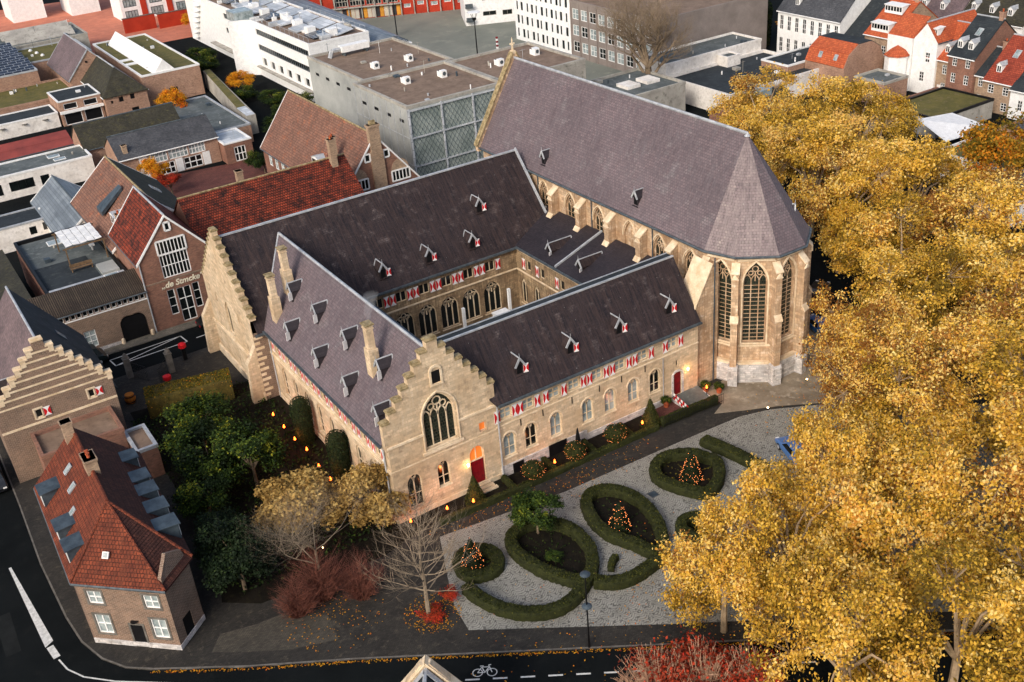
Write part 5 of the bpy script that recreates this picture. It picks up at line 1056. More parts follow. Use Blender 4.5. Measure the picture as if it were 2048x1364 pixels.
# houses on the right
tall = lambda: dict(cols=2, rows=3, fm='white', gm='glass', fr=.08, br=.06)
def eastrow(name, label, x, y0, y1, ze, zr, dep, wm, rm, win, dorm=0, drm='white', rm2=None, chim=True, skyl=0):
    t = T(name, label, 'house', (x+dep/2, (y0+y1)/2, 0), HG); vgable(t, x, x+dep, y0, y1, ze, zr, 'y', wm, rm, win, over=.3, verge=None, rm2=rm2, ridge='zinc', gut='white', step=.34, lift=.045)
    k = (zr-ze)/(dep/2)
    for i in range(dorm): w = (y1-y0)/(dorm+.6); boxdormer(t, FR(x+1.0, y1-.35*w-i*w*1.05, 0, -1), 0, ze+.7*k+.35, .9, 1.0, 1.6, drm, pitched=True)
    if chim: chimney(t, x+dep/2, y0+.4, zr-1, zr+1.1, .7, 'brickpk', 1)
    for i in range(skyl): skylight(t, (x+dep*.3, (y0+y1)/2+i*1.2, ze+dep*.3*k+.03), (0,1,0), (1,0,k), .9, 1.4)
    return t
W2 = lambda L, n, zs, w=.95, h=1.5: [('W', (i+.5)*L/n-w/2, z, w, h, tall()) for i in range(n) for z in zs]
eastrow('white_mansion', 'long white house with tall sash windows and dark slate roof by the cypress', 148.3, 130.2, 145, 8.6, 14, 11, 'white', 'greyroof', W2(14.8, 8, (1.0, 5.0), .9, 2.6), 1)
eastrow('dark_roof_barn', 'brown house under a broad black slate roof beside the white mansion', 148.6, 124.2, 130, 5.6, 11.5, 16, 'brickpk', 'felt', [], 0, skyl=0)
t = eastrow('orange_mansard_house', 'house with orange tiled mansard roof and white strip dormers', 147.4, 118.6, 124, 7.8, 12.5, 13, 'bricktan', 'orange', W2(5.4, 2, (1.0, 4.6), .9, 1.6), 0)
for z, x in ((8.6, 147.9), (11.0, 150.9)): boxdormer(t, FR(x, 123.2, 0, -1), 0, z, 3.6, .9, 1.6, 'white', cols=6)
t = T('white_turret_house', 'white house with low round orange tiled turret roof', 'house', (147, 113.5, 0), HG)
vflat(t, 146.5, 153, 113.6, 118.5, 8.6, 'white', 'orange', W2(4.9, 1, (1.2, 4.6), .8, 1.4), par_h=0); vgable(t, 146.8, 158, 109, 113.5, 8.8, 11.5, 'x', 'white', 'orange', [('W',1.6,2.0,.9,1.6,tall()), ('W',2.4,5.2,.9,1.6,tall())], over=.2, ridge='zinc')
f = MB(); f.lathe((145.6,115.6,0), [(1.9,0),(1.9,5.9)], 8); f.build('turret_wall', M['white'], t); f = MB(); f.lathe((145.6,115.6,5.9), [(2.15,0),(1.2,.8),(.05,1.5)], 8); f.build('turret_roof', M['orange'], t)
f = MB(); f.prism([(146.6,113.6,8.5),(146.6,118.5,8.5),(150.5,118.5,11.2),(150.5,113.6,11.2)], (0,0,.15)); f.build('roof', M['orange'], t); boxdormer(t, FR(147.3,110.8,0,-1), 0, 9.2, 1.2, 1.3, 1.5, 'white', cols=3)
eastrow('tan_brick_house', 'tan brick house with rounded zinc dormers under red tiles', 147.2, 106.4, 111, 6.2, 10.6, 12, 'bricktan', 'orange', W2(4.6, 2, (.9, 3.8), .8, 1.5), 2)
eastrow('tall_brick_house', 'tall brick house with dark slate roof and two grey pointed dormers', 146.2, 101.6, 106.3, 7.6, 12.4, 12, 'brick', 'felt', W2(4.7, 2, (.6, 3.2, 5.8), .85, 1.5), 2, skyl=1)
eastrow('small_step_house', 'narrow brick house with low black roof between taller neighbours', 146.8, 99.7, 101.5, 5.2, 8.4, 9, 'bricktan', 'felt', [('W',.5,.6,.8,1.5,tall()), ('W',.5,3.3,.8,1.4,tall())], 0)
eastrow('red_roof_house', 'house with steep red tiled roof, skylight and white shuttered windows', 146.3, 94.6, 99.6, 5.0, 10.4, 12, 'bricktan', 'redtile', W2(5.0, 2, (.5, 2.9), 1.0, 1.3), 1, skyl=1)
eastrow('white_end_house', 'white rendered house with black roof and pale dormer at the end of the row', 145.6, 84, 94.5, 4.6, 8.6, 11, 'white', 'felt', W2(10.5, 3, (1.4,), .8, 1.6), 2)
for i, (x, y0, y1, ze, zr, wm, rm, lab) in enumerate(((163,118,131,8,13,'plaster','mauve','pale house under mauve slate with small white dormers behind the orange roof'), (164,106,117.8,8.5,13.5,'white','mossdk','white house with grey slate roof and arched dormers further back'), (166,94,105.8,9,14.5,'brickpk','felt','brick house with black roof and two roof lights further back'), (163,80,93.8,7.5,12,'brickpk','redtile','brick house with red roof at the far end of the street'))):
    eastrow('rear_house', lab, x, y0, y1, ze, zr, 12, wm, rm, [], 3 if i < 2 else 1, skyl=2 if i == 2 else 0)
for i, (x, y0, y1, wm, rm, lab) in enumerate(((183,60,84,'brickpk','greyroof','grey roofed house on the far right behind the red roof'), (184,84.2,104,'plaster','mauve','mauve roofed terrace in the second street'), (182,104.2,126,'brickpk','felt','dark roofed terrace in the second street'), (172,131,150,'brickpk','mauve','brick terrace behind the white mansion'))):
    eastrow('far_house', lab, x, y0, y1, 8, 13.5, 13, wm, rm, [], 2)
t = T('gambrel_barn', 'barn with rounded brick end wall, black top roof and orange lower tiles', 'building', (142.5, 123, 0))
prof = [(137.3,0),(137.3,4.6),(138.3,6.6),(140.4,7.9),(143.6,7.9),(145.8,6.6),(146.8,4.6),(146.8,0)]
f = MB(); f.prism([(x,119.2,z) for x, z in prof], (0,.4,0)); f.build('end_wall', M['brickpk'], t); f = MB(); f.prism([(x,127.2,z) for x, z in prof], (0,.4,0)); f.build('end_wall', M['brickpk'], t)
f = MB(); f.box(137.35,119.6,0,146.75,127.2,4.5); f.build('wall', M['brickpk'], t)
for (a, b), m in zip(zip(prof[1:6], prof[2:7]), ('orange','orange','felt','felt','felt')): f = MB(); slab(f, [(a[0],119.3,a[1]+.12),(a[0],127.6,a[1]+.12),(b[0],127.6,b[1]+.12),(b[0],119.3,b[1]+.12)], .14); f.build('roof', M[m], t)
for y in (121.5, 124.8): skylight(t, (137.9,y,5.9), (0,1,0), (1,0,2), .7, 1.0)
t = T('flat_garage', 'flat roofed dark garage with white roof edge beside the workshop', 'building', (133, 122, 0)); vflat(t, 133.5, 148, 127.8, 134, 4.2, 'brickpk', 'felt', pm='white', par_h=.2)
t = T('garden_outbuilding', 'stone outbuilding with round corner below the white turret house', 'building', (140, 113, 0)); vflat(t, 137.5, 143, 111, 117, 3.6, 'brickpk', 'bitumen', par_h=.3, pm='concrete')
t = T('brick_garden_wall', 'brick garden wall with pale ramped coping below the tan house', 'wall', (139, 107, 0)); MB().box(134,106.2,0,144.5,106.6,2.6).build('wall_body', M['brick'], t); f = MB(); f.prism([(144.5,106.0,0),(147.2,106.0,0),(147.2,106.0,1.0),(144.5,106.0,3.0)], (0,.6,0)); f.build('ramp', M['plaster'], t)
t = T('flat_roof_extension', 'mossy flat roofed extension behind the brick house row', 'building', (137, 99, 0)); vflat(t, 131, 144, 96, 105, 2.8, 'concrete', 'moss', pm='black', par_h=.25)
t = T('white_awning', 'white canvas awning stretched over a back yard', 'awning', (128, 92, 0)); f = MB(); f.prism([(124,89,3.0),(132,87.5,3.4),(133,95,3.6),(126,95.5,4.2)], (0,0,.05)); f.build('canvas', M['white'], t)
for x, y, z in ((124.2,89.1,3), (131.8,87.7,3.4), (132.8,94.8,3.6), (126.1,95.3,4.2)): f = MB(); f.tube((x,y,0),(x,y,z),.05); f.build('pole', M['zinc'], t)
for i, (x0,x1,y0,y1,h,wm,rm,lab) in enumerate(((112,121,70,80,3.4,'plaster','bitumen','white outbuilding half hidden under the yellow trees'), (118,130,76,86,3.8,'plaster','moss','low building with mossy roof beyond the trees'), (128,143,70,84,5,'brickpk','greyroof','grey roofed brick house beside the green gold tree'))):
    t = T('yard_building', lab, 'building', ((x0+x1)/2, (y0+y1)/2, 0)); vflat(t, x0, x1, y0, y1, h, wm, rm, par_h=.25)
# ---------------------------------------------------------------- trees, hedges and plants
def fastmesh(name, V, Fq, mat, tint=None, smooth=False):
    V = np.asarray(V, np.float32); Fq = np.asarray(Fq, np.int32); k = Fq.shape[1]
    me = bpy.data.meshes.new(name); me.vertices.add(len(V)); me.vertices.foreach_set("co", V.ravel())
    me.loops.add(Fq.size); me.loops.foreach_set("vertex_index", Fq.ravel()); me.polygons.add(len(Fq)); me.polygons.foreach_set("loop_start", np.arange(0, Fq.size, k, dtype=np.int32))
    me.materials.append(mat)
    if tint is not None: me.attributes.new("tint", 'FLOAT', 'POINT').data.foreach_set("value", np.asarray(tint, np.float32))
    me.update(calc_edges=True); me.validate(); return me
def unit(a): return a/np.maximum(np.linalg.norm(a, axis=-1, keepdims=True), 1e-6)
def leafcloud(name, P, size, mat, tint, out=None, up=.7, aspect=.62):
    n = len(P); nr = rng.normal(size=(n, 3)); nr[:, 2] += up
    if out is not None: nr += out*.8
    nr = unit(nr); t = unit(np.cross(nr, rng.normal(size=(n, 3)))); b = np.cross(nr, t)
    s = size*rng.uniform(.6, 1.35, (n, 1)); bend = nr*s*.12
    V = np.stack([P+t*s*.5, P+b*s*.5*aspect+bend, P-t*s*.5, P-b*s*.5*aspect+bend], 1).reshape(-1, 3)
    return fastmesh(name, V, np.arange(4*n).reshape(-1, 4), mat, np.repeat(np.clip(tint, 0, 1), 4))
def crown(name, R, H0, lobes, clumps, leaves, size, mat, seed, spread=.42, bark=None, low=-.35, tmean=.5, tvar=.2, twigs=6):
    """leaf crown and limb mesh for a tree of crown radii R centred at height H0, base at the origin"""
    global rng; rng = np.random.default_rng(seed); R = np.array(R)
    lc = unit(rng.normal(size=(lobes, 3)))*rng.uniform(.35, .8, (lobes, 1))**.6; lc[:, 2] = np.where(lc[:, 2] < low, -lc[:, 2]*.6, lc[:, 2]); lr = rng.uniform(.25, .4, lobes)
    d = unit(rng.normal(size=(lobes, clumps, 3))); d[..., 2] = np.abs(d[..., 2])*np.sign(d[..., 2]+.55)
    cc = lc[:, None]+d*lr[:, None, None]*rng.uniform(.55, 1.08, (lobes, clumps, 1)); cc = cc*R+np.array([0, 0, H0])
    ct = tmean+rng.normal(0, tvar*.6, (lobes, 1))+rng.normal(0, tvar*.6, (lobes, clumps))
    P = cc[:, :, None]+rng.normal(size=(lobes, clumps, leaves, 3))*spread*np.array([1, 1, .75]); tt = ct[:, :, None]+rng.normal(0, tvar*.7, (lobes, clumps, leaves))
    P = P.reshape(-1, 3); out = unit(P-np.array([0, 0, H0]))
    cm = leafcloud(name, P, size, mat, tt.ravel(), out)
    mb = MB(); h0 = max(.8, H0-R[2]*.75); r0 = .035*H0*(R[0]/5)**.5+.04; top = Vector((0, 0, h0)); mb.tube((0,0,-.05), top, r0, r0*.72, 7)
    for i in range(lobes):
        c = Vector(lc[i]*R*.85)+Vector((0, 0, H0)); mid = top.lerp(c, .5)+Vector((0, 0, .12*R[2])); mb.tube(top-Vector((0,0,.2)), mid, r0*.5, r0*.3, 5, False); mb.tube(mid, c, r0*.3, r0*.12, 5, False)
        for k in rng.choice(clumps, min(twigs, clumps), replace=False): mb.tube(c, cc[i, k], r0*.1, r0*.03, 3, False)
    return cm, mb.mesh('trunk', bark or M['bark'], uv=False)
def plant(name, label, cat, loc, meshes, sc=1., rot=0., group=None):
    t = T(name, label, cat, loc, group); t.scale = (sc,)*3 if not isinstance(sc, tuple) else sc; t.rotation_euler.z = rot
    for nm, me in meshes:
        if me: kid(nm, me, t)
    return t
YEL = leafmat("yellow autumn leaves", [(0, lin(116,94,32)), (.13, lin(178,148,50)), (.3, lin(226,180,64)), (.6, lin(245,202,92)), (.82, lin(251,227,146)), (.94, lin(230,166,72)), (1, lin(146,98,44))], .4, vary=.4)
GRN = leafmat("green garden leaves", [(0, lin(22,36,14)), (.5, lin(52,72,26)), (.8, lin(96,112,36)), (1, lin(150,146,40))], .25)
DGR = leafmat("dark yew leaves", [(0, lin(14,24,14)), (.6, lin(30,46,22)), (1, lin(62,76,34))], .15)
TAN = leafmat("pale tan leaves", [(0, lin(112,84,40)), (.5, lin(182,148,82)), (.8, lin(206,176,108)), (1, lin(132,98,46))], .25)
RUS = leafmat("rust leaves", [(0, lin(88,34,24)), (.5, lin(150,58,34)), (.8, lin(196,66,36)), (1, lin(186,40,34))], .25)
ORG = leafmat("orange leaves", [(0, lin(150,108,28)), (.5, lin(226,164,34)), (1, lin(214,104,28))], .3)
OGR = leafmat("green gold leaves", [(0, lin(60,70,30)), (.5, lin(124,108,34)), (.8, lin(204,142,36)), (1, lin(220,120,30))], .3)
BOX = leafmat("box leaves", [(0, lin(24,30,10)), (.5, lin(50,56,20)), (1, lin(92,92,36))], .15)
CAN = [crown('crown', (1,1,.86), 1.32, 13, 26, 60, .042, YEL, 11+i, .058, M['planebk'], tmean=(.47,.54,.42,.58)[i], tvar=.3, low=-.8, twigs=24) for i in range(4)]
CANL = [crown('crown', (1,1,.92), .92, 16, 26, 60, .042, YEL, 21+i, .06, M['planebk'], tmean=(.5,.42)[i], tvar=.3, low=-.9, twigs=24) for i in range(2)]
YT = [(104,104,7,15,'behind the church ridge'),(112,94,7,15,'beside the gambrel barn'),(98,94,6.5,15,'close behind the choir roof'),(93,84,7,16,'behind the choir dormer'),(101,82,7,15,'in front of the white outbuilding'),(97,73,7,16,'beside the canvas awning'),(88,75,6,15,'over the parked cars behind the choir'),(92,62,7,15,'next to the green gold tree'),(82,62,6.5,15,'in the middle of the double row'),(86,53,7,15,'on the outer side of the double row'),(74,55,6,14,'facing the choir windows'),(78,46,7,15,'behind the tree facing the choir'),(69,55,4.6,13,'nearest the choir buttresses'),(67,48,6,14,'beside the curved kerb of the forecourt'),(70,40,7,15,'on the far side of the cobbled square'),(64,50.5,5,13,'at the end of the curved kerb'),(62,44,5.5,13,'behind the blue car'),
      (39.5,41.3,4.6,10.8,'at the edge of the cobbles by the street lamp'),(44,39.8,5,13,'beside the looped hedges'),(51.4,42.8,4.6,12.3,'leaning over the blue car'),(51,37,5.5,13.5,'in the middle of the square'),(57,35.2,6.5,15,'between the square and the road'),(64,35,7,15,'at the far end of the road'),(40,31.3,5,12.5,'across the road behind the red shrub'),(46.5,28,5.6,14,'across the road in the middle of its row'),(53,23.5,6.5,15,'across the road at the end of its row'),(60,28.5,6.5,14,'over the far kerb of the road')]
LOW = {'at the edge of the cobbles by the street lamp', 'beside the looped hedges', 'leaning over the blue car', 'in the middle of the square', 'nearest the choir buttresses', 'across the road behind the red shrub'}
for i, (x, y, r, h, where) in enumerate(YT):
    lo = where in LOW; c = CANL[i % 2] if lo else CAN[i % 4]; plant('plane_tree', 'large golden yellow plane tree '+where, 'tree', (x, y, 0), (('trunk', c[1]), ('crown', c[0])), (r, r, h/(1.84 if lo else 2.18)), i*1.7, 'yellow trees beside the church')
cm = crown('crown', (1,1,.9), 1.3, 11, 24, 40, .06, OGR, 31, .07); plant('green_gold_tree', 'green tree turning gold at the right edge beyond the plane trees', 'tree', (112,71,0), (('trunk', cm[1]), ('crown', cm[0])), (6,6,6.2))
GT = [crown('crown', (1,1,.85), 1.25, 12, 22, 44, .09, GRN, 41+i, .11, tmean=(.22,.4)[i], tvar=.28, low=-.7) for i in range(2)]
for x, y, r, h, k, w in ((19.4,79.2,2.9,6.0,1,'beside the row of garden torches'),(16.6,82.5,3.2,5.6,0,'in the middle of the walled garden'),(17.8,88.3,3.0,4.8,1,'against the clipped tan hedge'),(14.6,77.5,2.4,4.4,0,'behind the corner house dormers')):
    plant('garden_tree', 'leafy green garden tree '+w, 'tree', (x, y, .1), (('trunk', GT[k][1]), ('crown', GT[k][0])), (r, r, h/2.1), x, 'green trees in the convent garden')
YW = crown('crown', (1,1,.95), 1.15, 14, 26, 44, .075, DGR, 51, .085, tmean=.45)
plant('yew_tree', 'big dark yew beside the brick corner house', 'tree', (13.6,66.8,.1), (('trunk', YW[1]), ('crown', YW[0])), (3.1,3.1,2.9))
plant('yew_tree', 'smaller dark yew behind the corner house back wall', 'tree', (13.6,72.0,.1), (('trunk', YW[1]), ('crown', YW[0])), (2.2,2.2,1.9), 2.)
PT = [crown('crown', (1,1,.85), 1.05, 18, 24, 30, .1, TAN, 61+i, .085, M['bark'], tmean=.5, twigs=12, low=-.8) for i in range(2)]
plant('pollard_tree', 'pollarded tree with pale tan leaves over the garden torches', 'tree', (20.2,70.6,.1), (('trunk', PT[0][1]), ('crown', PT[0][0])), (3.4,3.4,2.7), 0)
plant('pollard_tree', 'pollarded tree with pale tan leaves against the front gable corner', 'tree', (25.4,67.6,.1), (('trunk', PT[1][1]), ('crown', PT[1][0])), (2.9,2.9,2.7), 1)
ST = crown('crown', (1,1,1), 1.35, 11, 22, 40, .11, GRN, 71, .09, tmean=.45)
plant('bay_tree', 'small glossy green tree inside the first hedge loop', 'tree', (35.2,58.2,.1), (('trunk', ST[1]), ('crown', ST[0])), (1.75,1.75,1.75))
plant('leafy_shrub', 'small bright green shrub in the hedge bed below the bay tree', 'shrub', (34.3,54.6,.1), (('branches', ST[1]), ('leaves', ST[0])), (.6,.6,.45))
# far accent trees
OT = crown('crown', (1,1,1.2), 1.4, 10, 20, 36, .09, ORG, 81, .1)
for x, y, r, h, w in ((48.5,194,2.6,6.5,'in front of the old brick wall'),(35.3,162,2.2,5.2,'beside the school hall windows'),(75,262,3,6,'by the white balcony tower'),(64.5,202,2.6,4.5,'in the sunken modern garden'),(155,148,2.6,7,'beside the cypress')): plant('orange_tree', 'small orange yellow autumn tree '+w, 'tree', (x, y, 0), (('trunk', OT[1]), ('crown', OT[0])), (r, r, h/2.6), x, 'small autumn trees among the far roofs')
RT = crown('crown', (1,1,1), 1.2, 8, 18, 30, .09, RUS, 83, .1); plant('rust_shrub', 'rust orange shrub beside the brown tiled wing', 'shrub', (36.4,157.5,0), (('branches', RT[1]), ('leaves', RT[0])), (2,2,1.6))
for x, y, r, h, w in ((62.5,196,2.4,2.6,'by the concrete garden wall'),(66,190,2.6,2.4,'in the middle of the modern garden'),(68.5,184,2.2,2.6,'against the ribbon window block'),(64,180,2.2,2.4,'near the tiled roof house'),(59.5,170,2.8,4.0,'beside the school annex'),(66,231,3,3.2,'in the courtyard of the modern block'),(64.5,224,2.6,2.6,'below the curved white tower'),(50.6,156,2.2,3.6,'next to the tiled brick house')): plant('round_bush', 'rounded green bush '+w, 'bush', (x, y, 0), (('branches', GT[0][1]), ('leaves', GT[0][0])), (r, r, h/2.0), x*3, 'bushes of the far gardens')
# clipped forms
def solid_leaf(fn, n, size, mat, seed, tm=.45):
    global rng; rng = np.random.default_rng(seed); P, N = fn(n); return leafcloud('leaves', P, size, mat, rng.normal(tm, .25, n), N*1.5, up=.1, aspect=.7)
def colfn(r, h):
    def f(n):
        t = rng.uniform(0, 2*np.pi, n); z = rng.uniform(.05, 1, n); rr = r*np.where(z > .8, np.sqrt(np.clip(1-((z-.8)/.2)**2, 0, 1))*.9+.1, .85+.15*z/.8)*rng.uniform(.9, 1.05, n)
        return np.stack([rr*np.cos(t), rr*np.sin(t), z*h], 1), np.stack([np.cos(t), np.sin(t), 0*t], 1)
    return f
def conefn(r, h):
    def f(n):
        t = rng.uniform(0, 2*np.pi, n); z = 1-np.sqrt(rng.uniform(0, 1, n)); rr = r*(1-z)*rng.uniform(.85, 1.08, n)+.03
        return np.stack([rr*np.cos(t), rr*np.sin(t), z*h+.1], 1), np.stack([np.cos(t), np.sin(t), .4+0*t], 1)
    return f
def ballfn(r, h, sq=.8):
    def f(n): d = unit(rng.normal(size=(n, 3))); return d*r*np.array([1, 1, sq])*rng.uniform(.88, 1.04, (n, 1))+np.array([0, 0, h]), d
    return f
def core(prof, n=12): return MB().lathe((0, 0, 0), prof, n).mesh('core', M['hedge'])
ym = solid_leaf(colfn(.95, 4.8), 4200, .12, DGR, 91); yc = core([(.75,0),(.85,3.6),(.6,4.4),(.1,4.7)])
for x, y, w in ((25.7,82.7,'behind the far garden torches'), (26.0,75.4,'near the tan pollard by the wall')): plant('yew_column', 'clipped yew column against the convent side wall '+w, 'topiary', (x, y, .1), (('core', yc), ('leaves', ym)), 1, x, 'yew columns along the wall')
km = solid_leaf(conefn(.95, 3.0), 2600, .1, BOX, 92); kc = core([(.8,0),(.1,2.8)])
plant('topiary_cone', 'clipped box cone at the terrace beside the crimson side door', 'topiary', (51.9,64.4,.1), (('core', kc), ('leaves', km)), 1); plant('topiary_cone', 'clipped box cone beside the gable door steps', 'topiary', (33.4,64.9,.1), (('core', kc), ('leaves', km)), (.95,.95,.92))
FL = emit('fairy light', lin(255,150,84), 3.5); FIRE = emit('torch flame', lin(255,104,34), 7.); LAMP = emit('lamp glow', lin(255,214,150), 16.)
def bulbs(fn, n, s, seed):
    global rng; rng = np.random.default_rng(seed); P, N = fn(n); mb = MB()
    for p in P+N*.12:
        x, y, z = p; mb.add([(x+s,y,z),(x,y+s,z),(x-s,y,z),(x,y-s,z),(x,y,z+s),(x,y,z-s)], [(0,1,4),(1,2,4),(2,3,4),(3,0,4),(1,0,5),(2,1,5),(3,2,5),(0,3,5)])
    return mb.mesh('fairy_lights', FL, uv=False)
bm_ = solid_leaf(ballfn(.95, 1.35, .75), 2200, .1, BOX, 93); bc = MB().lathe((0,0,.02), [(.07,0),(.07,.75),(.6,.85),(.85,1.3),(.6,1.75),(.1,1.98)], 12).mesh('core', M['hedge']); bl = bulbs(ballfn(.95, 1.35, .75), 80, .016, 5)
for x, y, w in ((38.8,64.1,'beside the gable wing corner'), (43.2,64.1,'in front of the basement hatch'), (47.5,64.0,'beyond the black terrace chair')): o = plant('lit_topiary_ball', 'round clipped tree with fairy lights '+w, 'topiary', (x, y, .1), (('core', bc), ('leaves', bm_), ('fairy_lights', bl)), 1, x, 'lit topiary balls along the facade'); o.children[-1]['kind'] = 'stuff'
xm = solid_leaf(conefn(.85, 3.0), 2200, .12, DGR, 94, .3); xb = bulbs(conefn(.9, 3.0), 120, .022, 6); xc = core([(.65,0),(.08,2.8)])
for x, y, w in ((49.3,55.9,'in the far hedge ring beside the blue car'), (40.5,54.4,'in the middle hedge loop'), (28.9,57.9,'at the end of the hedges beside the bare tree')): o = plant('lit_conifer', 'little conifer wrapped in fairy lights '+w, 'tree', (x, y, .1), (('core', xc), ('leaves', xm), ('fairy_lights', xb)), 1, x, 'fairy-lit conifers in the hedge beds'); o.children[-1]['kind'] = 'stuff'
# hedges
def smooth_path(P, closed, n=8):
    Q = []; m = len(P)
    for i in range(m if closed else m-1):
        p0, p1, p2, p3 = (np.array(P[(i+k) % m] if closed else P[min(max(i+k, 0), m-1)], float) for k in (-1, 0, 1, 2))
        for k in range(n): t = k/n; Q.append(.5*((2*p1)+(-p0+p2)*t+(2*p0-5*p1+4*p2-p3)*t*t+(-p0+3*p1-3*p2+p3)*t**3))
    if not closed: Q.append(np.array(P[-1], float))
    return np.array(Q)
def hedge(label, P, closed, w=.92, h=.75, seed=1, name='box_hedge', group='box hedges on the cobbles', mat='hedge', lm=None, lsize=.12, dens=210, tm=.48):
    global rng; rng = np.random.default_rng(seed); Q = smooth_path(P, closed); n = len(Q)
    d = (np.roll(Q, -1, 0)-np.roll(Q, 1, 0)) if closed else np.gradient(Q, axis=0); d = unit(d); nr = np.stack([-d[:, 1], d[:, 0]], 1)
    base = np.array([*Q.mean(0), .1]); prof = [(-.5,0),(-.52,.5),(-.51,.9),(-.46,1),(0,1.02),(.46,1),(.51,.9),(.52,.5),(.5,0)]
    V = []
    for i in range(n):
        for a, b in prof: V.append((*(Q[i]+nr[i]*(a*w+rng.normal(0, .035)))-base[:2], b*h+rng.normal(0, .03)*(b > 0)))
    k = len(prof); Fq = [(i*k+j, ((i+1) % n)*k+j, ((i+1) % n)*k+j+1, i*k+j+1) for i in range(n if closed else n-1) for j in range(k-1)]
    if not closed: Fq += [tuple(range(k)), tuple(range((n-1)*k, n*k))]
    t = T(name, label, 'hedge', tuple(base), group); kid('core', mesh_from('core', V, Fq, M[mat], smooth=True), t)
    L = np.linalg.norm(np.diff(Q, axis=0), axis=1).sum(); m = int(L*dens); i = rng.integers(0, n, m); s = rng.uniform(-.53, .53, m); z = np.where(np.abs(s) > .44, rng.uniform(.05, 1, m), 1.02); s = np.where(z < .98, np.sign(s)*.52, s)
    jt = rng.uniform(0, 1, (m, 1)); Qi = Q[i]*(1-jt)+Q[(i+1) % n if closed else np.minimum(i+1, n-1)]*jt
    Pp = np.concatenate([Qi+nr[i]*(s*w)[:, None]-base[:2], (z*h)[:, None]], 1)+rng.normal(0, .02, (m, 3)); N = np.concatenate([nr[i]*(s*(z < .98)*2)[:, None], (z >= .98)[:, None]*1.], 1)
    kid('leaves', leafcloud('leaves', Pp, lsize, lm or BOX, rng.normal(tm, .25, m), N, .2, .7), t)
hedge('oval box hedge ring around the bay tree bed', [(32.9,58.6),(34.1,59.2),(35.2,59.1),(36.4,58.2),(37.2,57.1),(37.4,55.6),(37.1,53.8),(36.2,52.2),(34.9,51.1),(34.1,51.5),(33.4,52.7),(32.8,54.0),(32.4,55.9),(32.4,57.4)], True, seed=1)
hedge('looped box hedge ring around the middle lit conifer', [(40.1,58.3),(41.2,59.2),(42.3,59.1),(43.2,58.3),(43.7,57.0),(43.8,55.3),(43.3,53.2),(42.3,51.3),(41.1,50.0),(40.6,50.6),(40.1,52.2),(39.4,53.9),(39.3,55.9)], True, seed=2)
hedge('wide box hedge ring around the conifer next to the blue car', [(47.5,58.5),(48.8,59.3),(50.1,59.2),(51.5,58.3),(52.0,57.3),(52.3,56.0),(50.8,54.2),(48.9,53.4),(48.0,54.4),(47.3,55.9),(47.0,57.3)], True, seed=3)
hedge('curved box hedge sweeping from the bare tree to the street lamp', [(27.2,56.0),(27.4,54.3),(28.1,52.4),(29.3,50.9),(30.8,50.0),(32.6,49.95),(34.3,50.75),(35.4,51.5)], False, seed=4)
hedge('curved box hedge arm linking the two hedge loops', [(35.2,50.6),(36.2,49.6),(37.6,49.2),(38.9,49.25),(40.6,49.6)], False, seed=5)
hedge('tapering box hedge wedge pointing towards the blue car', [(53.7,59.3),(54.1,57.4),(54.5,55.2),(54.8,52.8)], False, 1.1, .7, seed=6)
hedge('small box hedge ring half hidden by the nearest plane tree', [(44.2,51.2),(45.2,51.9),(46.3,51.4),(46.6,50.2),(45.6,49.2),(44.4,49.6)], True, .9, .7, seed=7)
hedge('dark round box hedge around the leftmost lit conifer', [(28.2,58.9),(29.4,59.5),(30.6,58.9),(30.9,57.6),(30.2,56.5),(29.0,56.4),(28.0,57.2)], True, 1.0, .6, seed=8)
hedge('low clipped hedge along the garden path below the facade', [(29.5,64.1),(35,63.85),(41,63.75),(47,63.7),(52,63.6)], False, .5, .55, seed=9, group='clipped garden hedges', dens=110)
hedge('dark hedge behind the iron railing of the terrace', [(52.6,63.75),(55.5,63.65),(59.0,63.45)], False, .55, .8, seed=10, group='clipped garden hedges', dens=110)
for i, x in enumerate((36.8,41.0,45.3,49.4)): hedge('short cross hedge %s' % ('beside the gable wing drainpipe','after the first topiary ball','after the second topiary ball','after the third topiary ball')[i], [(x,64.1),(x+.05,65),(x+.1,66.0)], False, .45, .5, seed=20+i, group='clipped garden hedges', dens=110)
hedge('thick tan beech hedge screening the street end of the garden', [(15.2,97.6),(18,97.0),(20.8,96.3),(23.3,95.7)], False, 2.6, 2.3, seed=11, name='beech_hedge', group='tall garden hedges', mat='tan', lm=OGR, lsize=.16, dens=420, tm=.3)
hedge('low round mound hedge between the hedge loops and the lamp', [(37.0,51.0),(37.6,51.6),(38.2,51.9)], False, .5, .5, seed=12)
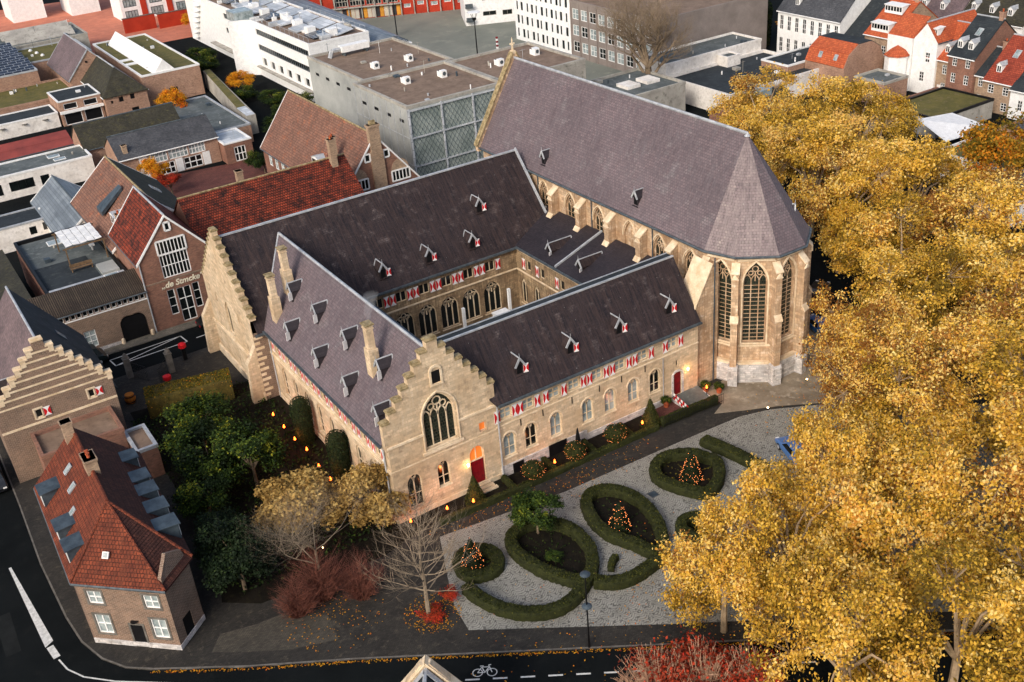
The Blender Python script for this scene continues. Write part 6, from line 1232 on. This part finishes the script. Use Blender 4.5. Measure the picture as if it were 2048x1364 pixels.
for i, P in enumerate(([(32.9,58.6),(34.1,59.2),(35.2,59.1),(36.4,58.2),(37.2,57.1),(37.4,55.6),(37.1,53.8),(36.2,52.2),(34.9,51.1),(34.1,51.5),(33.4,52.7),(32.8,54.0),(32.4,55.9),(32.4,57.4)], [(40.1,58.3),(41.2,59.2),(42.3,59.1),(43.2,58.3),(43.7,57.0),(43.8,55.3),(43.3,53.2),(42.3,51.3),(41.1,50.0),(40.6,50.6),(40.1,52.2),(39.4,53.9),(39.3,55.9)], [(47.5,58.5),(48.8,59.3),(50.1,59.2),(51.5,58.3),(52.0,57.3),(52.3,56.0),(50.8,54.2),(48.9,53.4),(48.0,54.4),(47.3,55.9),(47.0,57.3)], [(28.2,58.9),(29.4,59.5),(30.6,58.9),(30.9,57.6),(30.2,56.5),(29.0,56.4),(28.0,57.2)], [(44.2,51.2),(45.2,51.9),(46.3,51.4),(46.6,50.2),(45.6,49.2),(44.4,49.6)])):
    sheet('planting_bed', P, .13, M['soil'], .02)
    rng = np.random.default_rng(300+i); Q = np.array(P); c = Q.mean(0); m = 260; t = rng.uniform(0, .8, (m, 1)); k = rng.integers(0, len(P), m); X2 = c*(1-t)+Q[k]*t; fl = leafcloud('bed_planting', np.concatenate([X2, rng.uniform(.15, .3, (m, 1))], 1), .16, GRN if i != 2 else OGR, rng.normal(.3, .25, m), None, 1.); o = bpy.data.objects.new('bed_planting', fl); COL.objects.link(o); tag(o, 'low ground planting inside '+['the bay tree hedge ring','the middle hedge loop','the far hedge ring','the dark round hedge','the small hidden hedge ring'][i], 'plants', None, 'stuff')
# bare trees
def bare(seed, h, spread, depth, mat, r0=.16, up=.35, n0=4, lean=(0, 0)):
    rnd = random.Random(seed); mb = MB()
    def grow(p, d, l, r, k):
        seg = 3 if k > 1 else 2
        for i in range(seg):
            q = p+d*(l/seg); mb.tube(p, q, r, r*.82, 5 if k > 2 else 3, False); r *= .82; p = q
            d = (d+Vector((rnd.uniform(-.18,.18), rnd.uniform(-.18,.18), rnd.uniform(-.05,.15)))).normalized()
            if k > 0 and i > 0 or k == depth and i > 0:
                for _ in range(2 if k > 1 else 1):
                    a = rnd.uniform(0, 2*math.pi); o = Vector((math.cos(a), math.sin(a), 0)); grow(p, (d*.55+o*spread+Vector((0,0,up*rnd.uniform(-.4,1)))).normalized(), l*rnd.uniform(.5,.72), r*.55, k-1)
        if k > 0:
            for _ in range(n0 if k == depth else 2):
                a = rnd.uniform(0, 2*math.pi); o = Vector((math.cos(a), math.sin(a), 0)); grow(p, (d*.7+o*spread*.8+Vector((0,0,up))).normalized(), l*rnd.uniform(.6,.8), r*.7, k-1)
    grow(Vector((0,0,-.05)), Vector((lean[0], lean[1], 1)).normalized(), h*.38, r0, depth); return mb.mesh('branches', mat, uv=False)
def leader(seed, h, reach, n, mat, r0, z0=.2, rise=.25):
    """leafless tree with a central stem and long side branches"""
    rnd = random.Random(seed); mb = MB(); P = [Vector((0,0,-.05))]
    for i in range(9): P.append(P[-1]+Vector((rnd.uniform(-.12,.12), rnd.uniform(-.12,.12), h/9)))
    for i, (p, q) in enumerate(zip(P, P[1:])): mb.tube(p, q, r0*(1-i/9.5), r0*(1-(i+1)/9.5), 6, False)
    def twig(p, d, l, r, k):
        for i in range(3):
            q = p+d*(l/3); mb.tube(p, q, r, r*.7, 3, False); r *= .7; p = q; d = (d+Vector((rnd.uniform(-.25,.25), rnd.uniform(-.25,.25), rnd.uniform(-.1,.2)))).normalized()
            if k:
                for _ in range(2): twig(p, (d+Vector((rnd.uniform(-.9,.9), rnd.uniform(-.9,.9), rnd.uniform(-.3,.7)))).normalized(), l*rnd.uniform(.35,.55), r*.7, k-1)
    for i in range(n):
        t = z0+(1-z0)*(i+rnd.random())/n; j = min(8, int(t*9)); p = P[j].lerp(P[j+1], t*9-j); a = i*2.4+rnd.uniform(-.4,.4)
        twig(p, Vector((math.cos(a), math.sin(a), rise+t*.7)).normalized(), reach*(1.15-t*.85)*rnd.uniform(.75,1.1), r0*.34*(1.2-t), 2)
    return mb.mesh('branches', mat, uv=False)
B1 = leader(5, 10.5, 4.8, 54, M['pale'], .2); B2_ = bare(8, 11.0, .8, 5, M['pale'], .17)
plant('bare_tree', 'leafless pale branched tree beside the start of the curved hedge', 'tree', (23.6,55.4,.1), (('branches', B1),), 1, 0, 'bare trees on the corner lawn'); plant('bare_tree', 'leafless pale branched tree rising from the reddish shrub', 'tree', (18.6,63.0,.1), (('branches', B2_),), 1, 2, 'bare trees on the corner lawn')
B3 = bare(12, 15., .6, 5, M['bark'], .6, .45, 7); plant('bare_plane_tree', 'large leafless brown tree behind the church ridge beside the office', 'tree', (113,139,0), (('branches', B3),), (1.7,1.7,1.15))
def brush(seed, n, h, r, mat, rr=.012):
    rnd = random.Random(seed); mb = MB()
    for i in range(n):
        a = rnd.uniform(0, 2*math.pi); q = rnd.uniform(0, 1)**.5; e = Vector((r*q*math.cos(a), r*q*math.sin(a), h*rnd.uniform(.55, 1)*(1-.35*q*q))); b = Vector((e.x*.25, e.y*.25, 0)); m = b.lerp(e, .5)+Vector((0,0,h*.1)); mb.tube(b, m, rr*1.6, rr*1.2, 3, False); mb.tube(m, e, rr*1.2, rr*.5, 3, False)
        for _ in range(3): s = m.lerp(e, rnd.uniform(.1,.8)); mb.tube(s, s+Vector((rnd.uniform(-.5,.5), rnd.uniform(-.5,.5), rnd.uniform(.1,.6))), rr*.7, rr*.3, 3, False)
    return mb.mesh('twigs', mat, uv=False)
tw1 = leader(3, 4.6, 2.7, 60, M['twig'], .1, .02, .5); tw1b = brush(4, 300, 3.4, 2.5, M['twig'], .014)
for x, y, s_, w in ((18.2,62.2,1.0,'under the bare tree by the corner house'), (15.9,61.6,.75,'at the edge of the brick path'), (20.6,60.4,.85,'between the two bare trees')): plant('red_twig_shrub', 'dense reddish brown leafless shrub '+w, 'shrub', (x, y, .1), (('branches', tw1), ('twigs', tw1b)), s_, x, 'reddish shrubs on the corner lawn')
rl = crown('leaves', (1,1,.6), .7, 8, 14, 12, .12, RUS, 99, .12, M['twig'], tmean=.6); plant('red_leaf_shrub', 'low shrub with scarlet leaves at the foot of the bare tree', 'shrub', (25.6,56.0,.1), (('branches', rl[1]), ('leaves', rl[0])), (.8,.8,.8)); plant('leaf_litter_bush', 'rusty low bush ringed by fallen leaves around the bare trunk', 'shrub', (23.6,55.2,.1), (('branches', rl[1]), ('leaves', rl[0])), (1.1,1.1,.5))
tw2 = brush(7, 330, 4.6, 2.4, M['twigpale'], .02); rl2 = crown('leaves', (2.3,2.3,1.3), 2.5, 12, 14, 11, .22, RUS, 98, .3, M['twig'], tmean=.5)
for x, y, s_, w in ((31.2,38.6,1.15,'at the lower edge across the road'), (33.6,37.0,1.25,'in the middle of the group across the road'), (36.0,35.4,1.1,'against the plane trees across the road')): plant('red_bare_shrub', 'pale twigged shrub with last scarlet leaves '+w, 'shrub', (x, y, 0), (('twigs', tw2), ('leaves', rl2[0])), s_, x, 'scarlet shrubs across the road')
cy = solid_leaf(colfn(1.7, 8.5), 3000, .3, DGR, 95); plant('cypress', 'tall dark cypress between the office block and white mansion', 'tree', (152,152.5,0), (('core', core([(1.5,0),(1.6,6),(.9,7.8),(.1,8.3)])), ('leaves', cy)), 1)
# fallen leaves and ground cover
rng = np.random.default_rng(123); P = []
for p, q in zip(KERB[7:-1], KERB[8:]):
    m = int(20*math.hypot(q[0]-p[0], q[1]-p[1])); t = rng.uniform(0, 1, (m, 1)); P.append(np.concatenate([np.array(p)*(1-t)+np.array(q)*t+rng.normal(0, .07, (m, 2))-np.array([.1,.14]), np.full((m, 1), .03)], 1))
for cx, cy_, r, m in ((42,62.2,9,260), (33,63.4,5,120), (24,55.5,2.2,420), (44,45,9,500), (56,44,9,600), (66,57,7,300), (18,60,4,260), (31,47,8,200), (78,62,10,700)): a = rng.uniform(0, 6.28, m); d = r*rng.uniform(0, 1, m)**.6; P.append(np.stack([cx+d*np.cos(a), cy_+d*np.sin(a)*(.25 if cy_ > 62 and cx < 50 else 1), np.full(m, .135)], 1))
P = np.concatenate(P); fl = leafcloud('fallen_leaves', P, .13, ORG, rng.uniform(0, 1, len(P)), None, 6.); o = bpy.data.objects.new('fallen_leaves', fl); COL.objects.link(o); tag(o, 'orange fallen leaves scattered along kerb and cobbles', 'leaves', None, 'stuff')
P = rng.uniform(0, 1, (5200, 2))*np.array([13, 32])+np.array([13.2, 66]); P = P[(P[:, 1] < 97)]; P = np.concatenate([P, rng.uniform(.12, .5, (len(P), 1))], 1); fl = leafcloud('ground_cover', P, .3, GRN, rng.normal(.2, .2, len(P)), None, 1.); o = bpy.data.objects.new('ground_cover', fl); COL.objects.link(o); tag(o, 'dark ivy ground cover in the walled garden', 'ground cover', None, 'stuff')
# ---------------------------------------------------------------- vehicles, lamps and small things
def car(name, label, loc, rot, col, cat='car', L=4.2, W=1.74, H=1.45, van=False, group='parked vehicles'):
    t = T(name, label, cat, loc, group); t.rotation_euler.z = rot; pm = mk('car paint %02x%02x%02x' % col, lin(*col), lin(*col), rough=.28, spec=.55, ns=.3, bump=0); h = L/2; w = W/2
    if van: st = [(-h,.45,.9,1.7),(-h+.06,.3,1.0,H-.1),(-h+.5,.28,1.05,H),(h*.45,.28,1.05,H),(h*.62,.28,1.05,H-.1),(h*.82,.28,1.0,1.15),(h-.1,.3,.8,.9),(h,.42,.6,.66)]
    else: st = [(-h,.45,.62,.66),(-h+.05,.3,.86,.92),(-h*.82,.26,.9,1.0),(-h*.6,.25,.92,H-.06),(-h*.3,.25,.92,H),(h*.1,.25,.9,H-.02),(h*.42,.25,.88,.94),(h*.8,.26,.8,.84),(h-.06,.3,.68,.7),(h,.42,.56,.58)]
    V = []; n = 8
    for i, (x, zb, zs, zt) in enumerate(st):
        k = .9 if i in (0, len(st)-1) else 1.; top = .74 if zt-zs > .15 else .9
        for y, z in ((-.9,zb),(-1,zb+.18),(-1,zs-.05),(-top,zt),(top,zt),(1,zs-.05),(1,zb+.18),(.9,zb)): V.append((x, y*w*k, z))
    Fs = [(i*n+j, i*n+(j+1) % n, (i+1)*n+(j+1) % n, (i+1)*n+j) for i in range(len(st)-1) for j in range(n)]+[tuple(range(n)), tuple(range((len(st)-1)*n, len(st)*n))]
    kid('body', mesh_from('body', V, Fs, pm, smooth=False), t)
    def glass(nm, pts): kid(nm, MB().poly(*pts).mesh(nm, M['glass']), t)
    i0, i1 = (4, 5) if van else (5, 6); a, b = st[i0], st[i1]; e = .012
    glass('windscreen', [(a[0]+.05,-.7*w,a[3]-.02+e),(a[0]+.05,.7*w,a[3]-.02+e),(b[0]-.04,.84*w,b[3]+.03+e),(b[0]-.04,-.84*w,b[3]+.03+e)])
    if not van:
        a, b = st[3], st[2]; glass('rear_window', [(a[0]-.04,-.7*w,a[3]-.02+e),(a[0]-.04,.7*w,a[3]-.02+e),(b[0]+.05,.82*w,b[3]+.04+e),(b[0]+.05,-.82*w,b[3]+.04+e)])
    for s in (-1, 1):
        x0, x1, x2, x3 = (h*.1, h*.6, h*.45, h*.12) if van else (-h*.55, h*.34, h*.08, -h*.45)
        glass('side_window', [(x0, s*w*.985, .98),(x1, s*w*.985, .96),(x2, s*w*.8, H-.1),(x3, s*w*.8, H-.1)])
        for nm, x, m in (('headlight', h-.05, 'white'), ('tail_light', -h+.03, 'red')): kid(nm, MB().box(x-.05, s*w*.72-.16, .6, x+.06, s*w*.72+.16, .74).mesh(nm, M[m]), t)
        for x in (-h*.62, h*.62):
            ty = MB().tube((x, s*(w-.2), .32), (x, s*(w+.01), .32), .32, n=16).mesh('wheel', M['black']); o = kid('wheel', ty, t); kid('rim', MB().tube((x, s*(w-.02), .32), (x, s*(w+.022), .32), .19, n=10).mesh('rim', M['zinc']), o)
    return t
car('parked_car', 'blue hatchback half covered by yellow branches on the cobbles', (58.4,53.0,.11), rad(70), (70,112,168))
car('parked_car', 'black car parked behind the choir under the yellow trees', (82.2,72.6,0), rad(30), (22,24,28))
car('parked_car', 'blue car showing its rear beside the choir buttress', (76.4,67.2,0), rad(75), (30,90,150))
car('parked_car', 'black saloon parked in front of the lettered brick house', (27.4,112.0,0), rad(2), (18,20,22), L=4.6)
car('parked_car', 'dark green van parked below the gate building windows', (12.4,112.2,0), rad(2), (26,38,40), 'van', L=4.8, W=1.95, H=2.0, van=True)
car('parked_car', 'dark van waiting on the road beside the stepped gable house', (.0,95.2,0), rad(-90), (30,32,36), 'van', L=5.0, W=1.95, H=2.1, van=True)
t = T('street_lamp', 'slender black street lamp with two round heads beside the hedge arcs', 'street lamp', (31.1,45.8,.1))
f = MB(); f.tube((31.1,45.8,.1),(31.1,45.8,1.2),.09,.08,8); f.tube((31.1,45.8,1.2),(31.1,45.8,6.8),.06,.045,8); f.build('pole', M['iron'], t)
for z, nm in ((6.75, 'lamp_head'), (3.9, 'lamp_head')): f = MB(); f.lathe((31.1,45.8,z), [(.08,-.25),(.14,-.1),(.36,.0),(.36,.06),(.2,.16),(.05,.2)], 14); o = f.build(nm, M['lead'], t); MB().lathe((31.1,45.8,z-.14), [(.2,0),(.26,.1)], 10).build('lens', M['curtain'], o)
for i, (x, y, h, w) in enumerate(((106.5,218.5,9.5,'near the red apartment block'), (110.1,190.2,8.5,'behind the gallery roof'))):
    t = T('plaza_lamp', 'plaza lamp with white reflector plate '+w, 'street lamp', (x, y, 0), 'plaza lamps'); f = MB(); f.tube((x,y,0),(x,y,h-1.6),.14,.1,8); f.build('pole', M['iron'], t); f = MB(); f.lathe((x,y,h), [(.2,-.1),(1.3,0),(1.3,.1),(.2,.16)], 14); f.build('reflector', M['white'], t)
    for a in range(4): f = MB(); f.tube((x+.2*math.cos(a*1.57),y+.2*math.sin(a*1.57),h-1.6),(x+.8*math.cos(a*1.57),y+.8*math.sin(a*1.57),h),.04); f.build('strut', M['iron'], t)
    f = MB(); f.lathe((x,y,h-1.5), [(.35,0),(.45,.3),(.2,.5)], 8); f.build('spotlight', M['iron'], t)
t = T('striped_post', 'red and white striped post on the plaza', 'post', (114,188.6,0))
for i in range(8): f = MB(); f.box(113.83,188.43,.4*i,114.17,188.77,.4*i+.398); f.build('stripe', M['darkred' if i % 2 else 'white'], t)
def point(par, p, e, col=(1., .45, .16), r=.12):
    d = bpy.data.lights.new('flame_light', 'POINT'); d.energy = e; d.color = col; d.shadow_soft_size = r; o = bpy.data.objects.new('flame_light', d); COL.objects.link(o); o.parent = par; o.location = Vector(p)-WL[par]; return o
TQ = [(24.5,87.6,'nearest the stepped end gable'),(24.5,84.9,'second from the stepped end gable'),(24.5,82.3,'third from the stepped end gable'),(24.7,80.0,'fourth from the stepped end gable'),(24.5,76.9,'beside the nearer yew column'),(24.5,74.4,'at the pollard end of the torch row'),(27.3,64.9,'below the gable corner'),(30.5,64.5,'in the soil left of the gable door'),(32.7,63.95,'beside the cone near the gable door'),(41.1,64.2,'between the first two topiary balls'),(50.7,64.1,'at the foot of the terrace cone'),(59.1,64.9,'on the terrace by the ramp')]
for x, y, w in TQ:
    t = T('garden_torch', 'burning garden torch '+w, 'torch', (x, y, .1), 'burning torches in the convent garden'); f = MB(); f.tube((x,y,.1),(x,y,.85),.035,.03); f.build('stake', M['iron'], t); f = MB(); f.lathe((x,y,.82), [(.05,0),(.13,.08),(.15,.18)], 10); f.build('bowl', M['iron'], t)
    f = MB(); f.lathe((x,y,1.0), [(.08,0),(.11,.08),(.07,.2),(.02,.34)], 8); f.build('flame', FIRE, t); point(t, (x, y, 1.45), 40, (1., .3, .08))
for x, y, w in ((61.9,59.7,'in front of the choir buttress'), (68.2,60.9,'at the right choir buttress'), (20.5,67.4,'under the tan pollard')):
    t = T('ground_light', 'small bright ground light '+w, 'lamp', (x, y, .12), 'ground lights'); f = MB(); f.lathe((x,y,.12), [(.12,0),(.12,.1),(.08,.13)], 10); f.build('housing', M['iron'], t); f = MB(); f.lathe((x,y,.24), [(.09,0),(.07,.05)], 10); f.build('lens', LAMP, t)
for x, w in ((33.75,'beside the crimson gable door'), (57.9,'beside the crimson side door')):
    t = T('wall_lamp', 'lit wall lantern '+w, 'lamp', (x, 66.38, 3.0), 'facade lanterns'); MB().box(x-.04,66.2,3.0,x+.04,66.4,3.06).build('bracket', M['iron'], t); f = MB(); f.lathe((x,66.18,2.86), [(.06,0),(.1,.22),(.02,.3)], 8); f.build('lantern', LAMP, t); point(t, (x, 65.9, 2.95), 16, (1., .66, .3))
# terrace at the side door
t = T('access_ramp', 'grey access ramp in front of the crimson side door', 'ramp', (57.5,65.2,.1)); f = MB(); f.prism([(56.0,64.0,.115),(59.2,64.0,.115),(59.2,66.3,.5),(56.0,66.3,.5),(56.0,66.3,.115),(56.0,64.0,.11)][:1]+[(59.2,64.0,.115),(59.2,66.3,.55),(56.0,66.3,.55)], (0,0,.05)); f.build('deck', M['bitumen'], t)
for x in (56.0, 59.12): f = MB(); f.prism([(x,64.0,.11),(x,66.3,.11),(x,66.3,.58),(x,64.0,.2)], (.08,0,0)); f.build('edge_board', M['plinth'], t)
t = T('barrier_board', 'red and white striped barrier boards along the ramp', 'barrier', (56,64.8,.1)); a, b = Vector((56.0,66.0,1.15)), Vector((55.7,63.6,1.0))
for i in range(8): p, q = a.lerp(b, i/8), a.lerp(b, (i+1)/8-.004); f = MB(); f.prism([(p.x-.03,p.y,p.z-.22),(q.x-.03,q.y,q.z-.22),(q.x-.03,q.y,q.z),(p.x-.03,p.y,p.z)], (.06,0,0)); f.build('stripe', M['red' if i % 2 else 'white'], t)
for i in range(8): p, q = a.lerp(b, i/8), a.lerp(b, (i+1)/8-.004); f = MB(); f.prism([(p.x-.03,p.y,p.z-.62),(q.x-.03,q.y,q.z-.62),(q.x-.03,q.y,q.z-.42),(p.x-.03,p.y,p.z-.42)], (.06,0,0)); f.build('stripe', M['white' if i % 2 else 'red'], t)
for k in (0.05, .95): p = a.lerp(b, k); MB().box(p.x+.03,p.y-.04,.1,p.x+.1,p.y+.04,p.z).build('post', M['iron'], t)
t = T('iron_railing', 'black iron railing along the terrace hedge', 'railing', (55.8,63.2,.1))
for z in (.35, 1.1): f = MB(); f.tube((52.4,63.3,z+.1),(59.4,62.95,z+.1),.025); f.build('rail', M['iron'], t)
for i in range(36): k = i/35; f = MB(); x, y = 52.4+7*k, 63.3-.35*k; f.tube((x,y,.11),(x,y,1.3),.016,n=4); f.build('baluster', M['iron'], t)
for i, (x, y, s, w) in enumerate(((59.6,65.6,.35,'by the whitewashed choir foot'), (60.4,64.6,.3,'in the terrace corner'), (55.0,65.9,.3,'beside the terrace downpipe'))):
    t = T('planter', 'orange glazed planter with small plant '+w, 'planter', (x, y, .12), 'terrace planters'); f = MB(); f.lathe((x,y,.12), [(s*.7,0),(s,.5),(s*1.05,.55),(s*.85,.55)], 12); f.build('pot', M['orange'], t); o = kid('plant', GT[1][0], t); o.scale = (.5,.5,.4); o.location = (0,0,.25)
t = T('folded_parasol', 'folded black parasol against the facade between arched windows', 'parasol', (44.6,65.6,.1)); f = MB(); f.tube((44.6,65.6,.1),(44.6,65.6,2.4),.03); f.build('pole', M['iron'], t); f = MB(); f.lathe((44.6,65.6,.9), [(.26,0),(.2,.5),(.1,1.2),(.03,1.5)], 8); f.build('canopy', M['black'], t); f = MB(); f.box(44.3,65.3,.1,44.9,65.9,.2); f.build('base', M['iron'], t)
t = T('manhole_cover', 'dark square manhole cover among the cobbles', 'manhole', (45.6,56.4,.11)); MB().box(45.2,56.0,.1,46.0,56.8,.118).build('frame', M['kerb'], t); MB().box(45.26,56.06,.118,45.94,56.74,.122).build('lid', M['lead'], t)
# garden gate towards the street
t = T('garden_gate', 'iron garden gate between two stone gate posts', 'gate', (17.6,105.3,0))
for x, y in ((15.7,106.2), (19.6,104.3)): f = MB(); f.box(x-.3,y-.3,0,x+.3,y+.3,2.3); f.box(x-.36,y-.36,2.3,x+.36,y+.36,2.42); f.lathe((x,y,2.42), [(.28,0),(.3,.2),(.16,.45),(.03,.6)], 8); f.build('gate_post', M['kerb'], t)
for (x0,y0), (x1,y1) in (((16.0,106.0),(17.0,103.9)), ((19.3,104.4),(17.9,102.6))):
    f = MB(); n_ = 9
    for i in range(n_+1): k = i/n_; f.tube((x0+(x1-x0)*k,y0+(y1-y0)*k,.2),(x0+(x1-x0)*k,y0+(y1-y0)*k,1.9),.018,n=4)
    for z in (.2, 1.0, 1.85): f.tube((x0,y0,z),(x1,y1,z),.03)
    f.build('gate_leaf', M['iron'], t)
for x, y, z, w in ((21.6,106.0,1.5,'beside the tall gate post'), (18.4,101.4,.9,'inside the garden gate')):
    t = T('red_planter', 'black stand with bright red flower pot '+w, 'planter', (x, y, .1), 'red pots by the garden gate'); f = MB(); f.box(x-.2,y-.2,.1,x+.2,y+.2,z); f.build('stand', M['iron'], t); f = MB(); f.lathe((x,y,z), [(.3,0),(.42,.1),(.42,.5),(.2,.62)], 10); f.build('pot', M['red'], t)
t = T('amber_barrel', 'amber wooden barrel by the red brick wall', 'barrel', (14.3,101.0,.1)); f = MB(); f.lathe((14.3,101.0,.1), [(.45,0),(.58,.45),(.45,.95)], 12); f.build('staves', mk('amber wood', lin(186,112,40), bump=.2), t)
for z in (.25, .85): f = MB(); f.lathe((14.3,101.0,z), [(.56,0),(.57,.08)], 12); f.build('hoop', M['iron'], t)
# courtyard
t = T('glass_corridor', 'low glazed corridor with white roof along the courtyard', 'corridor', (46.5,76,.1)); vflat(t, 37.6, 55.6, 74.5, 78.2, 3.4, 'greenwhite', 'paleroof', par_h=.15, pm='white')
for i, (x, y) in enumerate(((45.7,86.6), (51.6,87.2))): t = T('white_mast', 'white steel mast '+('in the middle of the courtyard' if i == 0 else 'near the courtyard corner'), 'mast', (x, y, .1), 'courtyard masts'); MB().box(x-.14,y-.14,.1,x+.14,y+.14,5.6).build('shaft', M['white'], t); MB().box(x-.3,y-.3,.1,x+.3,y+.3,.25).build('foot', M['zinc'], t)
t = T('red_kiosk', 'red canopy seat with white frame in the courtyard', 'kiosk', (50.2,86.4,.1)); MB().box(49.3,85.8,3.4,51.0,87.2,3.6).build('roof', M['white'], t); MB().box(49.4,87.0,.3,50.9,87.15,3.4).build('back_panel', M['red'], t)
for x in (49.35, 50.85): MB().box(x,85.85,.1,x+.1,87.1,3.4).build('side_frame', M['white'], t)
MB().box(49.5,86.1,1.5,50.8,87.0,1.65).build('seat', M['red'], t)
t = T('black_parasol', 'wide black parasol open in the courtyard corner', 'parasol', (53.6,83.4,.1)); f = MB(); f.tube((53.6,83.4,.1),(53.6,83.4,3.2),.04); f.build('pole', M['iron'], t); f = MB(); f.lathe((53.6,83.4,2.7), [(1.7,0),(.9,.4),(.05,.7)], 10); f.build('canopy', M['black'], t); MB().box(53.2,83.0,.1,54.0,83.8,.2).build('base', M['iron'], t)
# stone gable poking in from the near side of the road
t = T('roadside_house', 'dark roofed house with pale stone gable coping across the road', 'house', (14.9,39.2,0))
bx, by = 14.9, 39.2
vgable(t, bx-2.4, bx+2.4, by-9, by+5.6, 5.0, 8.0, 'y', 'stonedk', 'felt', over=.2, ridge='zinc')
f = MB(); f.prism([(bx-2.6,by+5.5,4.6),(bx+2.6,by+5.5,4.6),(bx+2.6,by+5.5,5.2),(bx+.3,by+5.5,8.4),(bx-.3,by+5.5,8.4),(bx-2.6,by+5.5,5.2)], (0,.5,0)); f.build('stone_gable', M['stone'], t)
for s in (-1, 1): f = MB(); f.prism([(bx+s*2.7,by+5.4,5.05),(bx+s*.02,by+5.4,8.4),(bx+s*.02,by+5.4,8.6),(bx+s*2.7,by+5.4,5.25)], (0,.7,0)); f.build('coping', M['trim'], t)
for s in (-1, 1): f = MB(); f.prism([(bx+s*2.5,by+5.0,4.85),(bx+s*.1,by+5.0,8.05),(bx+s*.1,by+5.0,8.2),(bx+s*2.5,by+5.0,5.0)], (0,.35,0)); f.build('lead_flashing', M['zinc'], t)
t.rotation_euler.z = rad(-33.3)
# thin smoke above the lit chimney
sm_ = bpy.data.materials.new('chimney smoke'); sm_.use_nodes = True; n = sm_.node_tree.nodes; n.remove(n["Principled BSDF"]); pv = n.new("ShaderNodeVolumePrincipled"); pv.inputs["Color"].default_value = (.9,.9,.9,1); pv.inputs["Density"].default_value = .35; sm_.node_tree.links.new(pv.outputs[0], n["Material Output"].inputs["Volume"])
f = MB(); V = []; Fs = []
for i in range(7):
    r = .16+.09*i; c = (29.4+.22*i+.1*math.sin(i*2), 72.6+.2*i, 15.5+.3*i)
    for k in range(8): V.append((c[0]+r*math.cos(k*.785), c[1]+r*math.sin(k*.785), c[2]))
for i in range(6):
    for k in range(8): Fs.append((i*8+k, i*8+(k+1) % 8, (i+1)*8+(k+1) % 8, (i+1)*8+k))
Fs += [tuple(range(7,-1,-1)), tuple(range(48,56))]; f.add(V, Fs); f.top('chimney_smoke', sm_, 'thin white smoke drifting from the stone chimney nearest the front gable', 'smoke', (29.4,72.6,15.5), kind='stuff', uv=False)
